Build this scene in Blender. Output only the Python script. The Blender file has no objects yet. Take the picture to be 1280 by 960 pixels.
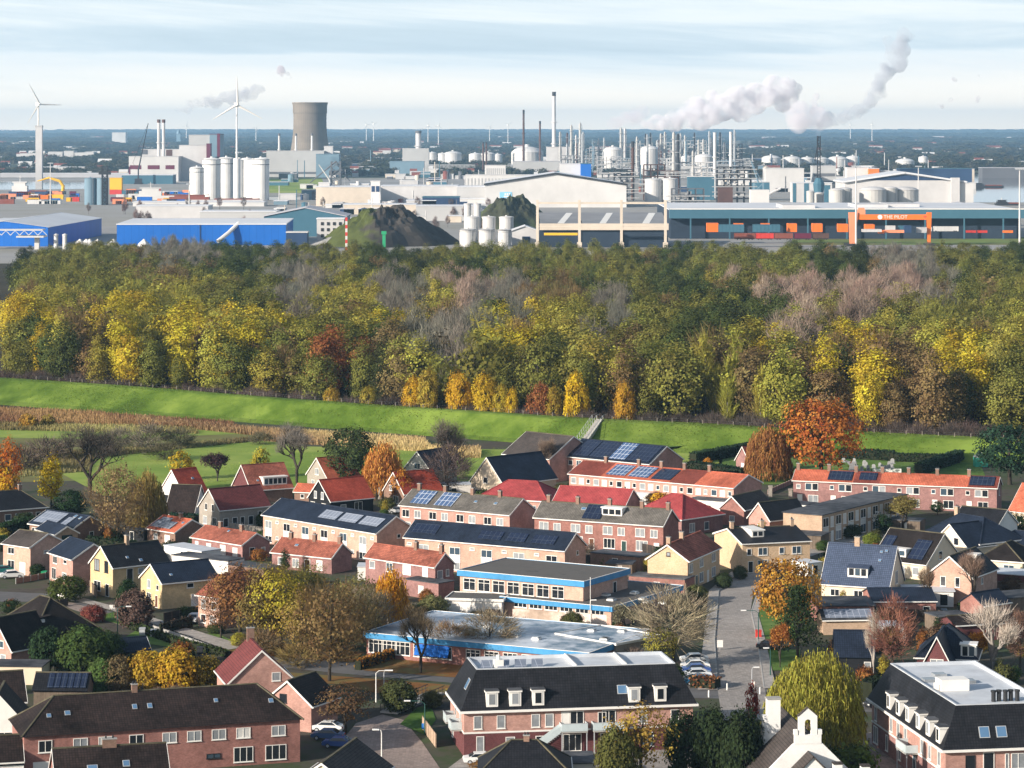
import bpy, math, random
import numpy as np
from mathutils import Vector, Matrix
R = math.radians
random.seed(7)
rng = np.random.default_rng(11)
S = bpy.context.scene
COL = S.collection
# ------------------------------------------------------------------ camera
HC, FP, YH = 80.0, 3600.0, 160.0          # eye height, focal length in px of a 1280 px frame, horizon row
cam = bpy.data.cameras.new('camera')
cam.sensor_fit = 'HORIZONTAL'; cam.sensor_width = 36.0
cam.lens = FP / 1280 * 36.0
cam.shift_y = -(480 - YH) / 1280
cam.clip_start = 1.0; cam.clip_end = 60000.0
camo = bpy.data.objects.new('camera', cam); COL.objects.link(camo)
camo.location = (0, 0, HC); camo.rotation_euler = (R(90), 0, 0)
S.camera = camo
# ------------------------------------------------------------------ light
SUN_EL, SUN_AZ = 19.0, -124.0             # azimuth clockwise from the view direction (+Y)
sd = Vector((math.sin(R(SUN_AZ)) * math.cos(R(SUN_EL)), math.cos(R(SUN_AZ)) * math.cos(R(SUN_EL)), math.sin(R(SUN_EL))))
sun = bpy.data.lights.new('sun', 'SUN'); sun.energy = 4.9; sun.angle = R(0.6); sun.color = (1.0, 0.90, 0.78)
suno = bpy.data.objects.new('sun', sun); COL.objects.link(suno)
suno.rotation_euler = (-sd).to_track_quat('-Z', 'Y').to_euler()
W = bpy.data.worlds.new('World'); S.world = W; W.use_nodes = True
wt = W.node_tree; wt.nodes.clear()
def wn(t, **k):
    n = wt.nodes.new(t)
    for a, b in k.items(): setattr(n, a, b)
    return n
WL = wt.links.new
sky = wn('ShaderNodeTexSky', sky_type='NISHITA'); sky.sun_disc = False
sky.sun_elevation = R(SUN_EL); sky.sun_rotation = R(SUN_AZ); sky.altitude = 50; sky.dust_density = 1.5
bg1 = wn('ShaderNodeBackground'); bg1.inputs[1].default_value = 0.085
WL(sky.outputs[0], bg1.inputs[0])
tc = wn('ShaderNodeTexCoord'); sx = wn('ShaderNodeSeparateXYZ'); WL(tc.outputs['Generated'], sx.inputs[0])
cx = wn('ShaderNodeCombineXYZ')
mz = wn('ShaderNodeMath', operation='MULTIPLY'); mz.inputs[1].default_value = 62.0; WL(sx.outputs[2], mz.inputs[0])
tl = wn('ShaderNodeMath', operation='MULTIPLY_ADD'); tl.inputs[1].default_value = 3.4; WL(sx.outputs[0], tl.inputs[0]); WL(mz.outputs[0], tl.inputs[2])
mx = wn('ShaderNodeMath', operation='MULTIPLY'); mx.inputs[1].default_value = 4.2; WL(sx.outputs[0], mx.inputs[0])
my = wn('ShaderNodeMath', operation='MULTIPLY'); my.inputs[1].default_value = 3.0; WL(sx.outputs[1], my.inputs[0])
WL(mx.outputs[0], cx.inputs[0]); WL(my.outputs[0], cx.inputs[1]); WL(tl.outputs[0], cx.inputs[2])
n1 = wn('ShaderNodeTexNoise'); n1.inputs['Scale'].default_value = 1.0; n1.inputs['Detail'].default_value = 9; n1.inputs['Roughness'].default_value = 0.66; n1.inputs['Distortion'].default_value = 0.3
WL(cx.outputs[0], n1.inputs['Vector'])
# band bias with height above the horizon: pale low down, a grey-blue deck above
bias = wn('ShaderNodeValToRGB'); bias.color_ramp.interpolation = 'EASE'
els = bias.color_ramp.elements
els[0].position = 0.0; els[0].color = (.28,)*3 + (1,)
els[1].position = 1.0; els[1].color = (.55,)*3 + (1,)
for p, c in ((.40, .30), (.56, .36), (.62, .64), (.76, .66), (.84, .46), (.93, .48)):
    e = els.new(p); e.color = (c, c, c, 1)
mr = wn('ShaderNodeMath', operation='MULTIPLY'); mr.inputs[1].default_value = 1 / 0.0444; WL(sx.outputs[2], mr.inputs[0])
wob = wn('ShaderNodeTexNoise'); wob.inputs['Scale'].default_value = .9; wob.inputs['Detail'].default_value = 3; WL(cx.outputs[0], wob.inputs['Vector'])
wb = wn('ShaderNodeMath', operation='MULTIPLY_ADD'); wb.inputs[1].default_value = .16; WL(wob.outputs[0], wb.inputs[0]); 
wc = wn('ShaderNodeMath', operation='ADD'); wc.inputs[1].default_value = -.08
WL(mr.outputs[0], wb.inputs[2]); WL(wb.outputs[0], wc.inputs[0]); WL(wc.outputs[0], bias.inputs[0])
ad = wn('ShaderNodeMath', operation='MULTIPLY_ADD'); ad.inputs[1].default_value = 1.35
WL(n1.outputs[0], ad.inputs[0])
bs = wn('ShaderNodeMath', operation='ADD'); bs.inputs[1].default_value = -.66; WL(bias.outputs[0], bs.inputs[0]); WL(bs.outputs[0], ad.inputs[2])
rp = wn('ShaderNodeValToRGB'); e = rp.color_ramp.elements
e[0].position = .22; e[0].color = (.86, .87, .85, 1)
e[1].position = .95; e[1].color = (.47, .58, .65, 1)
q = e.new(.44); q.color = (.76, .82, .84, 1)
q = e.new(.62); q.color = (.60, .70, .76, 1)
WL(ad.outputs[0], rp.inputs[0])
warm = wn('ShaderNodeMixRGB'); warm.inputs[2].default_value = (1.60, 1.32, .98, 1)
wf = wn('ShaderNodeMapRange'); wf.inputs[1].default_value = 0.0; wf.inputs[2].default_value = .022; wf.inputs[3].default_value = 1.0; wf.inputs[4].default_value = 0; WL(sx.outputs[2], wf.inputs[0])
WL(wf.outputs[0], warm.inputs[0]); WL(rp.outputs[0], warm.inputs[1])
bg2 = wn('ShaderNodeBackground'); bg2.inputs[1].default_value = 0.86; WL(warm.outputs[0], bg2.inputs[0])
ms = wn('ShaderNodeMixShader'); fo = wn('ShaderNodeMapRange')
fo.inputs[1].default_value = .05; fo.inputs[2].default_value = .14; fo.inputs[3].default_value = .97; fo.inputs[4].default_value = .12; WL(sx.outputs[2], fo.inputs[0])
WL(fo.outputs[0], ms.inputs[0]); WL(bg1.outputs[0], ms.inputs[1]); WL(bg2.outputs[0], ms.inputs[2])
wo = wn('ShaderNodeOutputWorld'); WL(ms.outputs[0], wo.inputs[0])
S.view_settings.view_transform = 'Standard'; S.view_settings.look = 'None'; S.view_settings.exposure = 0.60; S.view_settings.gamma = 1.0
S.render.engine = 'CYCLES'
S.cycles.max_bounces = 6; S.cycles.diffuse_bounces = 2; S.cycles.glossy_bounces = 2; S.cycles.transmission_bounces = 2
S.cycles.transparent_max_bounces = 8; S.cycles.volume_bounces = 5; S.cycles.caustics_reflective = False; S.cycles.caustics_refractive = False
S.cycles.use_denoising = True
S.cycles.volume_max_steps = 256
# ------------------------------------------------------------------ helpers
def G(px, py, z=0.0):                      # ground (or height z) point that stands at a place of the photograph
    Y = FP * (HC - z) / (py - YH)
    return Vector(((px - 640) * Y / FP, Y, z))
def zat(py, Y): return HC - (py - YH) * Y / FP
def xat(px, Y): return (px - 640) * Y / FP
MATS = {}
def mat(name, col, rough=.8, var=.15, scale=1.5, kind=None, col2=None, spec=.18, metal=0, bump=0, p=None):
    if name in MATS: return MATS[name]
    m = bpy.data.materials.new(name); m.use_nodes = True; MATS[name] = m
    t = m.node_tree; b = t.nodes['Principled BSDF']; L = t.links.new
    b.inputs['Roughness'].default_value = rough; b.inputs['Specular IOR Level'].default_value = spec; b.inputs['Metallic'].default_value = metal
    def N(ty, **k):
        n = t.nodes.new(ty)
        for a, v in k.items(): setattr(n, a, v)
        return n
    c = tuple(col) + (1,)
    tcn = N('ShaderNodeTexCoord')
    geo = N('ShaderNodeNewGeometry')
    no = N('ShaderNodeTexNoise'); no.inputs['Scale'].default_value = scale; no.inputs['Detail'].default_value = 5; no.inputs['Roughness'].default_value = .65
    L(geo.outputs['Position'], no.inputs['Vector'])
    lo = N('ShaderNodeTexNoise'); lo.inputs['Scale'].default_value = scale * .17; lo.inputs['Detail'].default_value = 3; L(geo.outputs['Position'], lo.inputs['Vector'])
    av = N('ShaderNodeMath', operation='ADD'); L(no.outputs[0], av.inputs[0]); L(lo.outputs[0], av.inputs[1])
    mr_ = N('ShaderNodeMapRange'); mr_.inputs[1].default_value = .6; mr_.inputs[2].default_value = 1.4
    mr_.inputs[3].default_value = 1 - var * 1.6; mr_.inputs[4].default_value = 1 + var * 1.6; L(av.outputs[0], mr_.inputs[0])
    base = None
    if kind in ('brick', 'tile', 'plank', 'paver', 'solar', 'sheet', 'glasswin'):
        br = N('ShaderNodeTexBrick'); L(tcn.outputs['UV'], br.inputs['Vector'])
        c2 = tuple(col2) + (1,) if col2 else tuple(v * .72 for v in col) + (1,)
        br.inputs['Color1'].default_value = c; br.inputs['Color2'].default_value = c2
        br.inputs['Scale'].default_value = 1.0
        cfg = dict(brick=(.24, .085, .012, tuple(v * .6 + .09 for v in col) + (1,)), tile=(.34, .36, .035, tuple(v * .35 for v in col) + (1,)), plank=(40, .2, .015, tuple(v * .4 for v in col) + (1,)),
                   paver=(.4, .4, .02, tuple(v * .7 for v in col) + (1,)), solar=(1.0, 1.65, .035, (.06, .075, .10, 1)), sheet=(1.1, 60, .06, tuple(v * .8 for v in col) + (1,)), glasswin=(3, 3, .2, (.5, .5, .5, 1)))[kind]
        bw, rh, mo, mc = cfg if p is None else p
        br.inputs['Brick Width'].default_value = bw; br.inputs['Row Height'].default_value = rh; br.inputs['Mortar Size'].default_value = mo
        br.inputs['Mortar'].default_value = mc; br.inputs['Mortar Smooth'].default_value = .3
        br.offset = 0 if kind in ('tile', 'solar', 'paver', 'sheet', 'glasswin') else .5
        base = br.outputs['Color']
    elif col2:
        mx_ = N('ShaderNodeMixRGB'); mx_.inputs[1].default_value = c; mx_.inputs[2].default_value = tuple(col2) + (1,)
        mm = N('ShaderNodeMapRange'); mm.inputs[1].default_value = .85; mm.inputs[2].default_value = 1.15; L(av.outputs[0], mm.inputs[0]); L(mm.outputs[0], mx_.inputs[0])
        base = mx_.outputs[0]
    mul = N('ShaderNodeMixRGB', blend_type='MULTIPLY'); mul.inputs[0].default_value = 1
    if base is None: mul.inputs[1].default_value = c
    else: L(base, mul.inputs[1])
    L(mr_.outputs[0], mul.inputs[2]); L(mul.outputs[0], b.inputs['Base Color'])
    if kind == 'tile' or bump:
        bp = N('ShaderNodeBump'); bp.inputs['Strength'].default_value = bump or .5; bp.inputs['Distance'].default_value = .05
        L(base if base is not None and kind in ('tile', 'sheet') else no.outputs[0], bp.inputs['Height']); L(bp.outputs[0], b.inputs['Normal'])
    return m
class MB:
    def __init__(s): s.v = []; s.f = []; s.m = []
    def quad(s, *p, m=0):
        i = len(s.v); s.v += [tuple(q) for q in p]; s.f.append(tuple(range(i, i + len(p)))); s.m.append(m)
    def box(s, x0, x1, y0, y1, z0, z1, m=0, top=True, bot=True):
        a = [(x0, y0, z0), (x1, y0, z0), (x1, y1, z0), (x0, y1, z0), (x0, y0, z1), (x1, y0, z1), (x1, y1, z1), (x0, y1, z1)]
        i = len(s.v); s.v += a
        fs = [(0, 1, 5, 4), (1, 2, 6, 5), (2, 3, 7, 6), (3, 0, 4, 7)]
        if top: fs.append((4, 5, 6, 7))
        if bot: fs.append((3, 2, 1, 0))
        for f in fs: s.f.append(tuple(i + k for k in f)); s.m.append(m)
    def slab(s, pts, t, m=0):              # thick polygon: top outline pts (ccw seen from outside), pushed in by t
        P = [Vector(q) for q in pts]
        n = Vector((0, 0, 0))
        for k in range(len(P)): n += P[k].cross(P[(k + 1) % len(P)])
        n.normalize(); Q = [q - n * t for q in P]
        s.quad(*P, m=m); s.quad(*Q[::-1], m=m)
        for k in range(len(P)): j = (k + 1) % len(P); s.quad(P[j], P[k], Q[k], Q[j], m=m)
    def tube(s, pts, rads, n=6, m=0, cap=False):
        pts = [Vector(p) for p in pts]; prev = None
        for k, p in enumerate(pts):
            d = (pts[min(k + 1, len(pts) - 1)] - pts[max(k - 1, 0)]).normalized()
            a = d.orthogonal().normalized() if k == 0 else (a - d * a.dot(d)).normalized()
            b = d.cross(a); i = len(s.v)
            for q in range(n):
                t = 2 * math.pi * q / n
                s.v.append(tuple(p + (a * math.cos(t) + b * math.sin(t)) * rads[k]))
            if prev is not None:
                for q in range(n):
                    r = (q + 1) % n; s.f.append((prev + q, prev + r, i + r, i + q)); s.m.append(m)
            prev = i
        if cap: s.f.append(tuple(range(prev, prev + n))); s.m.append(m)
    def lathe(s, prof, n=24, cx=0, cy=0, m=0, cap=True):
        prev = None
        for r, z in prof:
            i = len(s.v)
            for q in range(n):
                t = 2 * math.pi * q / n; s.v.append((cx + r * math.cos(t), cy + r * math.sin(t), z))
            if prev is not None:
                for q in range(n):
                    k = (q + 1) % n; s.f.append((prev + q, prev + k, i + k, i + q)); s.m.append(m)
            prev = i
        if cap and prof[-1][0] > .01: s.f.append(tuple(range(prev, prev + n))); s.m.append(m)
    def mesh(s, name, mats, smooth=False):
        me = bpy.data.meshes.new(name); me.from_pydata(s.v, [], s.f)
        for mm in (mats if isinstance(mats, (list, tuple)) else [mats]): me.materials.append(mm)
        uv = me.uv_layers.new(name='UVMap')
        if any(s.m): me.polygons.foreach_set('material_index', s.m)
        d = np.zeros(len(me.loops) * 2, np.float32)
        for p in me.polygons:
            nx, ny, nz = p.normal; h = math.hypot(nx, ny)
            if h < .03: ax, bx = (1, 0, 0), (0, 1, 0)
            else: ax = (-ny / h, nx / h, 0); bx = (-nz * nx / h, -nz * ny / h, h)
            for l in p.loop_indices:
                c = me.vertices[me.loops[l].vertex_index].co
                d[2 * l] = c[0] * ax[0] + c[1] * ax[1]; d[2 * l + 1] = c[0] * bx[0] + c[1] * bx[1] + c[2] * bx[2]
        uv.data.foreach_set('uv', d)
        if smooth: me.polygons.foreach_set('use_smooth', [True] * len(me.polygons))
        me.update(); return me
    def obj(s, name, mats, parent=None, smooth=False, loc=None, rz=0):
        return link(name, s.mesh(name, mats, smooth), parent, loc, rz)
def link(name, data, parent=None, loc=None, rz=0):
    o = bpy.data.objects.new(name, data); COL.objects.link(o)
    if parent is not None: o.parent = parent
    if loc is not None: o.location = loc
    if rz: o.rotation_euler = (0, 0, rz)
    return o
ALL_LABELS = {}
def tag(o, label, cat, group=None, kind=None):
    o['label'] = label; o['category'] = cat
    if group: o['group'] = group
    o['kind'] = kind or 'thing'
    ALL_LABELS.setdefault(label, []).append(o.name)
    return o
def thing(name, label, cat, loc=(0, 0, 0), rz=0, group=None):
    o = link(name, None, None, loc, rz); o.empty_display_size = .5
    return tag(o, label, cat, group)
def struct(o): o['kind'] = 'structure'; return o
def copy_tree(o, parent=None):
    c = o.copy(); COL.objects.link(c); c.parent = parent
    for ch in o.children: copy_tree(ch, c)
    return c
ORD1 = 'zeroth first second third fourth fifth sixth seventh eighth ninth tenth eleventh twelfth thirteenth fourteenth fifteenth sixteenth seventeenth eighteenth nineteenth'.split()
TENS = {2: 'twent', 3: 'thirt', 4: 'fort', 5: 'fift', 6: 'sixt', 7: 'sevent', 8: 'eight', 9: 'ninet'}
def ordinal(n):
    if n < 20: return ORD1[n]
    t, u = divmod(n, 10)
    return TENS[t] + 'ieth' if u == 0 else TENS[t] + 'y-' + ORD1[u]
# ------------------------------------------------------------------ materials
WHITE = mat('white_paint', (.80, .78, .74), .5, .05)
OFFW = mat('off_white_render', (.66, .62, .56), .8, .1)
GREY = mat('grey_concrete', (.36, .35, .33), .85, .15, .6)
DARKM = mat('dark_metal', (.03, .032, .036), .5, .2)
STEEL = mat('galvanised_steel', (.42, .44, .46), .45, .1, spec=.5)
B = {
 'pink': mat('pink_brick', (.53, .30, .245), .9, .2, 1.5, 'brick', (.42, .22, .175)),
 'peach': mat('peach_brick', (.60, .375, .285), .9, .2, 1.5, 'brick', (.48, .285, .215)),
 'cream': mat('cream_brick', (.72, .51, .34), .9, .12, 2.5, 'brick', (.56, .39, .21)),
 'yellow': mat('yellow_brick', (.66, .49, .27), .9, .17, 1.5, 'brick', (.55, .39, .20)),
 'red': mat('red_brick', (.35, .155, .125), .9, .25, 1.5, 'brick', (.25, .105, .085)),
 'plum': mat('plum_brick', (.33, .17, .155), .9, .25, 1.5, 'brick', (.24, .115, .105)),
 'wine': mat('wine_brick', (.135, .030, .032), .9, .15, 2.5, 'brick', (.095, .02, .022)),
 'brown': mat('brown_brick', (.27, .16, .115), .9, .18, 2.5, 'brick', (.19, .11, .075)),
 'tan': mat('tan_brick', (.50, .36, .25), .9, .14, 2.5, 'brick', (.40, .27, .18)),
 'greyb': mat('grey_brick', (.38, .34, .29), .9, .14, 2.5, 'brick', (.30, .26, .22)),
 'ivory': mat('ivory_render', (.74, .62, .47), .85, .06, 1),
 'white': mat('white_render', (.78, .75, .71), .8, .08, 1),
 'black': mat('black_timber', (.018, .02, .024), .7, .2, 2, 'plank'),
 'dgreen': mat('dark_green_boards', (.012, .05, .045), .7, .2, 2, 'plank'),
 'timber': mat('grey_timber', (.22, .17, .13), .85, .2, 2, 'plank', p=(.15, 30, .02, (.05, .04, .03, 1))),
 'grey': mat('grey_render', (.42, .41, .39), .85, .1, 1),
}
RF = {
 'orange': mat('orange_tiles', (.54, .155, .09), .75, .35, .8, 'tile', (.44, .115, .065)),
 'red': mat('red_tiles', (.46, .085, .05), .75, .32, .8, 'tile', (.38, .065, .04)),
 'crimson': mat('crimson_tiles', (.40, .075, .075), .7, .28, .8, 'tile', (.34, .055, .06)),
 'rust': mat('rust_tiles', (.36, .12, .08), .85, .45, .8, 'tile', (.25, .085, .06)),
 'brownred': mat('brown_red_tiles', (.24, .062, .045), .8, .25, 1.5, 'tile', (.18, .05, .038)),
 'maroon': mat('maroon_tiles', (.20, .055, .052), .75, .2, 1.5, 'tile', (.155, .045, .045)),
 'navy': mat('navy_tiles', (.022, .032, .056), .55, .3, 2, 'tile', (.016, .024, .044)),
 'slate': mat('blue_grey_tiles', (.075, .10, .165), .55, .14, 2, 'tile', (.055, .078, .13)),
 'black': mat('black_tiles', (.020, .021, .026), .6, .4, 2, 'tile', (.014, .015, .019)),
 'grey': mat('grey_tiles', (.15, .14, .125), .85, .38, 1.5, 'tile', (.13, .12, .11)),
 'greyb': mat('grey_brown_tiles', (.075, .066, .062), .85, .3, 1.5, 'tile', (.085, .07, .065)),
 'brown': mat('brown_tiles', (.032, .022, .020), .8, .5, 1.2, 'tile', (.020, .014, .013)),
 'thatch': mat('dark_thatch', (.017, .014, .014), .95, .4, 3),
 'gravel': mat('gravel_roof', (.16, .15, .14), .95, .4, .8, col2=(.09, .085, .08)),
 'felt': mat('bitumen_felt', (.045, .05, .06), .75, .3, .5, col2=(.09, .095, .105)),
 'pale': mat('pale_membrane', (.55, .58, .62), .55, .15, .4),
 'patch': mat('shade_blotched_membrane', (.66, .70, .76), .35, .1, .35, col2=(.10, .16, .22)),  # dark blotches stand in for tree shadows on the pale roof
 'corr': mat('corrugated_grey', (.40, .42, .45), .6, .1, 1, 'sheet'),
}
SOL = mat('solar_panel', (.014, .022, .05), .18, .1, 1, 'solar', (.012, .018, .042), spec=.6)
SOLB = mat('blue_solar_panel', (.07, .12, .24), .2, .1, 1, 'solar', (.06, .11, .22), spec=.6, p=(1.0, 1.65, .07, (.55, .6, .68, 1)))
SOLG = mat('grey_solar_panel', (.20, .23, .29), .15, .1, 1, 'solar', (.18, .21, .27), spec=.7, p=(1.0, 1.65, .05, (.4, .43, .5, 1)))
GLASS = [mat('window_glass', (.018, .022, .028), .08, .1, .5, spec=.7), mat('window_glass_blue', (.05, .08, .11), .06, .1, .5, spec=.8)]
CURT = mat('net_curtain', (.27, .29, .31), .25, .25, .8, spec=.7)
BLIND = mat('white_blind', (.66, .65, .62), .4, .06)
SKYL = mat('roof_window_glass', (.10, .20, .34), .05, .1, .5, spec=1.0)
BRK_CH = B['tan']
RIDGE = mat('mossy_ridge_tiles', (.10, .09, .06), .9, .35, 2)
def ridge_of(m): return RIDGE if m.name in ('brown_tiles', 'grey_tiles', 'grey_brown_tiles', 'dark_thatch', 'black_tiles') else m
# ------------------------------------------------------------------ window meshes
WC = {}
def win_meshes(w, h, st):
    k = (round(w, 2), round(h, 2), st)
    if k in WC: return WC[k]
    fr = MB(); t = .09; x0, x1 = -w / 2, w / 2
    fr.box(x0, x1, -.07, .0, 0, t); fr.box(x0, x1, -.07, .0, h - t, h)
    fr.box(x0, x0 + t, -.07, 0, t, h - t); fr.box(x1 - t, x1, -.07, 0, t, h - t)
    n = max(1, int(round(w / .95))) if 'd' not in st else 1
    for i in range(1, n):
        x = x0 + w * i / n; fr.box(x - .04, x + .04, -.07, 0, t, h - t)
    if 't' in st: fr.box(x0 + t, x1 - t, -.065, 0, h * .68, h * .68 + .07)
    if 'd' not in st: fr.box(x0 - .06, x1 + .06, -.14, .0, -.07, -.001)
    frame = fr.mesh('window_frame', DARKM if 'k' in st else WHITE)
    pn = MB(); pn.quad((x0 + t, -.03, t), (x1 - t, -.03, t), (x1 - t, -.03, h - t), (x0 + t, -.03, h - t))
    if 'd' in st:
        pn = MB(); pn.box(x0 + t, x1 - t, -.05, -.01, t, h - t)
    ps = [pn.mesh('pane', m) for m in (GLASS[0], GLASS[1], CURT, BLIND)]
    dk = mat('green_door', (.02, .05, .045), .5, .1); bd = mat('brown_door', (.12, .05, .025), .5, .1)
    ps += [pn.mesh('door_leaf', m) for m in (dk, bd, WHITE)]
    WC[k] = (frame, ps); return WC[k]
WR = random.Random(5)
def window(par, x, y, z, w, h, st='', rz=0):
    """st letters: w white blind, c curtain, b dark glass, d door, k dark frame, t transom"""
    frame, ps = win_meshes(w, h, ''.join(c for c in st if c in 'dkt'))
    isd = 'd' in st
    o = link('door' if isd else 'window', frame, par, (x, y, z), rz)
    if isd: pm = ps[6] if 'w' in st else WR.choice([ps[4], ps[5], ps[6], ps[0]])
    elif 'w' in st: pm = ps[3]
    elif 'c' in st: pm = ps[2]
    elif 'b' in st: pm = ps[0]
    else: pm = WR.choice([ps[0], ps[0], ps[1], ps[2]])
    link('door_leaf' if isd else 'pane', pm, o)
    return o
def dark(m): return m
# ------------------------------------------------------------------ houses
def plan(A, Bp, C, side, h):
    a, b = G(*A, h), G(*Bp, h)
    u = (b - a); u.z = 0; Wd = u.length; u.normalize(); n = Vector((-u.y, u.x, 0))
    if isinstance(C, (int, float)): D = C
    else:
        c = G(*C, h); D = max(3.0, (c - (b if side == 'R' else a)).dot(n))
    return a, u, n, Wd, D
def slopept(roof, Wd, D, h, rise, which, u, v):
    """u in metres along the eave, v 0..1 from eave to ridge"""
    if which == 'F': return Vector((u, D / 2 * v, h + rise * v))
    if which == 'R': return Vector((Wd - Wd / 2 * v, u, h + rise * v))
    return Vector((Wd / 2 * v, D - u, h + rise * v))
def house(name, label, cat, A, Bp, C, side='R', h=5.4, apex=None, roof='gx', wall='pink', tiles='rust', F=(), Rw=(), Lw=(), segs=None, over=.35, chim=(), solar=(), dorm=(), sky=(), trim=True, group=None, z0=0, gable=None, rise=None, gut=True):
    a, u, n, Wd, D = plan(A, Bp, C, side, h)
    root = thing(name, label, cat, (a.x, a.y, z0), math.atan2(u.y, u.x), group)
    if rise is None and apex is not None:
        if roof == 'gy': mid = a + u * Wd / 2
        else: mid = a + n * D / 2 + u * (Wd if side == 'R' else 0) * (1 if roof == 'gx' else .6)
        rise = zat(apex, mid.y) - h
    rise = max(.3, rise or 0) if roof != 'flat' else 0
    wm = B[wall] if isinstance(wall, str) else wall
    gm = B[gable] if isinstance(gable, str) else (gable or wm)
    wl = MB(); tm = RF[tiles] if isinstance(tiles, str) else tiles
    wl.box(0, Wd, 0, D, 0, h, top=(roof == 'flat'), bot=False)
    if roof == 'gx':
        for x in (0, Wd): wl.quad((x, 0, h), (x, D, h), (x, D / 2, h + rise))
    if roof == 'gy':
        for y in (0, D): wl.quad((0, y, h), (Wd, y, h), (Wd / 2, y, h + rise), m=1)
    wl.obj('wall', [wm, gm], root)
    roofs = []; t = .16; o = over
    if roof == 'gx':
        k = rise / (D / 2); dz = o * k; lift = .06
        for (u0, u1, ms_) in (segs or [(0, 1, tm)]):
            rb = MB(); x0 = u0 * Wd - (o * .6 if u0 == 0 else -.001); x1 = u1 * Wd + (o * .6 if u1 == 1 else -.001)
            rm = RF[ms_] if isinstance(ms_, str) else ms_
            rb.slab([(x0, -o, h - dz + t), (x1, -o, h - dz + t), (x1, D / 2, h + rise + t), (x0, D / 2, h + rise + t)], t - .01)
            rb.slab([(x1, D + o, h - dz + t), (x0, D + o, h - dz + t), (x0, D / 2, h + rise + t), (x1, D / 2, h + rise + t)], t - .01)
            rb.box(x0, x1, D / 2 - .15, D / 2 + .15, h + rise + t - .06, h + rise + t + .09, m=1)
            roofs.append(rb.obj('roof', [rm, ridge_of(rm)], root))
        if gut: g = MB(); g.box(-o * .6, Wd + o * .6, -o - .14, -o - .005, h - dz - .02, h - dz + .15); g.obj('gutter', WHITE, root)
        if trim:
            for x, s in ((0 - o * .6 - .06, 'L'), (Wd + o * .6 + .002, 'R')):
                bb = MB()
                for y0, y1 in ((-o, D / 2), (D + o, D / 2)):
                    z0_, z1_ = h - dz + t + .03, h + rise + t + .03
                    p = [(x, y0, z0_), (x, y1, z1_), (x, y1, z1_ - .28), (x, y0, z0_ - .28)]; q = [(X + .055, y, z) for X, y, z in p]
                    bb.quad(*p); bb.quad(*q[::-1])
                    for i in range(4): j = (i + 1) % 4; bb.quad(p[j], p[i], q[i], q[j])
                bb.obj('bargeboard', WHITE, root)
    elif roof == 'gy':
        k = rise / (Wd / 2); dz = o * k
        rb = MB(); y0, y1 = -o * .6, D + o * .6; X = Wd / 2; zt = h + rise + t; ze = h - dz + t
        rb.slab([(Wd + o, y0, ze), (Wd + o, y1, ze), (X, y1, zt), (X, y0, zt)], t - .01)
        rb.slab([(-o, y1, ze), (-o, y0, ze), (X, y0, zt), (X, y1, zt)], t - .01)
        rb.box(X - .15, X + .15, y0, y1, zt - .06, zt + .09, m=1)
        roofs.append(rb.obj('roof', [tm, ridge_of(tm)], root))
        for x in (-o - .13, Wd + o + .005):
            if gut: g = MB(); g.box(x, x + .125, y0, y1, h - dz - .02, h - dz + .15); g.obj('gutter', WHITE, root)
        if trim:
            bb = MB(); y = y0 - .06
            for xa, xb in ((-o, X), (Wd + o, X)):
                p = [(xa, y, ze + .03), (xb, y, zt + .03), (xb, y, zt - .25), (xa, y, ze - .25)]; q = [(x_, y + .055, z) for x_, _, z in p]
                bb.quad(*p); bb.quad(*q[::-1])
                for i in range(4): j = (i + 1) % 4; bb.quad(p[j], p[i], q[i], q[j])
            bb.obj('bargeboard', WHITE, root)
    elif roof == 'hip':
        i = min(Wd, D) * .42; rb = MB(); z = h + rise
        if Wd >= D: r1, r2 = (i, D / 2, z), (Wd - i, D / 2, z)
        else: r1, r2 = (Wd / 2, i, z), (Wd / 2, D - i, z)
        c = [(-o, -o, h), (Wd + o, -o, h), (Wd + o, D + o, h), (-o, D + o, h)]
        if Wd >= D:
            rb.quad(c[0], c[1], r2, r1); rb.quad(c[1], c[2], r2); rb.quad(c[2], c[3], r1, r2); rb.quad(c[3], c[0], r1)
        else:
            rb.quad(c[0], c[1], r1); rb.quad(c[1], c[2], r2, r1); rb.quad(c[2], c[3], r2); rb.quad(c[3], c[0], r1, r2)
        rb.quad(*c[::-1])
        for p_, q_ in ((c[0], r1), (r1, r2), (c[1], r2 if Wd >= D else r1), (c[2], r2), (c[3], r1 if Wd >= D else r2)): rb.tube([p_, q_], [.13, .13], 5, m=1)
        roofs.append(rb.obj('roof', [tm, ridge_of(tm)], root))
        if gut: g = MB(); g.box(-o - .12, Wd + o + .12, -o - .13, -o - .005, h - .12, h + .08); g.box(Wd + o + .005, Wd + o + .12, -o, D + o, h - .12, h + .08); g.obj('gutter', WHITE, root)
    elif roof == 'flat':
        rb = MB(); rb.box(-o, Wd + o, -o, D + o, h + .004, h + .16); roofs.append(rb.obj('roof', tm, root))
    # openings
    for (uu, z, w, hh, *st) in F: window(root, uu * Wd, -.004, z, w, hh, st[0] if st else '')
    for (uu, z, w, hh, *st) in Rw: window(root, Wd + .004, uu * D, z, w, hh, st[0] if st else '', R(90))
    for (uu, z, w, hh, *st) in Lw: window(root, -.004, uu * D, z, w, hh, st[0] if st else '', R(-90))
    r0 = roofs[0]
    def roof_at(x):
        if segs:
            for i, s_ in enumerate(segs):
                if s_[0] <= x <= s_[1]: return roofs[i]
        return r0
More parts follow.
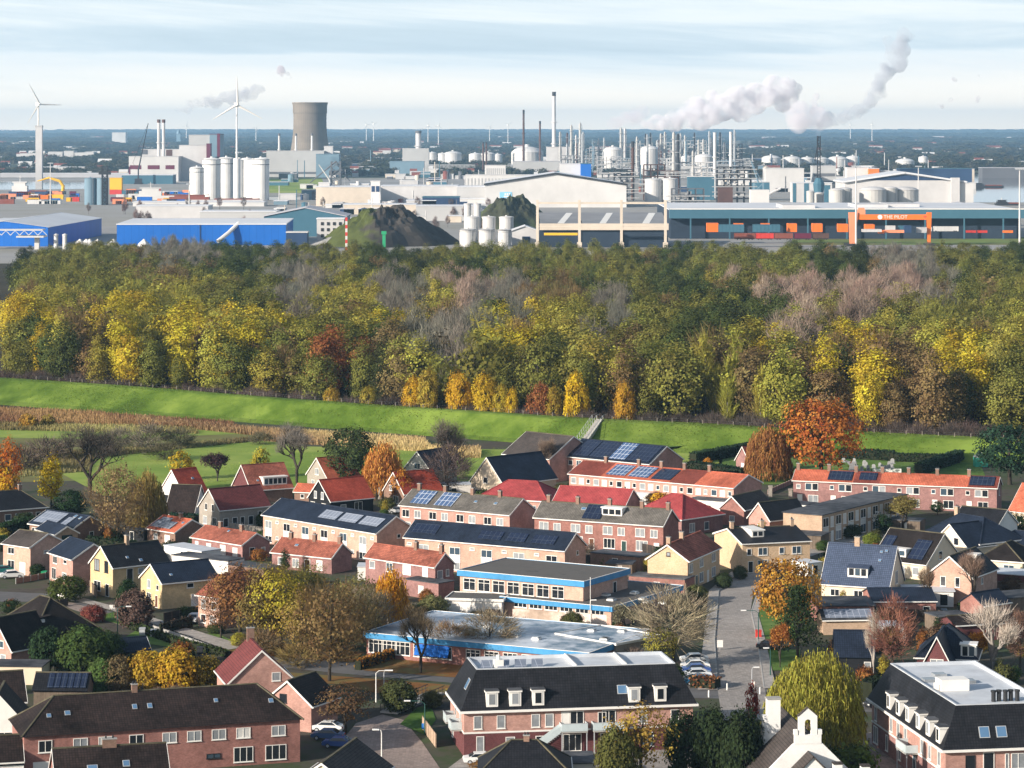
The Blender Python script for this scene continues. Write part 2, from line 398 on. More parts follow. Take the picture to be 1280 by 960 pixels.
    # chimneys: (fraction along the ridge, height[, width])
    for cdef in chim:
        fr, ch = cdef[0], cdef[1]; w = cdef[2] if len(cdef) > 2 else .7
        if roof == 'gy': cx_, cy_ = Wd / 2, fr * D
        else: cx_, cy_ = fr * Wd, D / 2
        zb = h + rise
        m_ = MB(); m_.box(cx_ - w / 2, cx_ + w / 2, cy_ - .3, cy_ + .3, zb - .45, zb + ch); m_.box(cx_ - w / 2 - .07, cx_ + w / 2 + .07, cy_ - .37, cy_ + .37, zb + ch + .002, zb + ch + .1, m=1)
        for d_ in (-w / 4, w / 4): m_.lathe([(.1, zb + ch + .1), (.08, zb + ch + .42)], 8, cx_ + d_, cy_, m=2)
        m_.obj('chimney', [BRK_CH if wall in ('cream', 'yellow', 'ivory', 'peach', 'tan') else B['brown'], GREY, DARKM], roof_at(fr))
    wh = 'F' if roof in ('gx', 'hip', 'flat') else side
    Lr = Wd if wh == 'F' else D
    def P(uf, v, off=0.0):
        q = slopept(roof, Wd, D, h, rise, wh, uf * Lr, v)
        e1 = slopept(roof, Wd, D, h, rise, wh, 1, 0) - slopept(roof, Wd, D, h, rise, wh, 0, 0); e2 = slopept(roof, Wd, D, h, rise, wh, 0, 1) - slopept(roof, Wd, D, h, rise, wh, 0, 0)
        nn = e1.cross(e2).normalized(); q = q + nn * (off + t)
        return q
    for (u0, u1, v0, v1, *mm) in solar:
        m_ = MB(); m_.slab([P(u0, v0, .14), P(u1, v0, .14), P(u1, v1, .14), P(u0, v1, .14)], .06); m_.obj('solar_panel', mm[0] if mm else SOL, roof_at((u0 + u1) / 2))
    for (uu, v, w, l) in sky:
        dv = l / Vector((D / 2 if wh == 'F' else Wd / 2, 0, rise)).length; du = w / Lr
        m_ = MB(); m_.slab([P(uu, v, .09), P(uu + du, v, .09), P(uu + du, v + dv, .09), P(uu, v + dv, .09)], .1)
        f_ = .08
        m_.slab([P(uu + f_ * du, v + f_ * dv, .105), P(uu + du - f_ * du, v + f_ * dv, .105), P(uu + du - f_ * du, v + dv - f_ * dv, .105), P(uu + f_ * du, v + dv - f_ * dv, .105)], .012, m=1)
        m_.obj('roof_window', [STEEL, SKYL], roof_at(uu))
    # dormers: (centre fraction, v of the sill on the slope, width, height, style)
    for (uu, v, w, hh, *st) in dorm:
        b0 = P(uu, v); st = st[0] if st else ''
        hor = D / 2 if wh == 'F' else Wd / 2
        e = {'F': (Vector((1, 0, 0)), Vector((0, 1, 0))), 'R': (Vector((0, 1, 0)), Vector((-1, 0, 0))), 'L': (Vector((0, -1, 0)), Vector((1, 0, 0)))}[wh]
        dd = hh * hor / max(rise, .5) + .3
        d = link('dormer', None, root, b0 - Vector((0, 0, t)), {'F': 0, 'R': R(90), 'L': R(-90)}[wh])
        me = MB(); me.box(-w / 2, w / 2, 0, dd, 0, hh, m=0); 
        if 'p' in st:                      # pitched cap
            me.slab([(-w / 2 - .2, -.2, hh), (w / 2 + .2, -.2, hh), (w / 2 + .2, dd + 1.0, hh + .55), (-w / 2 - .2, dd + 1.0, hh + .55)], .12, m=1)
        else: me.box(-w / 2 - .18, w / 2 + .18, -.2, dd, hh + .003, hh + .2, m=2 if 'k' in st else 0)
        dm = me.mesh('dormer', [WHITE, tm, RF['felt']]); bpy.data.objects.remove(d)
        d = link('dormer', dm, root, b0 - Vector((0, 0, t)), {'F': 0, 'R': R(90), 'L': R(-90)}[wh])
        nw = max(1, int(w // 1.1)); ww = (w - .3) / nw
        for i in range(nw):
            fr = MB(); x0 = -w / 2 + .15 + ww * i + .04; x1 = x0 + ww - .08; zz0, zz1 = .28, hh - .12
            fr.box(x0, x1, -.05, -.004, zz0, zz1); fr.quad((x0 + .07, -.055, zz0 + .07), (x1 - .07, -.055, zz0 + .07), (x1 - .07, -.055, zz1 - .07), (x0 + .07, -.055, zz1 - .07), m=1)
            fr.obj('window', [WHITE, WR.choice([GLASS[0], GLASS[0], GLASS[1], CURT])], d)
    return root, (a, u, n, Wd, D, rise)
def rows(n, items, margin=0.0):
    """repeat window specs n times over a facade: items have u inside one bay"""
    out = []
    for i in range(n):
        for (u_, *r) in items: out.append(((i + u_) / n, *r))
    return out
# ------------------------------------------------------------------ ground
def sheet(name, pts, z, m, kind='structure'):
    b = MB(); q = [G(*p, z) if len(p) == 2 else Vector(p) for p in pts]
    b.quad(*q); o = b.obj(name, m)
    if o.data.polygons[0].normal.z < 0: o.data.flip_normals()
    o['kind'] = kind; return o
def flat3(name, pts, z, m): return sheet(name, [(x, y, z) for x, y in pts], z, m)
GM = dict(
 soil=mat('garden_ground', (.105, .09, .075), .95, .45, .35, col2=(.04, .055, .024)),
 grass=mat('field_grass', (.20, .31, .045), .95, .3, .05, col2=(.26, .31, .07)),
 lawn=mat('lawn_grass', (.075, .16, .022), .95, .3, .3, col2=(.11, .17, .04)),
 dike=mat('dike_grass', (.082, .15, .014), .95, .4, .12, col2=(.125, .18, .028)),
 rough=mat('rough_pasture', (.21, .20, .075), .95, .4, .06, col2=(.13, .18, .045)),
 asphalt=mat('asphalt', (.13, .128, .13), .9, .15, .5),
 paving=mat('clinker_paving', (.36, .33, .305), .9, .14, .4, 'paver'),
 walk=mat('concrete_slabs', (.42, .39, .36), .9, .12, .5, 'paver', p=(.6, .6, .015, (.28, .26, .24, 1))),
 brickroad=mat('brick_road', (.33, .265, .235), .9, .18, .5, 'paver'),
 leaves=mat('leaf_litter', (.26, .11, .03), .95, .4, .5, col2=(.12, .10, .035)),
 forest=mat('forest_floor', (.045, .038, .022), .95, .4, .1),
 industry=mat('industrial_yard', (.42, .41, .40), .9, .35, .012, col2=(.24, .23, .20)),
 plain=mat('far_plain', (.07, .085, .045), .95, .4, .0012, col2=(.12, .115, .08)),
 water=mat('canal_water', (.03, .045, .055), .05, .02, .02, spec=.6),
 reed=mat('reed_bed_ground', (.27, .19, .10), .95, .35, .15, col2=(.15, .10, .05)),
)
g = MB(); g.quad((-16000, -300, 0), (16000, -300, 0), (16000, 27000, 0), (-16000, 27000, 0)); struct(g.obj('ground', GM['plain']))
flat3('village_ground', [(-160, 270), (160, 270), (190, 790), (-190, 790)], .03, GM['soil'])
flat3('forest_floor', [(-420, 600), (420, 600), (580, 1740), (-580, 1740)], .02, GM['forest'])
flat3('industrial_yard', [(-700, 1700), (700, 1700), (1500, 4600), (-1500, 4600)], .03, GM['industry'])
# meadows behind the village
sheet('meadow', [(130, 620), (560, 612), (640, 590), (640, 562), (380, 558), (330, 547), (180, 560), (60, 583)], .08, GM['grass'])
sheet('rough_meadow', [(-80, 605), (130, 600), (345, 548), (330, 540), (200, 522), (60, 513), (-80, 508)], .06, GM['rough'])
sheet('meadow_strip', [(-60, 546), (130, 549), (330, 541), (300, 535), (180, 531), (100, 536), (-60, 538)], .11, GM['grass'])
sheet('meadow_strip', [(640, 600), (900, 592), (905, 565), (860, 560), (640, 556)], .07, GM['grass'])
sheet('allotment_ground', [(895, 606), (1235, 604), (1225, 578), (1090, 572), (900, 568)], .07, GM['lawn'])
# dike: lofted ridge, crest and foot traced on the ground
crest = [(-120, 462, 6), (0, 472.5, 6), (160, 483, 6), (320, 496, 6), (480, 508, 6), (640, 518, 6), (740, 525, 6), (860, 530, 5.6), (960, 536, 5.2), (1080, 542, 4.8), (1230, 549, 4.5), (1400, 556, 4.5)]
foot = [(-120, 500), (0, 506), (160, 518), (320, 529), (480, 541), (640, 553), (740, 563), (860, 566), (960, 566), (1080, 570), (1230, 577), (1400, 584)]
d = MB(); prev = None; CREST = []
for (cxp, cyp, hz), (fx, fy) in zip(crest, foot):
    c = G(cxp, cyp, hz); f_ = G(fx, fy, .06); f_.x = c.x * f_.y / c.y
    if f_.y > c.y - 10: f_.y = c.y - 12
    bk = Vector((c.x * 1.02, c.y + 4, hz)); bf = Vector((c.x * 1.05, c.y + 20, 0))
    mid = f_.lerp(c, .25); mid.z = hz * .14
    mid2 = f_.lerp(c, .62); mid2.z = hz * .60
    hi = f_.lerp(c, .9); hi.z = hz * .95
    row = [f_, mid, mid2, hi, c, bk, bf]; CREST.append(c)
    if prev:
        for i in range(6): d.quad(prev[i], row[i], row[i + 1], prev[i + 1])
    prev = row
DK = d.obj('dike', GM['dike'], smooth=True); struct(DK)
def crest_at(x):
    """crest point at world x by walking the polyline"""
    for p, q in zip(CREST, CREST[1:]):
        if p.x <= x <= q.x or p is CREST[0] and x < p.x or q is CREST[-1] and x > q.x:
            t = (x - p.x) / (q.x - p.x); return p.lerp(q, t)
    return CREST[-1]
# lower berm on the right of the dike stairs
sheet('dike_foot_path', [(745, 561), (860, 553), (955, 545), (955, 548), (860, 557), (745, 566)], 1.2, GM['lawn'])
# roads
KERB = mat('kerb_stone', (.40, .39, .37), .85, .1, .8)
sheet('street', [(903, 900), (962, 900), (947, 800), (938, 765), (941, 745), (952, 729), (985, 705), (1035, 688), (1022, 682), (970, 697), (925, 715), (898, 740), (893, 800), (897, 862)], .06, GM['paving'])
sheet('pavement', [(872, 862), (897, 862), (893, 800), (898, 740), (922, 716), (915, 714), (886, 738), (880, 795)], .16, GM['walk'])
sheet('pavement', [(955, 860), (970, 860), (957, 800), (948, 768), (952, 745), (966, 730), (960, 727), (946, 744), (939, 766), (947, 800)], .16, GM['walk'])
sheet('street', [(-30, 752), (60, 752), (110, 765), (180, 787), (240, 806), (280, 822), (350, 834), (440, 843), (560, 853), (660, 866), (960, 875), (960, 858), (850, 850), (660, 838), (440, 826), (330, 816), (250, 800), (180, 778), (110, 755), (60, 742), (-30, 738)], .05, GM['asphalt'])
sheet('brick_street', [(60, 752), (110, 768), (170, 788), (230, 806), (280, 822), (300, 815), (200, 788), (130, 765), (80, 750)], .07, GM['brickroad'])
sheet('footpath', [(85, 748), (140, 763), (210, 786), (285, 812), (310, 808), (215, 779), (140, 757), (92, 744)], .17, GM['walk'])
sheet('driveway', [(432, 975), (560, 975), (528, 928), (505, 900), (478, 893), (445, 904), (428, 925)], .07, GM['brickroad'])
sheet('driveway', [(1060, 975), (1140, 975), (1105, 925), (1088, 915), (1068, 920)], .07, GM['brickroad'])
sheet('courtyard', [(560, 960), (900, 960), (870, 930), (590, 938)], .06, GM['paving'])
sheet('side_street', [(1030, 690), (1130, 680), (1135, 672), (1060, 660), (1020, 676)], .065, GM['paving'])
sheet('side_street', [(1060, 890), (1110, 890), (1110, 872), (1060, 872)], .06, GM['asphalt'])
# lawns
sheet('lawn', [(951, 800), (995, 800), (990, 760), (950, 745), (947, 768)], .10, GM['lawn'])
sheet('lawn', [(959, 838), (1000, 838), (1000, 812), (955, 812)], .10, GM['lawn'])
sheet('lawn', [(455, 838), (640, 852), (660, 838), (580, 830), (470, 822)], .10, GM['leaves'])
sheet('leaf_strewn_verge', [(330, 838), (460, 848), (640, 862), (580, 872), (470, 866), (420, 855), (340, 850)], .10, GM['leaves'])
sheet('leaf_strewn_verge', [(270, 815), (440, 828), (455, 815), (300, 798)], .10, GM['leaves'])
sheet('lawn', [(500, 905), (530, 918), (545, 900), (538, 880), (520, 885)], .10, GM['lawn'])
sheet('lawn', [(245, 795), (285, 812), (300, 805), (268, 790)], .10, GM['lawn'])
sheet('lawn', [(120, 772), (165, 785), (172, 776), (140, 765)], .11, GM['lawn'])
sheet('lawn', [(150, 800), (260, 815), (230, 803), (170, 788)], .11, GM['lawn'])
sheet('gravel_path', [(1060, 590), (1075, 590), (1070, 578), (1056, 575), (1062, 582)], .1, GM['walk'])
# water of the canal and the basin
flat3('canal_water', [(xat(1100, G(0, 253).y), G(0, 253).y), (xat(1420, G(0, 253).y), G(0, 253).y), (xat(1420, G(0, 216).y), G(0, 216).y), (xat(1170, G(0, 216).y), G(0, 216).y)], .12, GM['water'])
sheet('harbour_water', [(1175, 213), (1400, 213), (1400, 195), (1240, 200), (1130, 206)], .2, GM['water'])
sheet('harbour_water', [(-100, 238), (110, 236), (110, 228), (-100, 225)], .12, GM['water'])
sheet('canal_water', [(330, 250), (600, 249), (560, 246), (335, 246)], .12, GM['water'])
sheet('green_field', [(330, 241), (410, 241), (402, 223), (332, 223)], .14, GM['grass'])
sheet('grass_verge', [(990, 306), (1300, 306), (1300, 296), (990, 299)], .1, GM['rough'])
# spoil mounds in the industrial estate
def mound(name, cxp, base, top, wpx, depth, m, peak=.0, flat=.15, kind='structure'):
    c = G(cxp, base - 4); h = zat(top, c.y); rx = wpx / 2 * c.y / FP
    N, M = 64, 22; b = MB(); pr = None
    for j in range(M + 1):
        r = j / M; ring = []
        for i in range(N):
            t = 2 * math.pi * i / N
            rr = r * (1 + .10 * math.sin(3 * t + 1) + .06 * math.sin(7 * t))
            z = h * max(0, min(1, (1 - r) / (1 - flat))) ** .9 * (1 + (.07 * math.sin(5 * t + 9 * r) + .05 * math.sin(9 * t - 14 * r) + .10 * math.cos(t + .6) + .05 * math.sin(17 * t + 31 * r) + .04 * math.sin(29 * t - 23 * r)) * min(1, 3 * r))
            ring.append((c.x + peak * rx * (1 - r) + rx * rr * math.cos(t), c.y + depth * rr * math.sin(t), z))
        if pr:
            for i in range(N): k = (i + 1) % N; b.quad(pr[i], ring[i], ring[k], pr[k])
        pr = ring
    o = b.obj(name, m, smooth=True); o['kind'] = kind; return o
MOUND = mat('spoil_mound', (.055, .048, .042), .95, .4, .05, col2=(.075, .09, .022))
_t = MOUND.node_tree; _mm = [n for n in _t.nodes if n.type == 'MIX_RGB' and n.blend_type == 'MIX'][0]   # grass on the west flank, bare spoil on the east with its shade painted in
_tc = _t.nodes.new('ShaderNodeNewGeometry'); _sx = _t.nodes.new('ShaderNodeSeparateXYZ'); _t.links.new(_tc.outputs['Position'], _sx.inputs[0])
_r = _t.nodes.new('ShaderNodeMapRange'); _r.inputs[1].default_value = G(478, 300).x; _r.inputs[2].default_value = G(468, 300).x; _n = _t.nodes.new('ShaderNodeTexNoise'); _n.inputs['Scale'].default_value = .06; _t.links.new(_tc.outputs['Position'], _n.inputs['Vector'])
_a = _t.nodes.new('ShaderNodeMath'); _a.operation = 'MULTIPLY_ADD'; _a.inputs[1].default_value = 40; _t.links.new(_n.outputs[0], _a.inputs[0]); _t.links.new(_sx.outputs[0], _a.inputs[2]); _s2 = _t.nodes.new('ShaderNodeMath'); _s2.inputs[1].default_value = -20; _t.links.new(_a.outputs[0], _s2.inputs[0]); _t.links.new(_s2.outputs[0], _r.inputs[0]); _t.links.new(_r.outputs[0], _mm.inputs[0])
mound('spoil_mound', 480, 309, 262, 170, 60, MOUND, peak=-.06, flat=.26)
mound('grassy_mound', 636, 288, 249, 110, 50, mat('mound_turf', (.07, .075, .045), .95, .4, .05, col2=(.07, .11, .03)), flat=.3)
mound('gravel_heap', 420, 309, 296, 70, 25, GREY, flat=.2)
# air
hz = MB(); hz.box(-17000, 17000, -500, 28000, -1.5, 250)
HM = bpy.data.materials.new('haze_air'); HM.use_nodes = True; t_ = HM.node_tree; t_.nodes.clear()
vo = t_.nodes.new('ShaderNodeVolumePrincipled'); vo.inputs['Density'].default_value = HAZE_D = 4.6e-5; vo.inputs['Color'].default_value = (.40, .68, .98, 1); vo.inputs['Anisotropy'].default_value = 0.1
ou = t_.nodes.new('ShaderNodeOutputMaterial'); t_.links.new(vo.outputs[0], ou.inputs['Volume'])
HAZE = hz.obj('haze', HM); HAZE['kind'] = 'stuff'
# ------------------------------------------------------------------ the village houses
win = lambda u, z=.9, w=1.4, h=1.3, s='': (u, z, w, h, s)
UP, DN = 3.35, .75
HG = 'houses of the village'
# left group
house('brick_bungalow', 'long low dark-roofed brick bungalow at the left edge behind the solar-roofed bungalow', 'house', (-30, 641), (58, 634), 9.0, h=3, apex=613, roof='hip', wall='brown', tiles='black', F=[win(.45), win(.62, w=2), win(.75), (.88, .1, 1, 2.1, 'd')], chim=[(.75, 1)])
house('solar_bungalow', 'bungalow whose dark roof carries a wide field of pale grey solar panels', 'house', (37, 654), (90, 662), (125, 655), h=2.9, apex=645.6, wall='brown', tiles='navy', F=[win(.12, w=1.6), win(.4)], solar=[(.05, .56, .1, .92, SOLG), (.66, .8, .1, .7, SOLG)], sky=[(.72, .75, .8, .8), (.86, .7, .7, .7)], Rw=[(.55, .9, 1.1, 1.2)])
house('garage', 'small garage with dark arched door before the solar-panelled bungalow', 'garage', (46, 661), (70, 668), (93, 664.5), h=2.4, apex=658.5, wall='tan', tiles='navy', Rw=[(.5, .02, 2.2, 2.1, 'dk')])
house('detached_house', 'peach brick house with dark grey roof, leftmost of the houses along the lane', 'house', (4, 679), (38, 684), (75, 677), h=5.2, apex=667.5, wall='peach', tiles='greyb', F=[win(.3, 3.5, 1.8, 1.2, 'b'), win(.3, .7, 1.9, 1.7, 'b'), (.72, .1, 1.6, 2.2, 'dw')], Rw=[(.45, 3.7, 1.1, .6, 'c'), (.2, 1.2, 1.2, .6, 'c'), (.72, .1, .9, 2.1, 'd')], trim=True)
house('detached_house', 'pink brick house with blue-black roof between the peach house and the yellow gabled house', 'house', (62, 690), (91, 699), (121, 688), h=5.0, apex=680.5, wall='pink', tiles='navy', F=[win(.25, 3.3, 1.8, 1.3, 'b'), win(.68, 3.8, 1.4, .7, 'b'), win(.2, .5, 1.8, 2, 'b'), win(.65, .7, 2, 1.5, 'c')])
house('gabled_house', 'tall yellow brick house with dark green roof and chimney, gable to the lane', 'house', (113, 702.5), (141, 709), (207, 700.5), h=5.3, apex=683.5, roof='gy', wall='yellow', tiles='black', F=[win(.3, 4.1, 1.7, 2, 'k'), win(.72, 4.1, 1.2, 2, 'k'), win(.32, .7, 2.3, 1.7, 'b'), (.76, .05, 1.2, 2.2, 'd')], Rw=[(.3, 2.2, 1.3, 2.6, ''), (.5, 3.7, 1.2, 1, 'c'), (.6, .9, 1.3, 1.3, '')], chim=[(.45, 1.5)], sky=[(.5, .1, .6, .6), (.3, .3, .5, .5)])
house('gabled_house', 'lower yellow brick house with blue-black roof, gable beside the front garden tree', 'house', (176, 721), (202.5, 729), (268, 721), h=4.4, apex=706, roof='gy', wall='yellow', tiles='navy', F=[win(.4, 2.9, 1.3, 1.5, 'c'), win(.8, 3, .9, .9), win(.4, .6, 1.6, 1.6, 'b'), (.75, .05, 1, 2.1, 'd')], Rw=[(.5, 3.2, 1.3, .8, 'b'), (.6, .1, 1.8, 2, 'dw')], sky=[(.2, .3, .5, .5)])
house('hip_roofed_house', 'peach house with rust hipped roof half hidden by the brown trees', 'house', (248, 744), (274, 748), 12.0, h=5, apex=716, roof='hip', wall='peach', tiles='rust', F=[win(.25, 3.0, 1.1, 1.5), win(.75, 3.0, 1.1, 1.3), win(.25, .7, 1.2, 1.4), win(.7, .7, 1.4, 1.4)])
house('small_brick_house', 'small brick house with blue-grey solar panels on its orange roof', 'house', (184.5, 660), (219, 665.5), (250, 659), h=3.0, apex=650, wall='brown', tiles='orange', F=[win(.3, .8, 1.2, 1.5, 'c'), (.72, .05, 1.6, 2.2, 'dw')], Rw=[(.6, 1.0, 1.1, 1.4, 'c')], solar=[(.03, .75, .1, .62, SOLG), (.1, .45, .6, .85, SOLG)], chim=[(.62, 1.0)], sky=[(.86, .62, .6, .5)])
house('pensioner_row', 'low brick row with faded red roof and white doors left of the long black roof', 'house', (240, 671), (303, 681), (341, 677), h=3.0, apex=667, wall='plum', tiles='rust', F=[(.1, .05, 1, 2.3, 'dw'), win(.34, .9, 1.4, 1.4, 'w'), win(.62, .6, 1.6, 1.8, 'w'), (.86, .05, 1.4, 2.2, 'dw')], Rw=[(.35, .8, 1.3, 1.5), (.75, .9, 1, 1.2, 'c')], chim=[(.3, 1.2), (.72, 1.2)], sky=[(.5, .75, .5, .5)])
house('long_gabled_house', 'long greyish house with plum tiled roof and white-edged gable', 'house', (249, 632), (274.5, 637), (337, 631), h=4.2, apex=612, roof='gy', wall='greyb', tiles='maroon', F=[win(.35, 3.6, .9, 1.4), win(.68, 3.6, .9, 1.4), win(.3, .8, 1.5, 1.6), win(.75, .8, 1.5, 1.6)], Rw=[(.12, .6, 1.2, 1.8), (.3, .6, 1.2, 1.8), (.45, .6, 1, 1.8), (.62, .6, 1.2, 1.8), (.8, 1.4, .9, 1.8)])
house('red_roofed_house', 'house with tall steep red roof and white gable peak at the meadow', 'house', (198, 617), (232.5, 622), (257, 618), h=3.0, apex=588, roof='gy', wall='black', gable='white', tiles='red', F=[win(.5, 3.4, 1.1, 1.2)], sky=[(.35, .25, .7, .5), (.6, .6, .6, .5)])
house('dark_roofed_cottage', 'dark brown steep-roofed cottage in front of the white-peaked red roof', 'house', (207, 641), (242, 642), 9.0, h=2.2, apex=607, wall='white', tiles='brown', F=[win(.3), win(.7)])
house('dormered_house', 'red-roofed house with wide white dormer and dark gable at the edge of the meadow', 'house', (291, 606), (314, 612), (360, 607), h=3.0, apex=582, roof='gy', wall='brown', gable='wine', tiles='rust', dorm=[(.6, .12, 5.6, 1.7)], sky=[(.2, .3, .5, .4)])
house('small_gabled_house', 'small grey gabled house with orange roof left of the big dark tree', 'house', (384, 592), (409, 597), (440, 592), h=3.2, apex=573, roof='gy', wall='greyb', tiles='orange', F=[win(.5, 3.4, 1.7, 1.4, 'c'), win(.3, .8), win(.7, .8)])
house('black_boarded_house', 'black boarded house with bright red roof and white bargeboards', 'house', (386, 621), (413, 626), (450, 618), h=3.0, apex=600.5, roof='gy', wall='black', tiles='red', F=[win(.32, 3.0, 1, 1.5, 'c'), win(.64, 3.0, 1, 1.5, 'c'), win(.2, .6, 1.6, 1.6), win(.7, .6, 1.6, 1.6)], Rw=[(.3, .6, 1.4, 1.4), (.65, .3, 2, 2, 'b')])
house('small_shed', 'little orange-roofed shed left of the black boarded house', 'shed', (368, 614), (388, 615), 4.0, h=2.2, apex=606, wall='brown', tiles='orange', F=[win(.5, .8, .9, .9)])
house('brown_house', 'brown house with dark red roof beside the orange birch', 'house', (480, 612), (505, 617), (538, 610), h=3.0, apex=591, roof='gy', wall='brown', tiles='red', F=[win(.35, 3.1, 1.1, 1.3, 'c'), win(.6, .6, 2, 1.6)])
house('blue_roofed_house', 'grey gabled house with deep blue roof below the dike', 'house', (505.5, 585), (538, 588), (560, 582), h=3.6, apex=565, roof='gy', wall='grey', tiles='navy', F=[win(.5, 3.6, 1.8, 1.4, ''), win(.3, .8), win(.75, .8)], sky=[(.5, .3, .7, .6)])
house('cream_house', 'cream house with navy roof and low wing near the dike', 'house', (589, 600), (629, 605), (655, 592), h=4.0, apex=572.5, roof='gy', wall='ivory', tiles='navy', F=[win(.45, 3.7, 1.4, 1.3, 'b'), win(.2, .9, 1.6, 1.3, 'b'), win(.6, .9, 1.8, 1.3, 'b')], Rw=[(.4, .9, 1.4, 1.3)])
house('low_wing', 'low navy-roofed wing on the right of the cream house', 'house', (630, 607), (655, 603), 6.0, h=2.8, apex=594, wall='ivory', tiles='navy', F=[win(.5)])
house('hipped_terrace', 'broad pink brick block with grey-brown roof right below the dike stairs', 'house', (629, 567), (687, 573.5), (713, 563), h=5.4, apex=546, wall='pink', tiles='greyb', F=rows(3, [win(.3, 3.2, 2, 1.5, 'c'), win(.3, .7, 2.2, 1.6, 'c'), (.72, .05, 1, 2.1, 'd')]))
house('terrace_row', 'pink brick terrace with one pale and several black solar fields across its roof', 'terrace', (707, 570), (812, 580), (837.5, 572.5), h=5.5, apex=558.5, wall='pink', tiles='navy', F=rows(4, [win(.25, 3.6, 1.3, 1.1), win(.65, 3.4, 1.5, 1.4), win(.3, .7, 1.8, 1.5)]), solar=[(.0, .26, .05, .95), (.27, .50, .05, .95), (.51, .70, .05, .97, SOLB), (.71, .98, .05, .95)])
t6, _ = house('terrace_row', 'brick terrace with brown, blue-solar and orange roof sections facing the crimson roofs', 'terrace', (711.5, 592), (917, 610), (942, 602.5), h=5.2, apex=594, wall='pink', tiles='brownred', segs=[(0, .2, 'brownred'), (.2, .34, 'orange'), (.34, .48, 'orange'), (.48, .62, 'orange'), (.62, .77, 'brownred'), (.77, 1, 'orange')], F=rows(7, [win(.2, 3.2, 1.4, 1.3), win(.55, 3.2, 1.3, 1.3, 'w'), win(.85, 3.4, .9, 1, ''), win(.3, .6, 1.8, 1.6), (.75, .05, 1, 2.1, 'd')]), chim=[(.14, 1.4), (.345, 1.4), (.485, 1.4), (.625, 1.4), (.775, 1.4)], solar=[(.22, .335, .12, .92, SOLB), (.355, .475, .12, .92, SOLB), (.5, .615, .08, .88)])
house('crimson_roofed_house', 'house with crimson hipped roof, leftmost of three crimson roofs', 'house', (597, 622), (684, 627), 11.0, h=3.2, apex=601, roof='hip', wall='pink', tiles='crimson', F=[win(.2), win(.5), win(.8)])
house('crimson_roofed_house', 'house with crimson roof and white gable trim, middle of three crimson roofs', 'house', (688, 634), (778, 639), 11.5, side='L', h=3.2, apex=None, rise=3.6, wall='pink', tiles='crimson', F=[win(.2), win(.5), win(.8)])
house('crimson_roofed_house', 'house with crimson roof behind the small yellow tree, rightmost of three crimson roofs', 'house', (790, 642), (852, 650), (875, 639), h=3.2, apex=618, roof='hip', wall='plum', tiles='crimson', F=[win(.3), win(.6)], Rw=[(.25, .5, 1.6, 1.8, 'c'), (.6, .6, 1.4, 1.6)])
house('terrace_row', 'brick terrace with weathered grey roof carrying two blue solar arrays', 'terrace', (500, 631), (637, 643.5), (667, 637), h=5.5, apex=624, wall='pink', tiles='grey', F=rows(4, [win(.22, 3.2, 1.8, 1.5, 'b'), win(.66, 3.2, 1.6, 1.5, 'c'), win(.25, .6, 2, 1.7), (.7, .05, 1, 2.1, 'd')]), chim=[(.06, 1.3), (.30, 1.3), (.55, 1.3), (.8, 1.2)], solar=[(.08, .24, .12, .95, SOLB), (.30, .46, .12, .95, SOLB)], sky=[(.43, .6, .7, .6), (.62, .5, .7, .6), (.8, .5, .7, .6)])
house('terrace_row', 'brick terrace with grey roof, boxy white dormer and one black solar array', 'terrace', (668, 646), (829, 657), (852.5, 651.5), h=5.5, apex=637.5, wall='red', tiles='grey', F=rows(4, [win(.3, 3.1, 2, 1.6, 'c'), win(.72, 3.1, 1.5, 1.5, 'c'), win(.35, .5, 2.4, 1.9), (.8, .05, 1.1, 2.1, 'd')]), chim=[(.05, 1.3), (.28, 1.3), (.53, 1.3), (.78, 1.3), (.98, 1.3)], solar=[(.37, .51, .06, .96)], dorm=[(.585, .38, 4.2, 1.5)], sky=[(.33, .6, 1, .7)])
house('terrace_row', 'long terrace with blue-black roof and three pale grey solar strips', 'terrace', (329, 643), (471, 666.5), (510, 659.5), h=5.6, apex=646, wall='peach', tiles='navy', F=rows(6, [win(.30, 3.1, 2.1, 1.5, ''), (.30, 1.75, 2.1, 1.2, 'w'), win(.78, 4.3, 1, .5, 'c'), win(.3, .4, 2.1, 1.3, ''), win(.78, 1.2, .9, .6, 'c')]), Rw=[(.58, 4.2, .9, .8, 'b')], solar=[(.45, .60, .28, .75, SOLG), (.625, .775, .28, .75, SOLG), (.80, .96, .28, .75, SOLG)])
house('terrace_row', 'long terrace with blue-black roof and dark solar arrays behind the blue-trimmed school', 'terrace', (506, 671), (706, 688), (735, 681.5), h=5.6, apex=667, wall='peach', tiles='navy', F=rows(5, [win(.60, 3.1, 2.3, 1.4, ''), (.60, 1.8, 2.3, 1.2, 'w'), win(.15, 4.2, 1, .5, 'c'), win(.6, .4, 2.2, 1.4, '')]), Rw=[(.6, 4.2, .8, .8, 'b')], solar=[(.02, .18, .25, .8), (.45, .59, .2, .7), (.62, .74, .2, .7), (.78, .92, .2, .7)])
house('pensioner_row', 'low brick row with rust roof in front of the long blue-black terrace', 'house', (340, 689.5), (414.5, 697), (448, 692.5), h=3.0, apex=680, wall='plum', tiles='rust', F=[win(.15, .8, 1.3, 1.4), win(.4, .6, 1.5, 1.6, 'c'), (.6, .05, 1.3, 2.2, 'd'), win(.8, .5, 1.4, 1.8, 'w')], chim=[(.15, 1.2), (.55, 1.2), (.97, 1.3)], sky=[(.3, .5, .7, .5)])
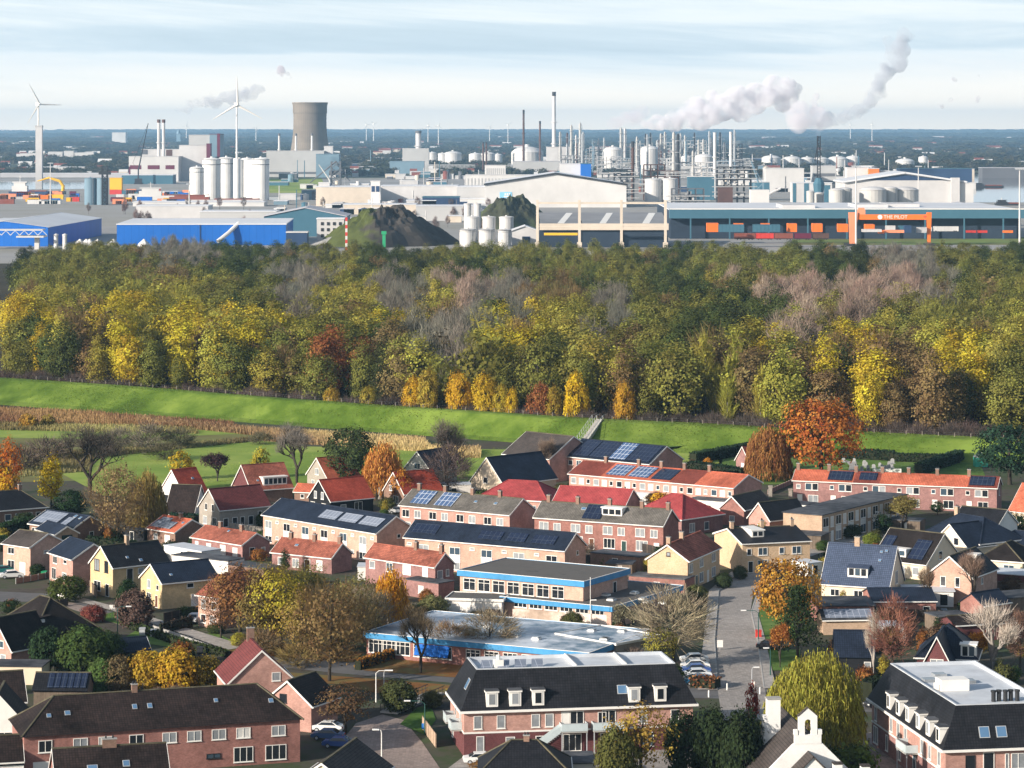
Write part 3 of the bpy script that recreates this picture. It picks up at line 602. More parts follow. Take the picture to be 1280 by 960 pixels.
house('brick_semi', 'two-storey brick house with rust roof left of the blue-trimmed school', 'house', (457, 695.5), (544, 708), (569, 704.5), h=5.0, apex=692, wall='plum', tiles='rust', F=[win(.1, 3.1), win(.35, 2.9, 1.6, 1.6), win(.6, 2.9, 2.0, 1.7, 'w'), (.86, 2.6, 1.3, 2.0, 'dw'), win(.4, .6, 1.6, 1.5), win(.7, .6, 1.6, 1.5)], Rw=[(.25, 2.8, 1.3, 1.4, 'c'), (.65, 3, .8, 1.2, 'c'), (.4, .7, 1.4, 1.4, 'c')], chim=[(.6, 1.3), (.96, 1.4)])
house('brick_annex', 'flat-roofed brick annex below the two-storey rust-roofed house', 'annex', (505, 724), (548, 730), 4.0, h=2.8, roof='flat', wall='plum', tiles='felt', F=[win(.5, .8, 1.2, 1.3, 'w')], over=.1)
# right of the school
house('semi_detached_pair', 'corner house pair with rust-orange roof, cream gable and ochre chimney', 'house', (809.5, 698), (859.5, 701), (914, 684.5), h=5.3, apex=681.5, roof='gy', wall='cream', tiles='rust', F=[win(.52, 5.9, .7, .7, 'k'), win(.12, .4, .9, .9)], Rw=[(.1, 3.0, 1.9, 1.6, 'c'), (.42, 3.2, 2.1, 1.5, 'c'), (.8, 3.2, 2.2, 1.5, 'c'), (.1, .6, 1.8, 1.9, ''), (.27, .05, 1, 2.1, 'd'), (.42, .6, 2.1, 1.7, 'c'), (.62, .05, 1, 2.1, 'd'), (.8, .6, 2.2, 1.7, 'c')], chim=[(.03, 1.3), (.42, 1.3)])
house('dormered_pair', 'cream house pair with black roof and small dormer beside the rust-orange corner pair', 'house', (893, 667), (928, 680), (979, 664.5), h=5.3, apex=661.5, roof='gy', wall='cream', tiles='black', Rw=[(.1, 3.2, .9, 1.2, ''), (.3, 3.1, 1.8, 1.4, ''), (.58, 3.2, 1, 1.2), (.8, 3.1, 1.8, 1.4), (.12, .05, 1, 2.1, 'd'), (.3, .6, 2.0, 1.7), (.55, .05, 1, 2.1, 'd'), (.8, .6, 2.0, 1.7)], chim=[(.05, 1.3), (.5, 1.3), (.95, 1.3)], dorm=[(.3, .35, 2.4, 1.3)])
house('gabled_house', 'brick house with dark grey roof and white gable edge behind the black-roofed pair', 'house', (900, 634.5), (930, 637), (977, 630), h=3.4, apex=621, roof='gy', wall='red', tiles='greyb', F=[win(.5, .8, 1.2, 1.2)], Rw=[(.3, .8, 1.2, 1.2)])
house('gabled_house', 'small pink gabled house with black roof between the brick house and the flat-roofed row', 'house', (936, 646), (962, 650), (985, 641), h=3.4, apex=629, roof='gy', wall='pink', tiles='black', F=[win(.5, 1, 1, 1.2)])
house('flat_roofed_row', 'modern flat-roofed row with tan end wall and white panelled facade', 'terrace', (979, 640.5), (1027.5, 644.5), (1109, 616.5), h=5.6, roof='flat', wall='tan', tiles='felt', over=.25, Rw=rows(7, [(.28, 3.2, 2.3, 1.8, 'b'), (.28, 2.1, 2.3, .9, 'w'), (.28, .3, 2.3, 1.7, ''), (.78, 3.0, 1.3, 2.0, 'w'), (.78, .05, 1.2, 2.2, 'dw')]))
house('carport', 'low dark carport with grey boarded gates below the flat-roofed row', 'carport', (977, 667), (1026, 670), 5.0, h=2.6, roof='flat', wall='timber', tiles='felt', over=.3)
house('terrace_row', 'long plum brick terrace with orange tiles, three dark solar roofs, by the allotments', 'terrace', (991.5, 600), (1246, 610), (1264, 606), h=5.2, apex=597, wall='plum', tiles='orange', segs=[(0, .165, 'orange'), (.165, .30, 'orange'), (.30, .43, 'brownred'), (.43, .86, 'orange'), (.86, 1, 'brownred')], F=rows(6, [win(.16, 3.5, .9, .9), win(.46, 3.2, 1.4, 1.5), win(.66, 3.2, 1.3, 1.5, ''), win(.6, .5, 2.2, 1.7), (.2, .05, 1.1, 2.2, 'dw')]), chim=[(.01, 1.4), (.165, 1.4), (.30, 1.3), (.43, 1.3), (.56, 1.3), (.70, 1.3), (.855, 1.4)], solar=[(.17, .29, .08, .95), (.325, .41, .2, .9), (.865, .985, .1, .95)], Rw=[(.5, 3.3, .9, 1.4)])
house('small_house', 'house with bright orange roof at the right edge behind the thuja hedge', 'house', (1262, 637), (1330, 645), 9.0, h=3.2, apex=612, wall='ivory', tiles='orange', F=[win(.2), win(.5)])
house('dormered_house', 'cream house with blue-grey tiled roof and white three-light dormer', 'house', (1027, 727.5), (1111, 733), (1135, 723.5), h=3.4, apex=684, wall='ivory', tiles='slate', F=[win(.2, 1.2, 1.6, 1.2), win(.55, 1.2, 1.6, 1.2), win(.85, .8, 1.5, 1.8)], Rw=[(.5, 3.2, 1.5, 2.2, 'c'), (.4, .6, 1.4, 1.6)], dorm=[(.52, .18, 3.5, 1.7, 'p')], chim=[(.42, 1.3, .9)], sky=[(.78, .6, .5, .4), (.78, .82, .5, .4), (.85, .85, .5, .4)])
house('half_hipped_barn', 'dark thatched house with two blue-black solar panels behind the blue-grey roof', 'house', (1092, 697), (1158, 705), (1180, 694), h=3.0, apex=668, wall='ivory', tiles='thatch', F=[win(.55, .8, 1.2, 1.4), win(.8, .8, 1.4, 1.4, 'c')], Rw=[(.4, 3.3, 1.2, 1.5), (.3, .8, 1.8, 1.5), (.7, .8, 1.8, 1.5)], solar=[(.02, .22, .35, .75), (.62, .9, .08, .72)], dorm=[(.45, .12, 3, 1.4)], gable='grey')
house('navy_roofed_villa', 'villa with navy hipped roof and cream front gable', 'villa', (1151, 668), (1225, 680.5), 11.0, h=4.0, apex=645.5, roof='hip', wall='ivory', tiles='navy', chim=[(.25, 1.2, .9)], Rw=[(.5, .8, 1.5, 1.6)], F=[win(.2), win(.9)])
house('gable_wing', 'cream gabled front wing of the navy-roofed villa', 'house wing', (1167, 677), (1209, 684), 7.0, h=3.8, apex=656, roof='gy', wall='ivory', tiles='navy', F=[win(.36, 3.8, 1.4, 1.3, 'c'), win(.68, 3.8, 1.3, 1.4), win(.3, .7, 1.6, 1.5)])
house('gabled_house', 'salmon gabled house with black roof and small white dormer at the right', 'house', (1160, 717), (1214.5, 721.5), (1238.5, 709), h=4.8, apex=696, roof='gy', wall='peach', tiles='black', F=[win(.35, 2.9, 1.0, 1.7, ''), win(.68, 2.9, .9, 1.7, 'b'), win(.4, .2, 1.8, .9, 'c')], Rw=[(.4, 3.0, .8, 1.1, 'c')], dorm=[(.62, .45, 2.0, 1.3)], sky=[(.35, .4, .8, 1.2)])
house('black_roofed_house', 'black-roofed house behind the navy villa, in front of the orange terrace', 'house', (1190, 655), (1245, 660), 9, h=3.5, apex=638, roof='gx', wall='white', tiles='black')
house('navy_roofed_bungalow', 'navy hip-roofed bungalow right of the villa below the thuja hedge', 'house', (1233, 680), (1300, 686), 9, h=3, apex=664, roof='hip', wall='ivory', tiles='navy')
house('navy_roofed_bungalow', 'low bungalow with dark thatch-like roof right of the salmon gabled house', 'house', (1222, 699), (1278, 703), 10, h=2.8, apex=677, roof='hip', wall='ivory', tiles='thatch', F=[win(.3), win(.7, .5, 2, 1.7)])
# flat roofed extensions and sheds on the right
house('flat_extension', 'flat grey-roofed extension with white fascia under the slate-roofed cream house', 'annex', (1022, 758), (1093, 757.5), 9.0, h=2.9, roof='flat', wall='red', tiles='felt', over=.3)
house('navy_roofed_annex', 'low annex with shallow navy roof, white fascia and three-light window', 'annex', (1091, 752), (1170, 751.5), 10.0, h=2.7, rise=1.3, roof='gx', wall='red', tiles='navy', trim=False, F=[(.28, .7, 1.3, 1.1, 'b'), (.48, .7, 1.3, 1.1, 'b'), (.85, .6, 1.2, 1.3, 'b')])
house('solar_shed', 'low shed whose roof is covered with pale solar panels', 'shed', (1029, 775), (1093, 774), 5.0, h=2.4, rise=1.1, wall='tan', tiles='felt', trim=False, solar=[(.05, .98, .05, .95, SOLG)])
house('black_shed', 'black boarded shed with navy roof and single white window', 'shed', (1045, 820), (1093, 820.5), 7.5, h=3.0, apex=None, rise=3.0, wall='black', tiles='navy', F=[(.82, .9, 1.0, 1.3, 'c')], trim=False, gut=False)
house('gambrel_house', 'dark brick house with navy roof and white-edged gambrel gable front', 'house', (1150, 836), (1192, 838), 9.0, h=2.6, rise=4.6, roof='gy', wall='wine', tiles='navy', F=[(.5, 2.5, 1.9, 1.6, ''), (.3, .6, 1.2, 1.3), (.7, .6, 1.2, 1.3)])
house('gambrel_house_main_roof', 'navy transverse roof behind the gambrel gable front', 'house wing', (1146, 822), (1220, 825), 9.0, h=3.2, rise=4.2, roof='hip', wall='wine', tiles='navy', dorm=[(.87, .05, 2.2, 1.9)])
house('green_roofed_shed', 'small dark shed with green sloping roof left of the pergola', 'shed', (1229, 757), (1262, 752), 5.0, h=2.4, rise=1.6, wall='red', tiles='navy', F=[win(.5, .6, .9, 1.2, 'c')], trim=False)
house('white_fascia_garage', 'garage with white fascia right of the green-roofed shed', 'garage', (1262, 748), (1310, 744), 6, h=2.6, roof='flat', wall='timber', tiles='felt')
house('white_trimmed_annex', 'flat annex with white fascia under the salmon gabled house', 'annex', (1131, 739), (1192, 739.5), 6, h=2.6, roof='flat', wall='white', tiles='pale', over=.3, F=[(.8, .2, 1.4, 2, 'b')])
house('pergola_shed', 'garden room with pale striped roof right of the salmon house', 'garden room', (1232, 716), (1290, 720), 6, h=2.6, roof='flat', wall='wine', tiles='pale', over=.4)
house('long_low_garage', 'long low dark garage behind the bare white birch', 'garage', (1195, 782), (1300, 776), 6, h=2.6, rise=.9, wall='wine', tiles='brown', trim=False)
# lower left
house('thatched_house', 'house with large black thatched roof and white dormer at the left edge', 'house', (-20, 789), (38, 805), (93, 782), h=3.0, apex=747, roof='hip', wall='pink', tiles='thatch', F=[win(.55, .7, 1.2, 1.6, 'c'), (.75, .05, 1, 2.2, 'dw'), win(.92, .7, 1, 1.6, 'c')], dorm=[(.72, .22, 3.2, 1.8, 'p')], Rw=[(.5, .4, 1.8, 1.8, 'w')])
house('gable_wing', 'pink front gable wing of the black-thatched house', 'house wing', (-25, 806), (14, 812), 8, h=3.2, rise=4.2, roof='gy', wall='pink', tiles='thatch', F=[(.7, 3.2, .9, 1.1), (.75, .6, 1.1, 1.7, 'c')])
house('beige_garage', 'flat beige garage at the left edge below the beech hedge', 'garage', (-20, 833), (52, 834), 5, h=2.6, roof='flat', wall='ivory', tiles='felt', over=.15)
house('dark_roofed_house', 'house with plain dark roof at the left edge beside the solar carport', 'house', (-40, 880), (32, 876), 9, h=3.2, apex=839, wall='wine', tiles='brown', F=[(.8, .6, 1.4, 1.6, 'w')])
house('white_gabled_house', 'white gabled house cut by the left edge', 'house', (-35, 904), (30, 903), 8, h=3.4, apex=868, roof='gy', wall='white', tiles='brown', F=[(.7, .4, 3, 1.8, 'b')])
house('solar_carport', 'low shed with a row of dark solar panels between white rails', 'carport', (42, 862), (108, 862.5), 5.0, h=2.3, rise=1.8, wall='timber', tiles='black', trim=False, gut=False, solar=[(.25 + .125 * i, .36 + .125 * i, .05, .95) for i in range(6)])
house('garden_shed', 'garden shed with small blue roof among the yellow bushes', 'shed', (149, 815), (187, 812), 4.5, h=2.2, rise=1.5, wall='timber', tiles='navy', gut=False)
R46 = [win(.075, 3.3, 1.7, 1.5, 'b'), (.075, .1, 3, 2.1, 'dw')] + [win(u, 3.5, 1.8, 1.3, s) for u, s in ((.2, 'c'), (.29, 'w'), (.4, 'b'), (.52, 'c'), (.61, 'c'), (.70, 'c'), (.79, 'w'), (.92, 'c'))] + [win(.79, .5, 2.5, 1.9, 'b'), win(.91, .5, 2.7, 1.9, 'b'), win(.68, 1.2, 1.8, .6, 'k')]
house('terrace_row', 'long red-brown terrace with dark brown tiled roof along the bottom left', 'terrace', (30, 921), (375, 899), 10.5, side='L', h=5.4, apex=None, rise=3.8, roof='hip', gut=False, wall='red', tiles='brown', F=R46, sky=[(.09, .42, .55, .6), (.155, .45, .7, .7), (.40, .5, .6, .8), (.455, .5, .6, .8), (.7, .55, .5, .6), (.9, .45, .6, .7)], chim=[(.42, .8)], over=.4)
house('front_wing', 'dark tiled front wing with two roof windows and a squat chimney at the bottom left', 'house wing', (72, 992), (213, 984), 10.0, side='L', h=4.9, rise=3.9, wall='red', tiles='brown', sky=[(.28, .45, 1.2, .8), (.6, .5, .8, .9)], chim=[(.5, .9, 1.6)], over=.3)
house('lean_to_garage', 'low garage with white door left of the red-brown terrace', 'garage', (-10, 952), (28, 950), 6, h=2.8, rise=2.4, side='L', wall='black', tiles='brown', F=[(.5, .1, 4, 2.1, 'dw')])
house('gabled_house', 'pink gabled house with maroon roof and chimney behind the red-brown terrace', 'house', (286, 854), (368, 850), (271, 836.5), side='L', h=4.2, apex=814, roof='gy', wall='pink', tiles='maroon', F=[(.72, 4.2, 1.2, 1.2, 'c'), (.3, 1.5, 1, 1)], chim=[(.9, 1.6, 1.0)])
house('gable_wing', 'small pink gabled wing with black roof in front of the maroon-roofed house', 'house wing', (331, 876), (389, 882), 7.0, h=3.6, apex=852, roof='gy', wall='pink', tiles='brown', F=[(.4, 3.6, 1.1, 1.2, 'k'), (.5, .6, 1, 1)])
house('gabled_garage', 'grey-brown roofed garage block with white edge at the bottom, beside parked cars', 'garage', (357, 985), (448, 990), 14.0, h=3.2, rise=3.0, roof='gy', wall='ivory', tiles='greyb', over=.3)
house('hip_roofed_annex', 'dark pyramid-roofed annex with silver flue at the bottom centre', 'annex', (600, 968), (712, 968), 9, h=2.8, rise=3.2, roof='hip', wall='wine', tiles='black', chim=[(.52, .5)])
house('flat_annex', 'flat annex with skylight right of the pyramid roof', 'annex', (700, 955), (745, 954), 6, h=2.7, roof='flat', wall='white', tiles='felt')
# small sheds and garages between the gardens
SHED = [((205, 682), (252, 690), 'pale flat-roofed white lean-to beside the faded red row', 'pale', 'white', 2.4), ((215, 694), (285, 702), 'flat white-edged carport behind the lower yellow house', 'felt', 'white', 2.4),
 ((285, 706), (330, 712), 'flat grey garage left of the low rust-roofed row', 'felt', 'brown', 2.5), ((342, 642), (352, 640), 'pale board fence shed right of the plum-roofed house', 'pale', 'white', 2.2),
 ((447, 709), (487, 709), 'white canvas canopy beside the two-storey rust-roofed house', 'pale', 'white', 2.4), ((476, 667), (508, 671), 'flat dark lean-to at the end of the long terrace with grey solar strips', 'felt', 'brown', 2.6),
 ((738, 691), (800, 697), 'dark flat garage row behind the school extension', 'felt', 'brown', 2.5), ((757, 705), (790, 706), 'small green-grey garden shed behind the school', 'felt', 'timber', 2.2),
 ((786, 720), (856, 725), 'flat brick garage with dark roof left of the rust-orange corner pair', 'felt', 'red', 2.6), ((860, 624), (912, 628), 'white flat-roofed garage row with navy roof behind the crimson roofs', 'felt', 'white', 2.8),
 ((760, 615), (850, 618), 'pale flat garages between the brick terrace and the crimson roofs', 'pale', 'white', 2.5), ((560, 625), (600, 628), 'low pale shed behind the weathered grey terrace', 'pale', 'white', 2.3),
 ((545, 607), (590, 606), 'low white garage left of the cream house', 'pale', 'white', 2.5), ((425, 640), (470, 647), 'flat dark shed right of the black boarded house', 'felt', 'black', 2.3),
 ((1110, 650), (1150, 652), 'grey garden shed in front of the plum terrace', 'felt', 'timber', 2.2), ((1093, 783), (1132, 783), 'white flat carport right of the pale solar shed', 'pale', 'white', 2.2),
 ((1174, 772), (1215, 769), 'grey garden shed below the salmon house', 'felt', 'timber', 2.3), ((968, 628), (1010, 632), 'grey roofed garage left of the flat-roofed row', 'felt', 'white', 2.6),
 ((112, 690), (150, 694), 'dark shed behind the tall yellow house', 'felt', 'timber', 2.3), ((150, 660), (180, 664), 'low dark shed under the brown trees', 'felt', 'black', 2.3),
 ((350, 630), (372, 632), 'white garage behind the long blue-black terrace', 'pale', 'white', 2.5), ((515, 615), (550, 618), 'brown wooden shed right of the dark red roofed house', 'felt', 'timber', 2.4),
 ((640, 610), (665, 612), 'small tan shed below the hipped block', 'felt', 'tan', 2.3), ((1010, 705), (1028, 703), 'white garden shed left of the slate-roofed cream house', 'pale', 'white', 2.3)]
for (p, q, lab, rf, wl_, hh) in SHED:
    house('garden_shed', lab, 'shed', p, q, 4.5, h=hh, roof='flat', wall=wl_, tiles=rf, over=.12, F=[(.5, .05, 1.2, 1.9, 'd')])
# ------------------------------------------------------------------ school, apartment blocks, church
BLUE = mat('blue_fascia_paint', (.06, .26, .50), .5, .15)
BLUE2 = mat('blue_canvas', (.012, .13, .50), .7, .1)
def block(name, label, cat, A, Bp, C, side, h, wall, tiles, F=(), Rw=(), Lw=(), fh=.75, fm=None, over=.25, base=None, group=None):
    root, (a, u, n, Wd, D, _) = house(name, label, cat, A, Bp, C, side=side, h=h, roof='flat', wall=wall, tiles=tiles, F=F, Rw=Rw, Lw=Lw, over=over - .05, group=group)
    f = MB(); o = over; t = .12
    for (x0, x1, y0, y1) in ((-o - t, Wd + o + t, -o - t, -o - .002), (-o - t, Wd + o + t, D + o + .002, D + o + t), (-o - t, -o - .002, -o, D + o), (Wd + o + .002, Wd + o + t, -o, D + o)):
        f.box(x0, x1, y0, y1, h - fh + .18, h + .22); f.box(x0 - .02, x1 + .02, y0 - .02, y1 + .02, h + .221, h + .29, m=1)
    f.obj('fascia', [fm or BLUE, WHITE], root)
    if base:
        bb = MB(); bb.box(-.03, Wd + .03, -.03, D + .03, 0, base[0]); bb.obj('plinth', B[base[1]], root)
    return root, Wd, D
band = lambda n, z, w, h, s='t', u0=0, u1=1: [(u0 + (u1 - u0) * (i + .5) / n, z, w, h, s) for i in range(n)]
r_, Wd, D = block('school_building', 'upper school block with bright blue fascia, gravel roof and a band of white-framed windows', 'school building', (575, 714), (729, 728), (775, 711.5), 'R', 6.6, 'peach', 'gravel', F=band(7, 3.6, 2.3, 2.0, 'tb', .02, .86), Rw=[(.7, 3.3, 1.2, 2, 'b')], fh=.9)
block('school_wing', 'low school wing with blue fascia and dark gravel roof with domed rooflights', 'school building', (628, 747), (764, 760), (845, 733), 'R', 3.4, 'peach', 'gravel', F=band(6, 2.1, 2.4, .8, 'b', .1, .95), fh=.75)
block('school_building', 'white-panelled low school link left of the blue-trimmed wing', 'school building', (559, 749), (627, 751), 6.0, 'R', 3.3, 'white', 'gravel', fh=.3, fm=WHITE, F=[(.85, .4, 2.6, 1.6, 'b')])
r_, Wd, D = block('school_building', 'long low school front with blue fascia, patchy pale roof and blue window awnings', 'school building', (458, 792), (735, 817.5), (800, 788), 'R', 3.5, 'red', 'patch', F=band(3, .75, 2.6, 2.0, 'tb', .015, .20) + band(3, .75, 2.4, 1.9, 'tb', .225, .39) + band(6, .9, 2.4, 1.7, 'tb', .45, .95), Rw=[(.3, .9, 2, 1.3, 'b'), (.6, .9, 2, 1.3, 'b')], fh=.8)
for i in range(3):
    a_ = MB(); x0 = Wd * (.235 + .052 * i); x1 = x0 + Wd * .05
    a_.slab([(x0, -1.0, 1.15), (x1, -1.0, 1.15), (x1, -.32, 2.75), (x0, -.32, 2.75)], .05); a_.obj('awning', BLUE2, r_)
block('school_building', 'grey school annex with pale roof at the right of the school front', 'school building', (770, 806), (824, 796), 12.0, 'R', 3.6, 'greyb', 'patch', fh=.25, fm=WHITE, F=[(.3, 1, 1.9, 1.4, ''), (.65, 1, 1.6, 1.4, '')])
def roofbits(root, n, x0, x1, y0, y1, z, label=None):
    for i in range(n):
        d_ = MB(); d_.box(-.6, .6, -.6, .6, 0, .25); d_.box(-.5, .5, -.5, .5, .25, .42, m=1)
        d_.obj('rooflight', [WHITE, CURT], root, loc=(x0 + (x1 - x0) * WR.random(), y0 + (y1 - y0) * WR.random(), z))
roofbits(r_, 9, Wd * .3, Wd * .95, 2, D - 2, 3.67)
sw = [o for o in bpy.data.objects if o.name == 'school_wing'][0]; roofbits(sw, 6, 14, 26, 4, 14, 3.57)
# free-standing mural panel wall in front of the wing
MUR = mat('faded_mural_wall', (.55, .42, .33), .9, .25, .8, col2=(.66, .55, .48))
w_ = MB(); w_.box(0, 1, -.12, .12, 0, 2.2); a_, b_ = G(641, 778), G(760, 786)
o = w_.obj('mural_wall', MUR); o.location = a_; o.scale.x = (b_ - a_).length; o.rotation_euler.z = math.atan2(b_.y - a_.y, b_.x - a_.x); tag(o, 'faded peach painted garden wall below the blue-trimmed school wing', 'wall')
w_ = MB(); w_.lathe([(.06, 0), (.04, 8)], 8); w_.lathe([(.09, 8.0), (.02, 8.12)], 8); o = w_.obj('flagpole', WHITE, loc=G(738, 785)); tag(o, 'white flagpole before the blue-trimmed school wing', 'flagpole')

def mansard(name, label, A, Bp, C, side, h, ins, rise, wallF, wallTop, F, Lw, dormF, dormL, skyF=(), skyL=()):
    a, u, n, Wd, D = plan(A, Bp, C, side, h)
    root = thing(name, label, 'apartment building', (a.x, a.y, 0), math.atan2(u.y, u.x))
    wl = MB(); wl.box(0, Wd, 0, D, 0, 3.0, top=False); wl.box(0, Wd, 0, D, 3.0, h, m=1, top=True, bot=False); wl.obj('wall', [B[wallF], B[wallTop]], root)
    st = MB(); st.box(-.04, Wd + .04, -.04, D + .04, 2.93, 3.15); st.obj('string_course', WHITE, root)
    o = .5; tm = RF['black']; i = ins; z1 = h + rise; rb = MB()
    c = [(-o, -o, h + .1), (Wd + o, -o, h + .1), (Wd + o, D + o, h + .1), (-o, D + o, h + .1)]
    q = [(i, i, z1), (Wd - i, i, z1), (Wd - i, D - i, z1), (i, D - i, z1)]
    for k in range(4): j = (k + 1) % 4; rb.quad(c[k], c[j], q[j], q[k])
    rb.obj('mansard_roof', tm, root)
    fl = MB(); fl.quad(*[(x, y, z1 - .3) for x, y, _ in q])
    t = .25
    fl.box(i, Wd - i, i, i + t, z1 - .3, z1 + .12); fl.box(i, Wd - i, D - i - t, D - i, z1 - .3, z1 + .12); fl.box(i, i + t, i + t, D - i - t, z1 - .3, z1 + .12); fl.box(Wd - i - t, Wd - i, i + t, D - i - t, z1 - .3, z1 + .12)
    flat_ = fl.obj('flat_roof', RF['pale'], root)
    ea = MB(); ea.box(-o - .12, Wd + o + .12, -o - .12, -o + .02, h - .18, h + .12); ea.box(-o - .12, -o + .02, -o + .02, D + o + .12, h - .18, h + .12); ea.box(Wd + o - .02, Wd + o + .12, -o + .02, D + o + .12, h - .18, h + .12)
    ea.box(-o, Wd + o, -o, 0, h - .03, h + .03); ea.box(-o, 0, 0, D + o, h - .03, h + .03)
    ea.obj('eaves', WHITE, root)
    for (uu, z, w, hh, *s) in F: window(root, uu * Wd, -.004, z, w, hh, s[0] if s else '')
    for (uu, z, w, hh, *s) in Lw: window(root, -.004, uu * D, z, w, hh, s[0] if s else '', R(-90))
    k = (i + o) / rise
    def dorm(uu, z, face):
        w, hh = 1.5, 2.0; y = -o + (z - h) * k; dd = hh * k + .25
        m = MB(); m.box(-w / 2, w / 2, -.15, dd, 0, hh); m.box(-w / 2 - .15, w / 2 + .15, -.3, dd + .1, hh + .003, hh + .14, m=2)
        m.box(-w / 2 - .13, w / 2 + .13, -.28, dd, hh - .2, hh, m=0)
        loc, rz = ((uu * Wd, y, z), 0) if face == 'F' else ((y, uu * D, z), R(-90))
        d = m.obj('dormer', [WHITE, tm, RF['felt']], root, loc=loc, rz=rz)
        f = MB(); f.box(-.5, .5, -.2, -.153, .2, 1.72); f.quad((-.4, -.205, .3), (.4, -.205, .3), (.4, -.205, 1.62), (-.4, -.205, 1.62), m=1); f.obj('window', [WHITE, WR.choice([GLASS[0], GLASS[0], CURT])], d)
    for d in dormF: dorm(d, h + .55, 'F')
    for d in dormL: dorm(d, h + .55, 'L')
    for (uu, v, w, l, face) in [(*s, 'F') for s in skyF] + [(*s, 'L') for s in skyL]:
        L = math.hypot(i + o, rise); dv = l / L; m = MB()
        def P(x, v, off):
            y = -o + (i + o) * v; z = h + .1 + (rise - .1) * v; nn = Vector((0, -rise, i + o)).normalized() * off
            return Vector((x, y + nn.y, z + nn.z))
        m.slab([P(0, v, .08), P(w, v, .08), P(w, v + dv, .08), P(0, v + dv, .08)], .1)
        m.slab([P(.09, v + .015, .095), P(w - .09, v + .015, .095), P(w - .09, v + dv - .015, .095), P(.09, v + dv - .015, .095)], .012, m=1)
        so = m.obj('roof_window', [STEEL, SKYL], root)
        if face == 'F': so.location = (uu * Wd, 0, 0)
        else: so.location = (0, uu * D, 0); so.rotation_euler.z = R(-90)
    return root, Wd, D, flat_
def balcony(root, x, y, z, w, d, posts=True, rz=0):
    m = MB(); m.box(-w / 2, w / 2, -d, -.01, 0, .15); m.box(-w / 2, w / 2, -d, -d + .05, .2, 1.15, m=1); m.box(-w / 2, -w / 2 + .05, -d + .05, -.01, .2, 1.15, m=1); m.box(w / 2 - .05, w / 2, -d + .05, -.01, .2, 1.15, m=1)
    m.box(-w / 2 - .02, w / 2 + .02, -d - .02, -d + .07, 1.152, 1.22, m=2)
    if posts:
        for px_ in (-w / 2 + .1, w / 2 - .1): m.box(px_ - .06, px_ + .06, -d + .1, -d + .22, -z, -.002, m=2)
    m.obj('balcony', [GREY, mat('frosted_balcony_glass', (.52, .60, .62), .25, .08), STEEL], root, loc=(x, y, z), rz=rz)
rt, Wd, D, fl = mansard('apartment_block', 'long apartment block with black mansard roof, white dormers and outdoor stair, bottom centre', (580, 889.5), (866, 880), 12.2, 'L', 5.8, 1.9, 4.9, 'wine', 'pink',
   [(.07, .6, 1.0, 2.0, 'c')] + [win(u, 3.5, 1.1, 1.7, s) for u, s in ((.06, 'c'), (.16, 'c'), (.31, 'c'), (.37, 'c'), (.6, ''), (.78, 'c'), (.92, ''))] + [(.44, 3.2, 1.1, 2.2, 'dw'), (.49, 3.3, 1.8, 2.1, 'b'), (.63, 3.3, 1.8, 2.1, 'b'), (.47, .3, 2.4, 2.2, 'b'), (.63, .3, 2.2, 2.2, 'b'), (.2, .8, 1.2, 1.6, 'c'), (.33, .8, 1.2, 1.6, ''), (.8, .6, 1.6, 1.8, '')],
   [(.25, 3.3, 1.4, 2.0, 'c'), (.6, 3.3, 1.2, 2.0, 'b'), (.8, .6, 1.2, 2, '')], [.12, .22, .32, .74, .855], [], skyF=[(.67, .3, 1.3, 1.2)], skyL=[(.3, .45, 1.3, 1.5)])
balcony(rt, Wd * .47, 0, 2.95, 3.4, 1.7); balcony(rt, Wd * .62, 0, 2.95, 4.0, 1.7)
balcony(rt, 0, D * .25, 2.95, 2.6, 1.4, False, R(-90)); balcony(rt, 0, D * .65, 2.95, 2.6, 1.4, False, R(-90))
st = MB()
for i in range(15): st.box(-.25 + -.27 * i, .02 - .27 * i, -1.6, -.5, 2.95 - .19 * (i + 1), 3.0 - .19 * (i + 1))
for y in (-1.65, -.48): st.slab([(0, y, 3.9), (-4.1, y, 1.0), (-4.1, y, .1), (0, y, 3.0)], .05, m=1)
st.obj('outdoor_stair', [GREY, mat('frosted_balcony_glass', (.52, .60, .62))], rt, loc=(Wd * .41, 0, 0))
for i in range(4):
    m = MB(); x = 2.6 + i * 2.2; m.slab([(x, 3, .1), (x + 1.5, 3, .1), (x + 1.9, 5.2, .7), (x + .4, 5.2, .7)], .06); m.obj('solar_panel', SOLG, fl, loc=(0, 0, 10.6))
m = MB(); m.box(-.6, .6, -.6, .6, 0, 1.1); m.lathe([(.25, 1.1), (.25, 1.7)], 10); m.obj('roof_vent', WHITE, fl, loc=(Wd * .17, 4, 10.45))
for x in (.5, .72): m = MB(); m.box(-.1, .1, -4, 4, 0, .5); m.obj('roof_upstand', WHITE, fl, loc=(Wd * x, D / 2, 10.45))
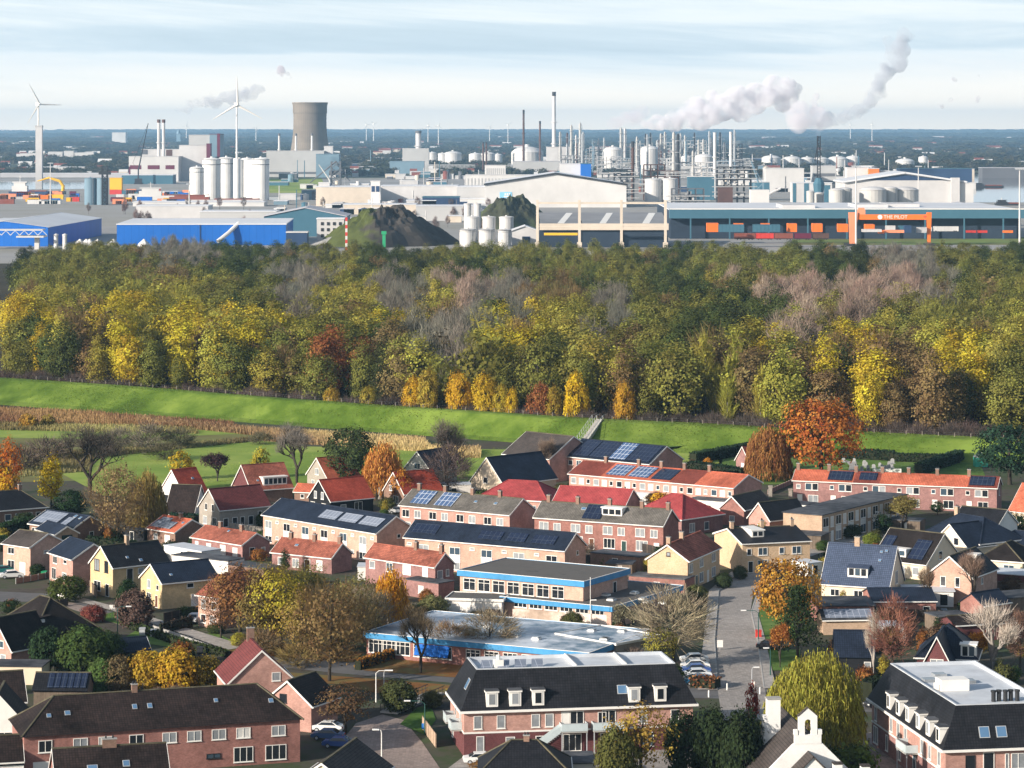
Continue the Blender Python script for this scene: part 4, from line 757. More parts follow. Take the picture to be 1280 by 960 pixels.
rt, Wd, D, fl = mansard('apartment_block', 'apartment block with black mansard, row of white dormers and pale flat roof, bottom right', (1182, 938), (1335, 932.5), (1100, 874), 'L', 5.8, 1.9, 4.9, 'plum', 'pink',
   [(.2, 3.3, 1.2, 1.8, 'bk'), (.35, 3.0, 1.4, 2.4, 'b'), (.5, 3.3, .5, 1.9, 'c'), (.62, 3.3, 2.6, 1.9, 'c'), (.9, 3.3, 1.4, 1.8)],
   [(u, 3.4, 1.2, 1.8, s) for u, s in ((.08, 'c'), (.2, 'c'), (.3, ''), (.52, 'c'), (.62, 'c'), (.72, 'c'), (.94, 'c'))] + [(.94, .5, 2.0, 2.2, 'c'), (.78, .6, 1, 2, 'c'), (.6, .6, 1, 2, 'c'), (.15, .6, 1.3, 2, 'c'), (.4, .6, 1.3, 2, '')], [], [.06, .19, .32, .46, .59, .72], skyF=[(.28, .25, 1.3, 1.4), (.42, .25, 1.3, 1.4), (.68, .3, 1.2, 1.5), (.78, .3, 1.2, 1.5)])
balcony(rt, 0, D * .42, 2.95, 4.2, 1.6, True, R(-90))
m = MB(); m.box(-1.8, 1.8, -1.2, 1.2, 0, 1.4); m.box(-2.2, -1.9, -.6, .6, 0, .8); m.obj('air_handling_box', WHITE, fl, loc=(Wd * .33, D * .42, 10.42))
m = MB()
for i in range(5): m.lathe([(.28, 0), (.28, 1.1), (.36, 1.15), (.36, 1.35)], 10, i * .75, .2 * (i % 2))
m.obj('roof_vents', DARKM, fl, loc=(Wd * .5, D * .16, 10.42))
for x, y in ((.25, .6), (.4, .7), (.55, .55)): m = MB(); m.box(-.8, .8, -.8, .8, 0, .35); m.obj('rooflight', CURT, fl, loc=(Wd * x, D * y, 10.42))
# church with bell gable, bottom right of the middle
WB = mat('whitewashed_brick', (.88, .87, .85), .85, .06, 2, 'brick', (.84, .83, .81))
Y0 = 341.0; cc = Vector((xat(1010, Y0), Y0, 0)); rt = thing('chapel', 'white chapel with small open bell gable and dark tiled roof, cut by the bottom edge', 'chapel', cc, R(6))
m = MB(); ez, rz_, hw, L = 2.6, 8.3, 6.3, 16
m.quad((-hw, 0, 0), (hw, 0, 0), (hw, 0, ez), (1.75, 0, 7.1), (-1.75, 0, 7.1), (-hw, 0, ez)); m.quad((-hw, .4, 0), (-hw, .4, ez), (-1.75, .4, 7.1), (1.75, .4, 7.1), (hw, .4, ez), (hw, .4, 0))
for p, q in (((-hw, ez), (-1.75, 7.1)), ((1.75, 7.1), (hw, ez)), ((-1.75, 7.1), (1.75, 7.1))): m.quad((p[0], 0, p[1]), (q[0], 0, q[1]), (q[0], .4, q[1]), (p[0], .4, p[1]))
m.box(-hw + .3, hw - .3, .4, L, 0, ez - .3, top=False, bot=False); m.quad((-hw + .3, L, ez - .3), (hw - .3, L, ez - .3), (0, L, rz_ - .4))
m.obj('wall', WB, rt)
m = MB()                                   # bell gable with a real opening
m.box(-1.6, 1.6, -.05, .55, 7.1, 8.15); w = 1.12
m.box(-w, -.38, 0, .5, 8.152, 9.6); m.box(.38, w, 0, .5, 8.152, 9.6)
arc = [(.38 * math.cos(t), 9.6 + .38 * math.sin(t)) for t in np.linspace(math.pi, 0, 9)]
top = [(-w, 9.6)] + [(-w, 10.35), (0, 11.3), (w, 10.35)] + [(w, 9.6)]
poly = top[:1] + top[1:] + arc[::-1]
m.quad(*[(x, 0, z) for x, z in poly[::-1]]); m.quad(*[(x, .5, z) for x, z in poly])
for k in range(len(poly) - 1): p, q = poly[k], poly[k + 1]; m.quad((p[0], 0, p[1]), (p[0], .5, p[1]), (q[0], .5, q[1]), (q[0], 0, q[1]))
for s in (-1, 1): m.box(s * 1.45 - .22, s * 1.45 + .22, -.08, .58, 8.16, 8.75)
bg_ = m.obj('bell_gable', WB, rt)
m = MB(); m.lathe([(.05, 9.5), (.14, 9.45), (.2, 9.1), (.33, 8.85)], 12, 0, .25); m.obj('bell', mat('bronze', (.09, .07, .04), .4, .2, metal=.6), bg_)
m = MB(); m.slab([(-w - .1, -.05, 10.33), (0, -.05, 11.36), (0, .55, 11.36), (-w - .1, .55, 10.33)][::-1], .06); m.slab([(w + .1, .55, 10.33), (0, .55, 11.36), (0, -.05, 11.36), (w + .1, -.05, 10.33)][::-1], .06); m.obj('coping', RF['greyb'], bg_)
m = MB(); t = .15
m.slab([(-hw - .2, .42, ez - .1), (-hw - .2, L + .2, ez - .1), (0, L + .2, rz_), (0, .42, rz_)][::-1], t); m.slab([(hw + .2, L + .2, ez - .1), (hw + .2, .42, ez - .1), (0, .42, rz_), (0, L + .2, rz_)][::-1], t)
rf = m.obj('roof', RF['greyb'], rt)
m = MB(); m.box(-3.1, -1.5, 9, 10.2, 5, 10.6); m.box(-3.2, -1.4, 8.9, 10.3, 10.602, 10.75, m=1); m.box(-3.6, -3.11, 9, 10.2, 4.8, 8.6); m.obj('chimney', [WB, GREY], rf)
m = MB(); m.slab([(-3.0, -3.2, 3.4), (-3.0, -.02, 3.4), (0, -.02, 6.3), (0, -3.2, 6.3)][::-1], .15); m.slab([(3.0, -.02, 3.4), (3.0, -3.2, 3.4), (0, -3.2, 6.3), (0, -.02, 6.3)][::-1], .15); m.obj('porch_roof', RF['greyb'], rt)
m = MB(); m.box(-2.7, 2.7, -3.0, -.02, 0, 3.4); m.quad((-2.7, -3, 3.4), (2.7, -3, 3.4), (0, -3, 6.1)); m.obj('porch', WB, rt)
for x in (2.9, 6.2): m = MB(); m.box(x - .5, x + .5, -3.4, -2.4, 0, 5.6 - x * .1); m.box(x - .58, x + .58, -3.48, -2.32, 5.602 - x * .1, 5.75 - x * .1, m=1); m.obj('pillar', [WB, RF['greyb']], rt)
# chapel of rest in the hedge
house('cemetery_chapel', 'tiny brick chapel with red roof inside the dark hedge by the weeping tree', 'chapel', (920, 574), (937, 577), (952, 571), h=2.8, apex=559, roof='gy', wall='plum', tiles='brownred', F=[(.5, .2, 1.2, 2, 'dw')])

# building footprints, kept clear by the garden plants
FOOT = []
bpy.context.view_layer.update()
for o in bpy.data.objects:
    if o.name.split('.')[0] in ('wall',) and o.parent:
        FOOT.append((o.matrix_world.inverted(), min(c[0] for c in o.bound_box) - 1.2, max(c[0] for c in o.bound_box) + 1.2, min(c[1] for c in o.bound_box) - 1.2, max(c[1] for c in o.bound_box) + 1.2))
def free(p):
    for M_, a, b, c, d in FOOT:
        q = M_ @ p
        if a < q.x < b and c < q.y < d: return False
    return True
# ------------------------------------------------------------------ trees and plants
def leafmat(name, instancer=False, trans=.25):
    m = bpy.data.materials.new(name); m.use_nodes = True; t = m.node_tree; t.nodes.clear(); L = t.links.new
    def N(ty, **k):
        n = t.nodes.new(ty)
        for a, v in k.items(): setattr(n, a, v)
        return n
    if instancer:
        c = N('ShaderNodeAttribute', attribute_name='tint', attribute_type='INSTANCER'); co = c.outputs['Color']
    else: c = N('ShaderNodeObjectInfo'); co = c.outputs['Color']
    a = N('ShaderNodeAttribute', attribute_name='tone', attribute_type='GEOMETRY')
    h = N('ShaderNodeHueSaturation')
    m1 = N('ShaderNodeMapRange'); m1.inputs[3].default_value = .478; m1.inputs[4].default_value = .522; L(a.outputs['Fac'], m1.inputs[0])
    m2 = N('ShaderNodeMapRange'); m2.inputs[3].default_value = .55; m2.inputs[4].default_value = 1.5; L(a.outputs['Fac'], m2.inputs[0])
    L(m1.outputs[0], h.inputs['Hue']); L(m2.outputs[0], h.inputs['Value']); L(co, h.inputs['Color'])
    d = N('ShaderNodeBsdfDiffuse'); tr = N('ShaderNodeBsdfTranslucent'); mx = N('ShaderNodeMixShader'); mx.inputs[0].default_value = trans
    L(h.outputs[0], d.inputs[0]); L(h.outputs[0], tr.inputs[0]); L(d.outputs[0], mx.inputs[1]); L(tr.outputs[0], mx.inputs[2])
    o = N('ShaderNodeOutputMaterial'); L(mx.outputs[0], o.inputs[0]); return m
LEAF = leafmat('foliage'); LEAFI = leafmat('woodland_foliage', True); TWIG = leafmat('twigs', False, 0.0)
BARK = mat('bark', (.05, .042, .034), .95, .3, 3); BARKP = mat('pale_bark', (.30, .27, .24), .95, .25, 3)
def quads_mesh(name, V, tone, m):
    V = np.ascontiguousarray(V, np.float32); n = len(V); me = bpy.data.meshes.new(name)
    me.vertices.add(4 * n); me.vertices.foreach_set('co', V.reshape(-1)); me.loops.add(4 * n); me.loops.foreach_set('vertex_index', np.arange(4 * n, dtype=np.int32))
    me.polygons.add(n); me.polygons.foreach_set('loop_start', np.arange(0, 4 * n, 4, dtype=np.int32)); me.update(calc_edges=True)
    at = me.attributes.new('tone', 'FLOAT', 'FACE'); at.data.foreach_set('value', np.asarray(tone, np.float32)); me.materials.append(m); return me
def unit(n):
    v = rng.normal(size=(n, 3)); return v / np.linalg.norm(v, axis=1, keepdims=True)
def leaves(C, size, out=None, bias=.5, aspect=1.0):
    """square leaf sprays at points C, normals random with a bias outwards and up"""
    n = len(C); N_ = unit(n)
    if out is not None: N_ = N_ + out * bias; N_ /= np.linalg.norm(N_, axis=1, keepdims=True)
    A = np.cross(N_, unit(n)); A /= np.linalg.norm(A, axis=1, keepdims=True) + 1e-9; Bv = np.cross(N_, A)
    s = (size * rng.uniform(.6, 1.35, n))[:, None] / 2
    A = A * s; Bv = Bv * s * aspect
    return np.stack([C - A - Bv * .6, C + A * .8 - Bv, C + A + Bv * .7, C - A * .7 + Bv], 1)
def strips(C, Dv, length, width):
    n = len(C); Dv = Dv / np.linalg.norm(Dv, axis=1, keepdims=True); S_ = np.cross(Dv, unit(n)); S_ /= np.linalg.norm(S_, axis=1, keepdims=True) + 1e-9
    l = (length * rng.uniform(.5, 1.3, n))[:, None]; w = (width * rng.uniform(.6, 1.4, n))[:, None] / 2
    E = C + Dv * l + unit(n) * l * .12
    return np.stack([C - S_ * w, C + S_ * w, E + S_ * w * .35, E - S_ * w * .35], 1)
def clumps(h0, h1, rx, K, lobes=5, low=.1, shell=.55):
    """clump centres in an uneven crown between heights h0 and h1"""
    u = unit(K); r = rng.uniform(shell, 1, K) ** .6
    lob = unit(lobes); sc = .78 + .30 * np.max(np.maximum(u @ lob.T, 0) ** 3, axis=1)
    c = u * (r * sc)[:, None]; c = c[c[:, 2] > -1 + low * 2]
    hz = (h1 - h0) / 2
    taper = 1 - .25 * np.maximum(c[:, 2], 0) ** 2
    P = np.stack([c[:, 0] * rx * taper, c[:, 1] * rx * taper, h0 + hz + c[:, 2] * hz], 1)
    O = c / (np.linalg.norm(c, axis=1, keepdims=True) + 1e-9)
    return P, O
def crown(h0, h1, rx, K, M, size, cr, lobes=5, flat=.7, shell=.55, up=.35):
    P, O = clumps(h0, h1, rx, K, lobes, shell=shell); K = len(P)
    tone = np.clip(rng.normal(.5, .2, K), 0, 1)
    C = np.repeat(P, M, 0) + rng.normal(size=(K * M, 3)) * np.array([cr, cr, cr * flat]) ; O2 = np.repeat(O, M, 0) + np.array([0, 0, up])
    t = np.clip(np.repeat(tone, M) + rng.normal(0, .09, K * M), 0, 1)
    return leaves(C, size, O2, 1.5), t
def twigcrown(h0, h1, rx, K, M, length, width, up=.9, shell=.3):
    P, O = clumps(h0, h1, rx, K, 4, shell=shell); K = len(P)
    C = np.repeat(P, M, 0) + rng.normal(size=(K * M, 3)) * rx * .12
    D = np.repeat(O, M, 0) * .8 + np.array([0, 0, up]) + rng.normal(size=(K * M, 3)) * .45
    t = np.clip(np.repeat(rng.normal(.5, .18, K), M) + rng.normal(0, .15, K * M), 0, 1)
    return strips(C, D, length, width), t
def limbs(h, h0, rx, n=6, r=.25, m=BARK, lean=.1, name='trunk'):
    b = MB(); rr = random.Random(int(rng.integers(1000000000))); top = Vector((rr.uniform(-lean, lean) * h * .3, rr.uniform(-lean, lean) * h * .3, h * .8))
    b.tube([(0, 0, -.2), (0, 0, h0 * .5), top * .55, top], [r * 1.25, r, r * .7, r * .15], 7)
    for i in range(n):
        t = 2 * math.pi * (i + rr.random()) / n; z = h0 + (h * .6 - h0) * rr.random()
        s = Vector((top.x * z / h, top.y * z / h, z)); e = Vector((math.cos(t) * rx * .75, math.sin(t) * rx * .75, min(h * .92, z + rx * rr.uniform(.5, 1.1))))
        mid = s.lerp(e, .5) + Vector((0, 0, -.1 * rx * rr.random())); b.tube([s, mid, e], [r * .45, r * .28, r * .06], 5)
    return b.mesh(name, m, True)
def bare(h, rx, depth=5, r=.28, m=BARK, h0=.25, spread=.75, seed=1, name='trunk'):
    b = MB(); rr = random.Random(seed); tw = []
    def grow(p, d, l, r, k):
        q = p + d * l; b.tube([p, p + d * l * .5 + Vector((rr.uniform(-1, 1), rr.uniform(-1, 1), 0)) * l * .05, q], [r, r * .85, r * .62], 6 if k > 3 else 4 if k > 1 else 3)
        if k == 0: tw.append((q, d)); return
        for i in range(3 if k > 1 else 3):
            a = Vector((rr.uniform(-1, 1), rr.uniform(-1, 1), rr.uniform(-.35, .75))); nd = (d * .9 + a * spread).normalized(); nd.z += .12; nd.normalize()
            grow(q - d * l * rr.uniform(0, .35), nd, l * rr.uniform(.62, .82), r * .62, k - 1)
    grow(Vector((0, 0, -.1)), Vector((0, 0, 1)), h * h0, r, depth)
    zs = max(q.z for q, _ in tw); xs = max(math.hypot(q.x, q.y) for q, _ in tw)
    fz, fx = h * .93 / zs, rx * .9 / xs
    b.v = [(x * (1 if z < 0.5 else fx), y * (1 if z < .5 else fx), z * fz) for x, y, z in b.v]
    T = np.array([(q.x * fx, q.y * fx, q.z * fz) for q, _ in tw]); D = np.array([tuple(d) for _, d in tw])
    return b.mesh(name, m, True), T, D
class Proto:
    def __init__(s, crown, trunk): s.crown, s.trunk = crown, trunk
PR = {}
def leafy(key, h, rx, h0, K, M, size, cr, **k):
    tm = k.pop('bark', BARK); n = k.pop('n', 6); r = k.pop('r', .25)
    V, t = crown(h0, h, rx, K, M, size, cr, **k); PR[key] = Proto(quads_mesh('crown', V, t, LEAF), limbs(h, h0 * 1.1 + .6, rx, n, r, tm))
for i in range(4): leafy(f'oak{i}', 18 + i, 5.2 + .5 * (i % 2), 3.0, 130, 40, .40, .95, lobes=7 + i, r=.3)
for i in range(3): leafy(f'pop{i}', 21, 3.6, 2.0, 110, 34, .38, .8, lobes=6, r=.25)
for i in range(2):
    V, t = twigcrown(4, 18, 4.6, 110, 24, 1.9, .085); PR[f'bare{i}'] = Proto(quads_mesh('crown', V, t, TWIG), limbs(17, 4, 4.5, 9, .22, BARK))
for i in range(2):
    V, t = twigcrown(2, 20, 2.2, 80, 14, 2.6, .10, up=1.8); V2, t2 = crown(12, 20, 2.0, 22, 9, .6, .6); PR[f'wisp{i}'] = Proto(quads_mesh('crown', np.concatenate([V, V2]), np.concatenate([t, t2]), LEAF), limbs(20, 3, 1.8, 6, .16, BARKP))
for i in range(2):
    V, t = twigcrown(3, 17, 4.8, 70, 14, 2.0, .10); V2, t2 = crown(4, 17, 5, 60, 10, .7, .8); PR[f'mix{i}'] = Proto(quads_mesh('crown', np.concatenate([V, V2]), np.concatenate([t, t2]), LEAF), limbs(17, 4, 4.5, 8, .24))
V, t = crown(.0, 4, 2.6, 60, 14, .55, .55, lobes=5); PR['bush'] = Proto(quads_mesh('crown', V, t, LEAF), limbs(3.5, .5, 2, 5, .08))
V, t = twigcrown(.2, 5, 2.8, 60, 16, 1.5, .08); PR['thicket'] = Proto(quads_mesh('crown', V, t, TWIG), limbs(4, .5, 2, 6, .08))
# ---- village trees: denser, finer
def fine(key, h, rx, h0, K, M, size, cr, **k): leafy(key, h, rx, h0, K, M, size, cr, **k)
fine('round', 14, 6.5, 1.6, 220, 26, .36, .65, lobes=9, r=.4, n=9)
fine('dense', 12, 5.2, 1.0, 230, 26, .34, .55, lobes=7, r=.35)
fine('loose', 12, 5.0, 2.5, 100, 22, .30, .6, lobes=8, r=.28, n=9, shell=.35)
fine('small', 6, 2.4, 1.0, 80, 20, .26, .38, lobes=5, r=.14)
fine('cone', 9, 2.0, .6, 110, 20, .28, .4, lobes=5, r=.16)
fine('shrub', 3.0, 2.0, .0, 90, 18, .24, .32, lobes=6, r=.06)
fine('thuja', 6, 3.6, .0, 210, 30, .26, .42, lobes=5, r=.2, shell=.75)
for i, (hh, rx, sp, sd_) in enumerate(((12, 6, .8, 3), (11, 5.5, .75, 8), (9, 4.5, .7, 21))):
    me, T, D = bare(hh, rx, 6, .19, BARK, .13, sp * 1.25, sd_)
    k = 5; C = np.repeat(T, k, 0) + rng.normal(size=(len(T) * k, 3)) * .25; DD = np.repeat(D, k, 0) + rng.normal(size=(len(T) * k, 3)) * .5 + np.array([0, 0, .25])
    V = strips(C, DD, 1.1, .035); PR[f'skel{i}'] = Proto(quads_mesh('twigs', V, rng.uniform(.2, .8, len(V)), TWIG), me)
    sel = rng.random(len(T)) < .55; T2 = np.repeat(T[sel], 6, 0); T2 = T2 + rng.normal(size=T2.shape) * .5
    V2 = leaves(T2, .30, None); PR[f'half{i}'] = Proto(quads_mesh('crown', np.concatenate([V, V2]), np.concatenate([rng.uniform(.1, .4, len(V)), rng.uniform(.3, 1, len(V2))]), LEAF), me)
me, T, D = bare(9, 4.2, 5, .16, BARKP, .12, .6, 5); C = np.repeat(T, 7, 0) + rng.normal(size=(len(T) * 7, 3)) * .3; DD = np.repeat(D, 7, 0) + rng.normal(size=C.shape) * .45 + np.array([0, 0, .5])
V = strips(C, DD, 1.5, .04); PR['birch'] = Proto(quads_mesh('twigs', V, rng.uniform(.3, .9, len(V)), TWIG), me)
def weeping(key, h, rx, n, drop, size, bark=BARK, spread=.18):
    u = unit(n); u[:, 2] = np.abs(u[:, 2]); r = rng.uniform(.45, 1, n) ** .5
    lob = unit(9); sc = .8 + .25 * np.max(np.maximum(u @ lob.T, 0) ** 4, axis=1)
    P = np.stack([u[:, 0] * rx * r * sc, u[:, 1] * rx * r * sc, h * .45 + u[:, 2] * h * .55 * r * sc], 1)
    tone = np.clip(rng.normal(.5, .22, n), 0, 1); Vs = []; ts = []
    for k in range(drop):
        f = k / drop; Lk = np.minimum(P[:, 2] - .4, h * .55 * rng.uniform(.6, 1, n)) * f
        C = P + np.stack([u[:, 0] * spread * k * .4, u[:, 1] * spread * k * .4, -Lk], 1) + rng.normal(size=(n, 3)) * .12
        D = np.stack([u[:, 0] * .15, u[:, 1] * .15, -np.ones(n)], 1) + rng.normal(size=(n, 3)) * .18
        Vs.append(strips(C, D, size * 3.4, size * .8)); ts.append(np.clip(tone + rng.normal(0, .12, n), 0, 1))
    PR[key] = Proto(quads_mesh('crown', np.concatenate(Vs), np.concatenate(ts), LEAF), limbs(h * .85, h * .25, rx * .8, 8, .35, bark))
weeping('willow', 12, 7.0, 2600, 12, .17); weeping('weep', 10, 4.6, 1100, 11, .19); weeping('wbirch', 10, 3.0, 620, 11, .16, BARKP)
# a pine: tiers of dark needles
Vs = []; ts = []
for k in range(90):
    z = 2 + 10 * (k / 90) ** .9; a = k * 2.4; r = (1 - (z - 2) / 11) * 4.6 * rng.uniform(.5, 1) + .3
    c = np.array([math.cos(a) * r, math.sin(a) * r, z]); C = c + rng.normal(size=(34, 3)) * np.array([.75, .75, .32]); Vs.append(leaves(C, .32, None)); ts.append(np.clip(rng.normal(rng.uniform(.3, .7), .12, 34), 0, 1))
PR['pine'] = Proto(quads_mesh('crown', np.concatenate(Vs), np.concatenate(ts), LEAF), limbs(12, 2, 3, 9, .28))
V, t = twigcrown(1.6, 12, 5.2, 120, 24, 1.25, .04); V2, t2 = crown(1.4, 12, 5.2, 130, 15, .27, .6, lobes=8, shell=.4); PR['vmix'] = Proto(quads_mesh('crown', np.concatenate([V, V2]), np.concatenate([t * .5, t2]), LEAF), limbs(12, 2.2, 4.6, 10, .2))
BASEH = dict(vmix=12, oak0=18, oak1=19, oak2=20, oak3=21, pop0=21, pop1=21, pop2=21, bare0=18, bare1=18, wisp0=20, wisp1=20, mix0=17, mix1=17, bush=4, thicket=5, round=14, dense=12, loose=12, small=6, cone=9, shrub=3, thuja=6, skel0=12, skel1=11, skel2=9, half0=12, half1=11, half2=9, birch=9, willow=12, weep=10, wbirch=10, pine=13)
BASEW = dict(vmix=10.6, oak0=11, oak1=12, oak2=11, oak3=12, pop0=7.4, pop1=7.4, pop2=7.4, bare0=10, bare1=10, wisp0=4.8, wisp1=4.8, mix0=10, mix1=10, bush=5.6, thicket=6, round=13.6, dense=11, loose=10.6, small=5.2, cone=4.4, shrub=4.2, thuja=7.4, skel0=12, skel1=11, skel2=9, half0=12, half1=11, half2=9, birch=9, willow=14.5, weep=9.6, wbirch=6.4, pine=10)
OR_, YE, GR, DG, BR, RU, GY, PU = (.42, .13, .025), (.46, .33, .03), (.10, .13, .03), (.028, .055, .022), (.20, .12, .05), (.30, .08, .03), (.17, .145, .125), (.10, .05, .05)
def tree(kind, loc, sx, sz, col, label, cat='tree', name='tree', group=None, rz=None):
    p = PR[kind]; r = thing(name, label, cat, loc, rng.uniform(0, 6.28) if rz is None else rz, group); r.scale = (sx, sx, sz)
    c = link('crown' if p.crown.name.startswith('crown') else 'twigs', p.crown, r); c.color = (*col, 1)
    link('trunk', p.trunk, r); return r
def ptree(kind, px, base, top, wpx, col, label, cat='tree', name='tree', group=None):
    """tree standing at a pixel of the ground, as tall and as wide as it is in the photograph"""
    g = G(px, base); Y = g.y; h = zat(top, Y); w = wpx * Y / FP
    return tree(kind, g, w / BASEW[kind], h / BASEH[kind], col, label, cat, name, group)
T = ptree
T('loose', 10, 640, 544, 46, OR_, 'orange-red tree at the left edge behind the long dark bungalow', name='maple_tree')
T('small', 6, 640, 582, 40, (.50, .30, .025), 'golden yellow tree at the left edge in front of the orange-red tree', name='maple_tree')
T('cone', 64, 634, 569, 32, (.55, .40, .02), 'narrow bright yellow tree beside the big bare tree', name='birch_tree')
T('skel0', 112, 622, 528, 105, (.10, .085, .07), 'large dark bare tree standing out against the meadow left', name='bare_tree')
T('vmix', 148, 683, 578, 82, (.25, .18, .085), 'rounded brownish tree with pale trunk right of the solar-panelled bungalow', name='lime_tree')
T('weep', 186, 672, 585, 56, (.26, .19, .06), 'drooping olive-brown tree left of the white-peaked red roof', name='willow_tree')
T('dense', 88, 648, 612, 50, DG, 'dark green shrub tree under the bare tree at left', name='holly_tree')
T('shrub', 100, 676, 655, 24, DG, 'clipped dark evergreen before the solar bungalow gable', 'shrub', 'evergreen_shrub')
T('small', 226, 600, 563, 34, (.42, .30, .03), 'round yellow-green tree left of the dark purple tree on the meadow edge', name='field_maple_tree')
T('half2', 272, 602, 566, 42, (.075, .04, .05), 'dark purple umbrella-shaped tree on the meadow edge', name='plum_tree')
T('small', 326, 598, 559, 26, (.36, .30, .04), 'round yellow-green tree behind the dormered red-roofed house', name='field_maple_tree')
T('skel1', 371, 605, 530, 72, (.19, .17, .15), 'pale bare tree on the meadow left of the big dark green tree', name='bare_tree')
T('round', 436, 612, 528, 74, (.055, .075, .03), 'big dark green tree behind the black boarded house', name='oak_tree')
T('wbirch', 476, 624, 546, 56, (.50, .22, .06), 'orange weeping birch beside the big dark green tree', name='weeping_birch_tree')
T('small', 502, 632, 585, 34, (.42, .17, .03), 'small orange tree in front of the dark red roofed brown house', name='birch_tree')
T('skel0', 556, 610, 520, 66, (.14, .115, .10), 'bare dark tree behind the blue-roofed house below the dike', name='bare_tree')
T('bare0', 560, 628, 560, 70, (.10, .075, .07), 'dense bare purplish tree right of the blue-roofed house', name='bare_tree')
T('skel2', 684, 602, 548, 42, (.22, .16, .12), 'bare brown tree in front of the hipped brick block', name='bare_tree')
T('round', 1026, 600, 490, 106, (.42, .15, .035), 'huge orange-red autumn tree behind the orange-roofed terrace', name='beech_tree')
T('weep', 962, 600, 530, 66, (.30, .14, .05), 'rust-brown weeping tree left of the huge orange tree', name='weeping_beech_tree')
T('round', 1262, 606, 524, 90, (.028, .06, .035), 'large dark green conifer at the right edge below the dike', name='cypress_tree')
T('half1', 1284, 600, 545, 30, (.25, .10, .05), 'brown tree at the right edge in front of the dark conifer', name='beech_tree')
T('small', 884, 590, 572, 16, (.50, .20, .03), 'tiny orange tree before the dark hedge by the small chapel', name='maple_tree')
T('small', 866, 590, 574, 14, (.18, .08, .05), 'tiny brownish tree before the dark hedge left of the orange one', name='maple_tree')
T('small', 826, 652, 614, 34, (.60, .30, .03), 'small orange-yellow tree between the crimson roofs', name='maple_tree')
T('shrub', 780, 636, 609, 18, DG, 'dark evergreen bush at the pale garages between the crimson roofs', 'shrub', 'evergreen_shrub')
T('shrub', 757, 708, 691, 24, (.07, .13, .03), 'rounded green bush behind the school hall', 'shrub', 'evergreen_shrub')
T('loose', 300, 800, 702, 84, (.24, .12, .05), 'reddish-brown tree, leftmost of the tall cluster by the lane', name='oak_tree')
T('loose', 350, 812, 708, 84, (.34, .28, .035), 'yellow-green leaved tree in the middle of the tall cluster by the lane', name='oak_tree')
T('vmix', 412, 852, 722, 110, (.22, .15, .065), 'big olive-brown street tree with dark trunk by the road bend', name='lime_tree')
T('loose', 446, 800, 716, 70, (.17, .16, .05), 'olive tree behind the big street tree by the road bend', name='lime_tree')
T('wbirch', 486, 790, 704, 52, (.56, .26, .025), 'golden orange larch-like tree beside the rust-roofed brick house', name='larch_tree')
T('vmix', 380, 790, 702, 80, (.20, .18, .05), 'tall greenish tree behind the yellow-green one in the cluster', name='lime_tree')
for i, (kd, px, bs, tp, w, col, lb) in enumerate((('vmix', 276, 798, 716, 60, (.22, .12, .06), 'brown twiggy tree at the left end of the tall cluster by the lane'), ('loose', 322, 812, 730, 66, (.20, .15, .05), 'olive-brown tree low in front of the reddish one in the tall cluster'), ('vmix', 336, 800, 700, 70, (.22, .17, .06), 'tall thin-leaved tree behind the yellow-green one in the tall cluster'), ('loose', 376, 826, 740, 74, (.28, .20, .05), 'olive-yellow tree left of the big street tree in the tall cluster'), ('vmix', 436, 820, 728, 84, (.18, .15, .07), 'greyish-olive tree behind the big street tree in the tall cluster'), ('bare1', 462, 812, 736, 66, (.22, .18, .12), 'grey twiggy tree right of the big street tree'), ('thicket', 330, 820, 790, 60, (.16, .11, .06), 'brown undergrowth bush at the foot of the tall cluster, left'), ('thicket', 372, 834, 806, 56, (.18, .13, .05), 'brown undergrowth bush at the foot of the tall cluster, right'))):
    T(kd, px, bs, tp, w, col, lb, 'tree' if kd != 'thicket' else 'shrub', 'lime_tree' if kd != 'thicket' else 'shrub')
T('skel1', 526, 842, 758, 74, (.20, .15, .09), 'slender bare tree on the leaf-strewn lawn before the school awnings', name='bare_tree')
T('bare1', 612, 826, 762, 80, (.25, .20, .13), 'pale bushy bare tree in front of the patchy school roof', name='bare_tree')
T('bare1', 560, 826, 776, 56, (.24, .16, .09), 'smaller brownish bare tree left of the pale bushy one at the school', name='bare_tree')
T('bare1', 842, 836, 734, 108, (.30, .25, .17), 'wide pale twiggy tree between the school and the street', name='bare_tree')
T('loose', 826, 838, 782, 52, (.28, .26, .05), 'yellow-green shrub tree under the wide twiggy tree by the parked cars', name='hazel_tree')
T('half1', 786, 800, 756, 44, (.22, .20, .13), 'small twiggy tree behind the grey school annex', name='bare_tree')
T('round', 984, 792, 690, 84, (.42, .22, .04), 'orange-yellow street tree left of the slate-roofed cream house', name='cherry_tree')
T('pine', 997, 822, 726, 66, (.035, .055, .022), 'dark green pine in front of the orange street tree', name='pine_tree')
T('half2', 975, 835, 780, 40, (.36, .14, .04), 'rusty small tree at the foot of the dark pine', name='cherry_tree')
T('willow', 1012, 945, 806, 138, (.27, .25, .045), 'huge yellow-green weeping willow behind the chapel bell gable', name='willow_tree')
T('bare0', 1116, 850, 752, 66, (.24, .11, .08), 'reddish bare tree right of the black shed', name='bare_tree')
T('birch', 1092, 848, 770, 28, (.42, .36, .30), 'slim pale birch beside the black shed', name='birch_tree')
T('birch', 1240, 840, 758, 84, (.50, .43, .37), 'spreading bare white-limbed birch behind the gambrel house', name='birch_tree')
T('half2', 1222, 836, 790, 46, (.46, .20, .035), 'orange-leaved shrub tree below the white-limbed birch', name='cherry_tree')
T('bare0', 1275, 840, 768, 60, (.24, .14, .10), 'brown bare tree at the right edge beside the white birch', name='bare_tree')
T('skel2', 1160, 766, 708, 26, (.22, .15, .10), 'thin brown tree in front of the salmon gabled house', name='bare_tree')
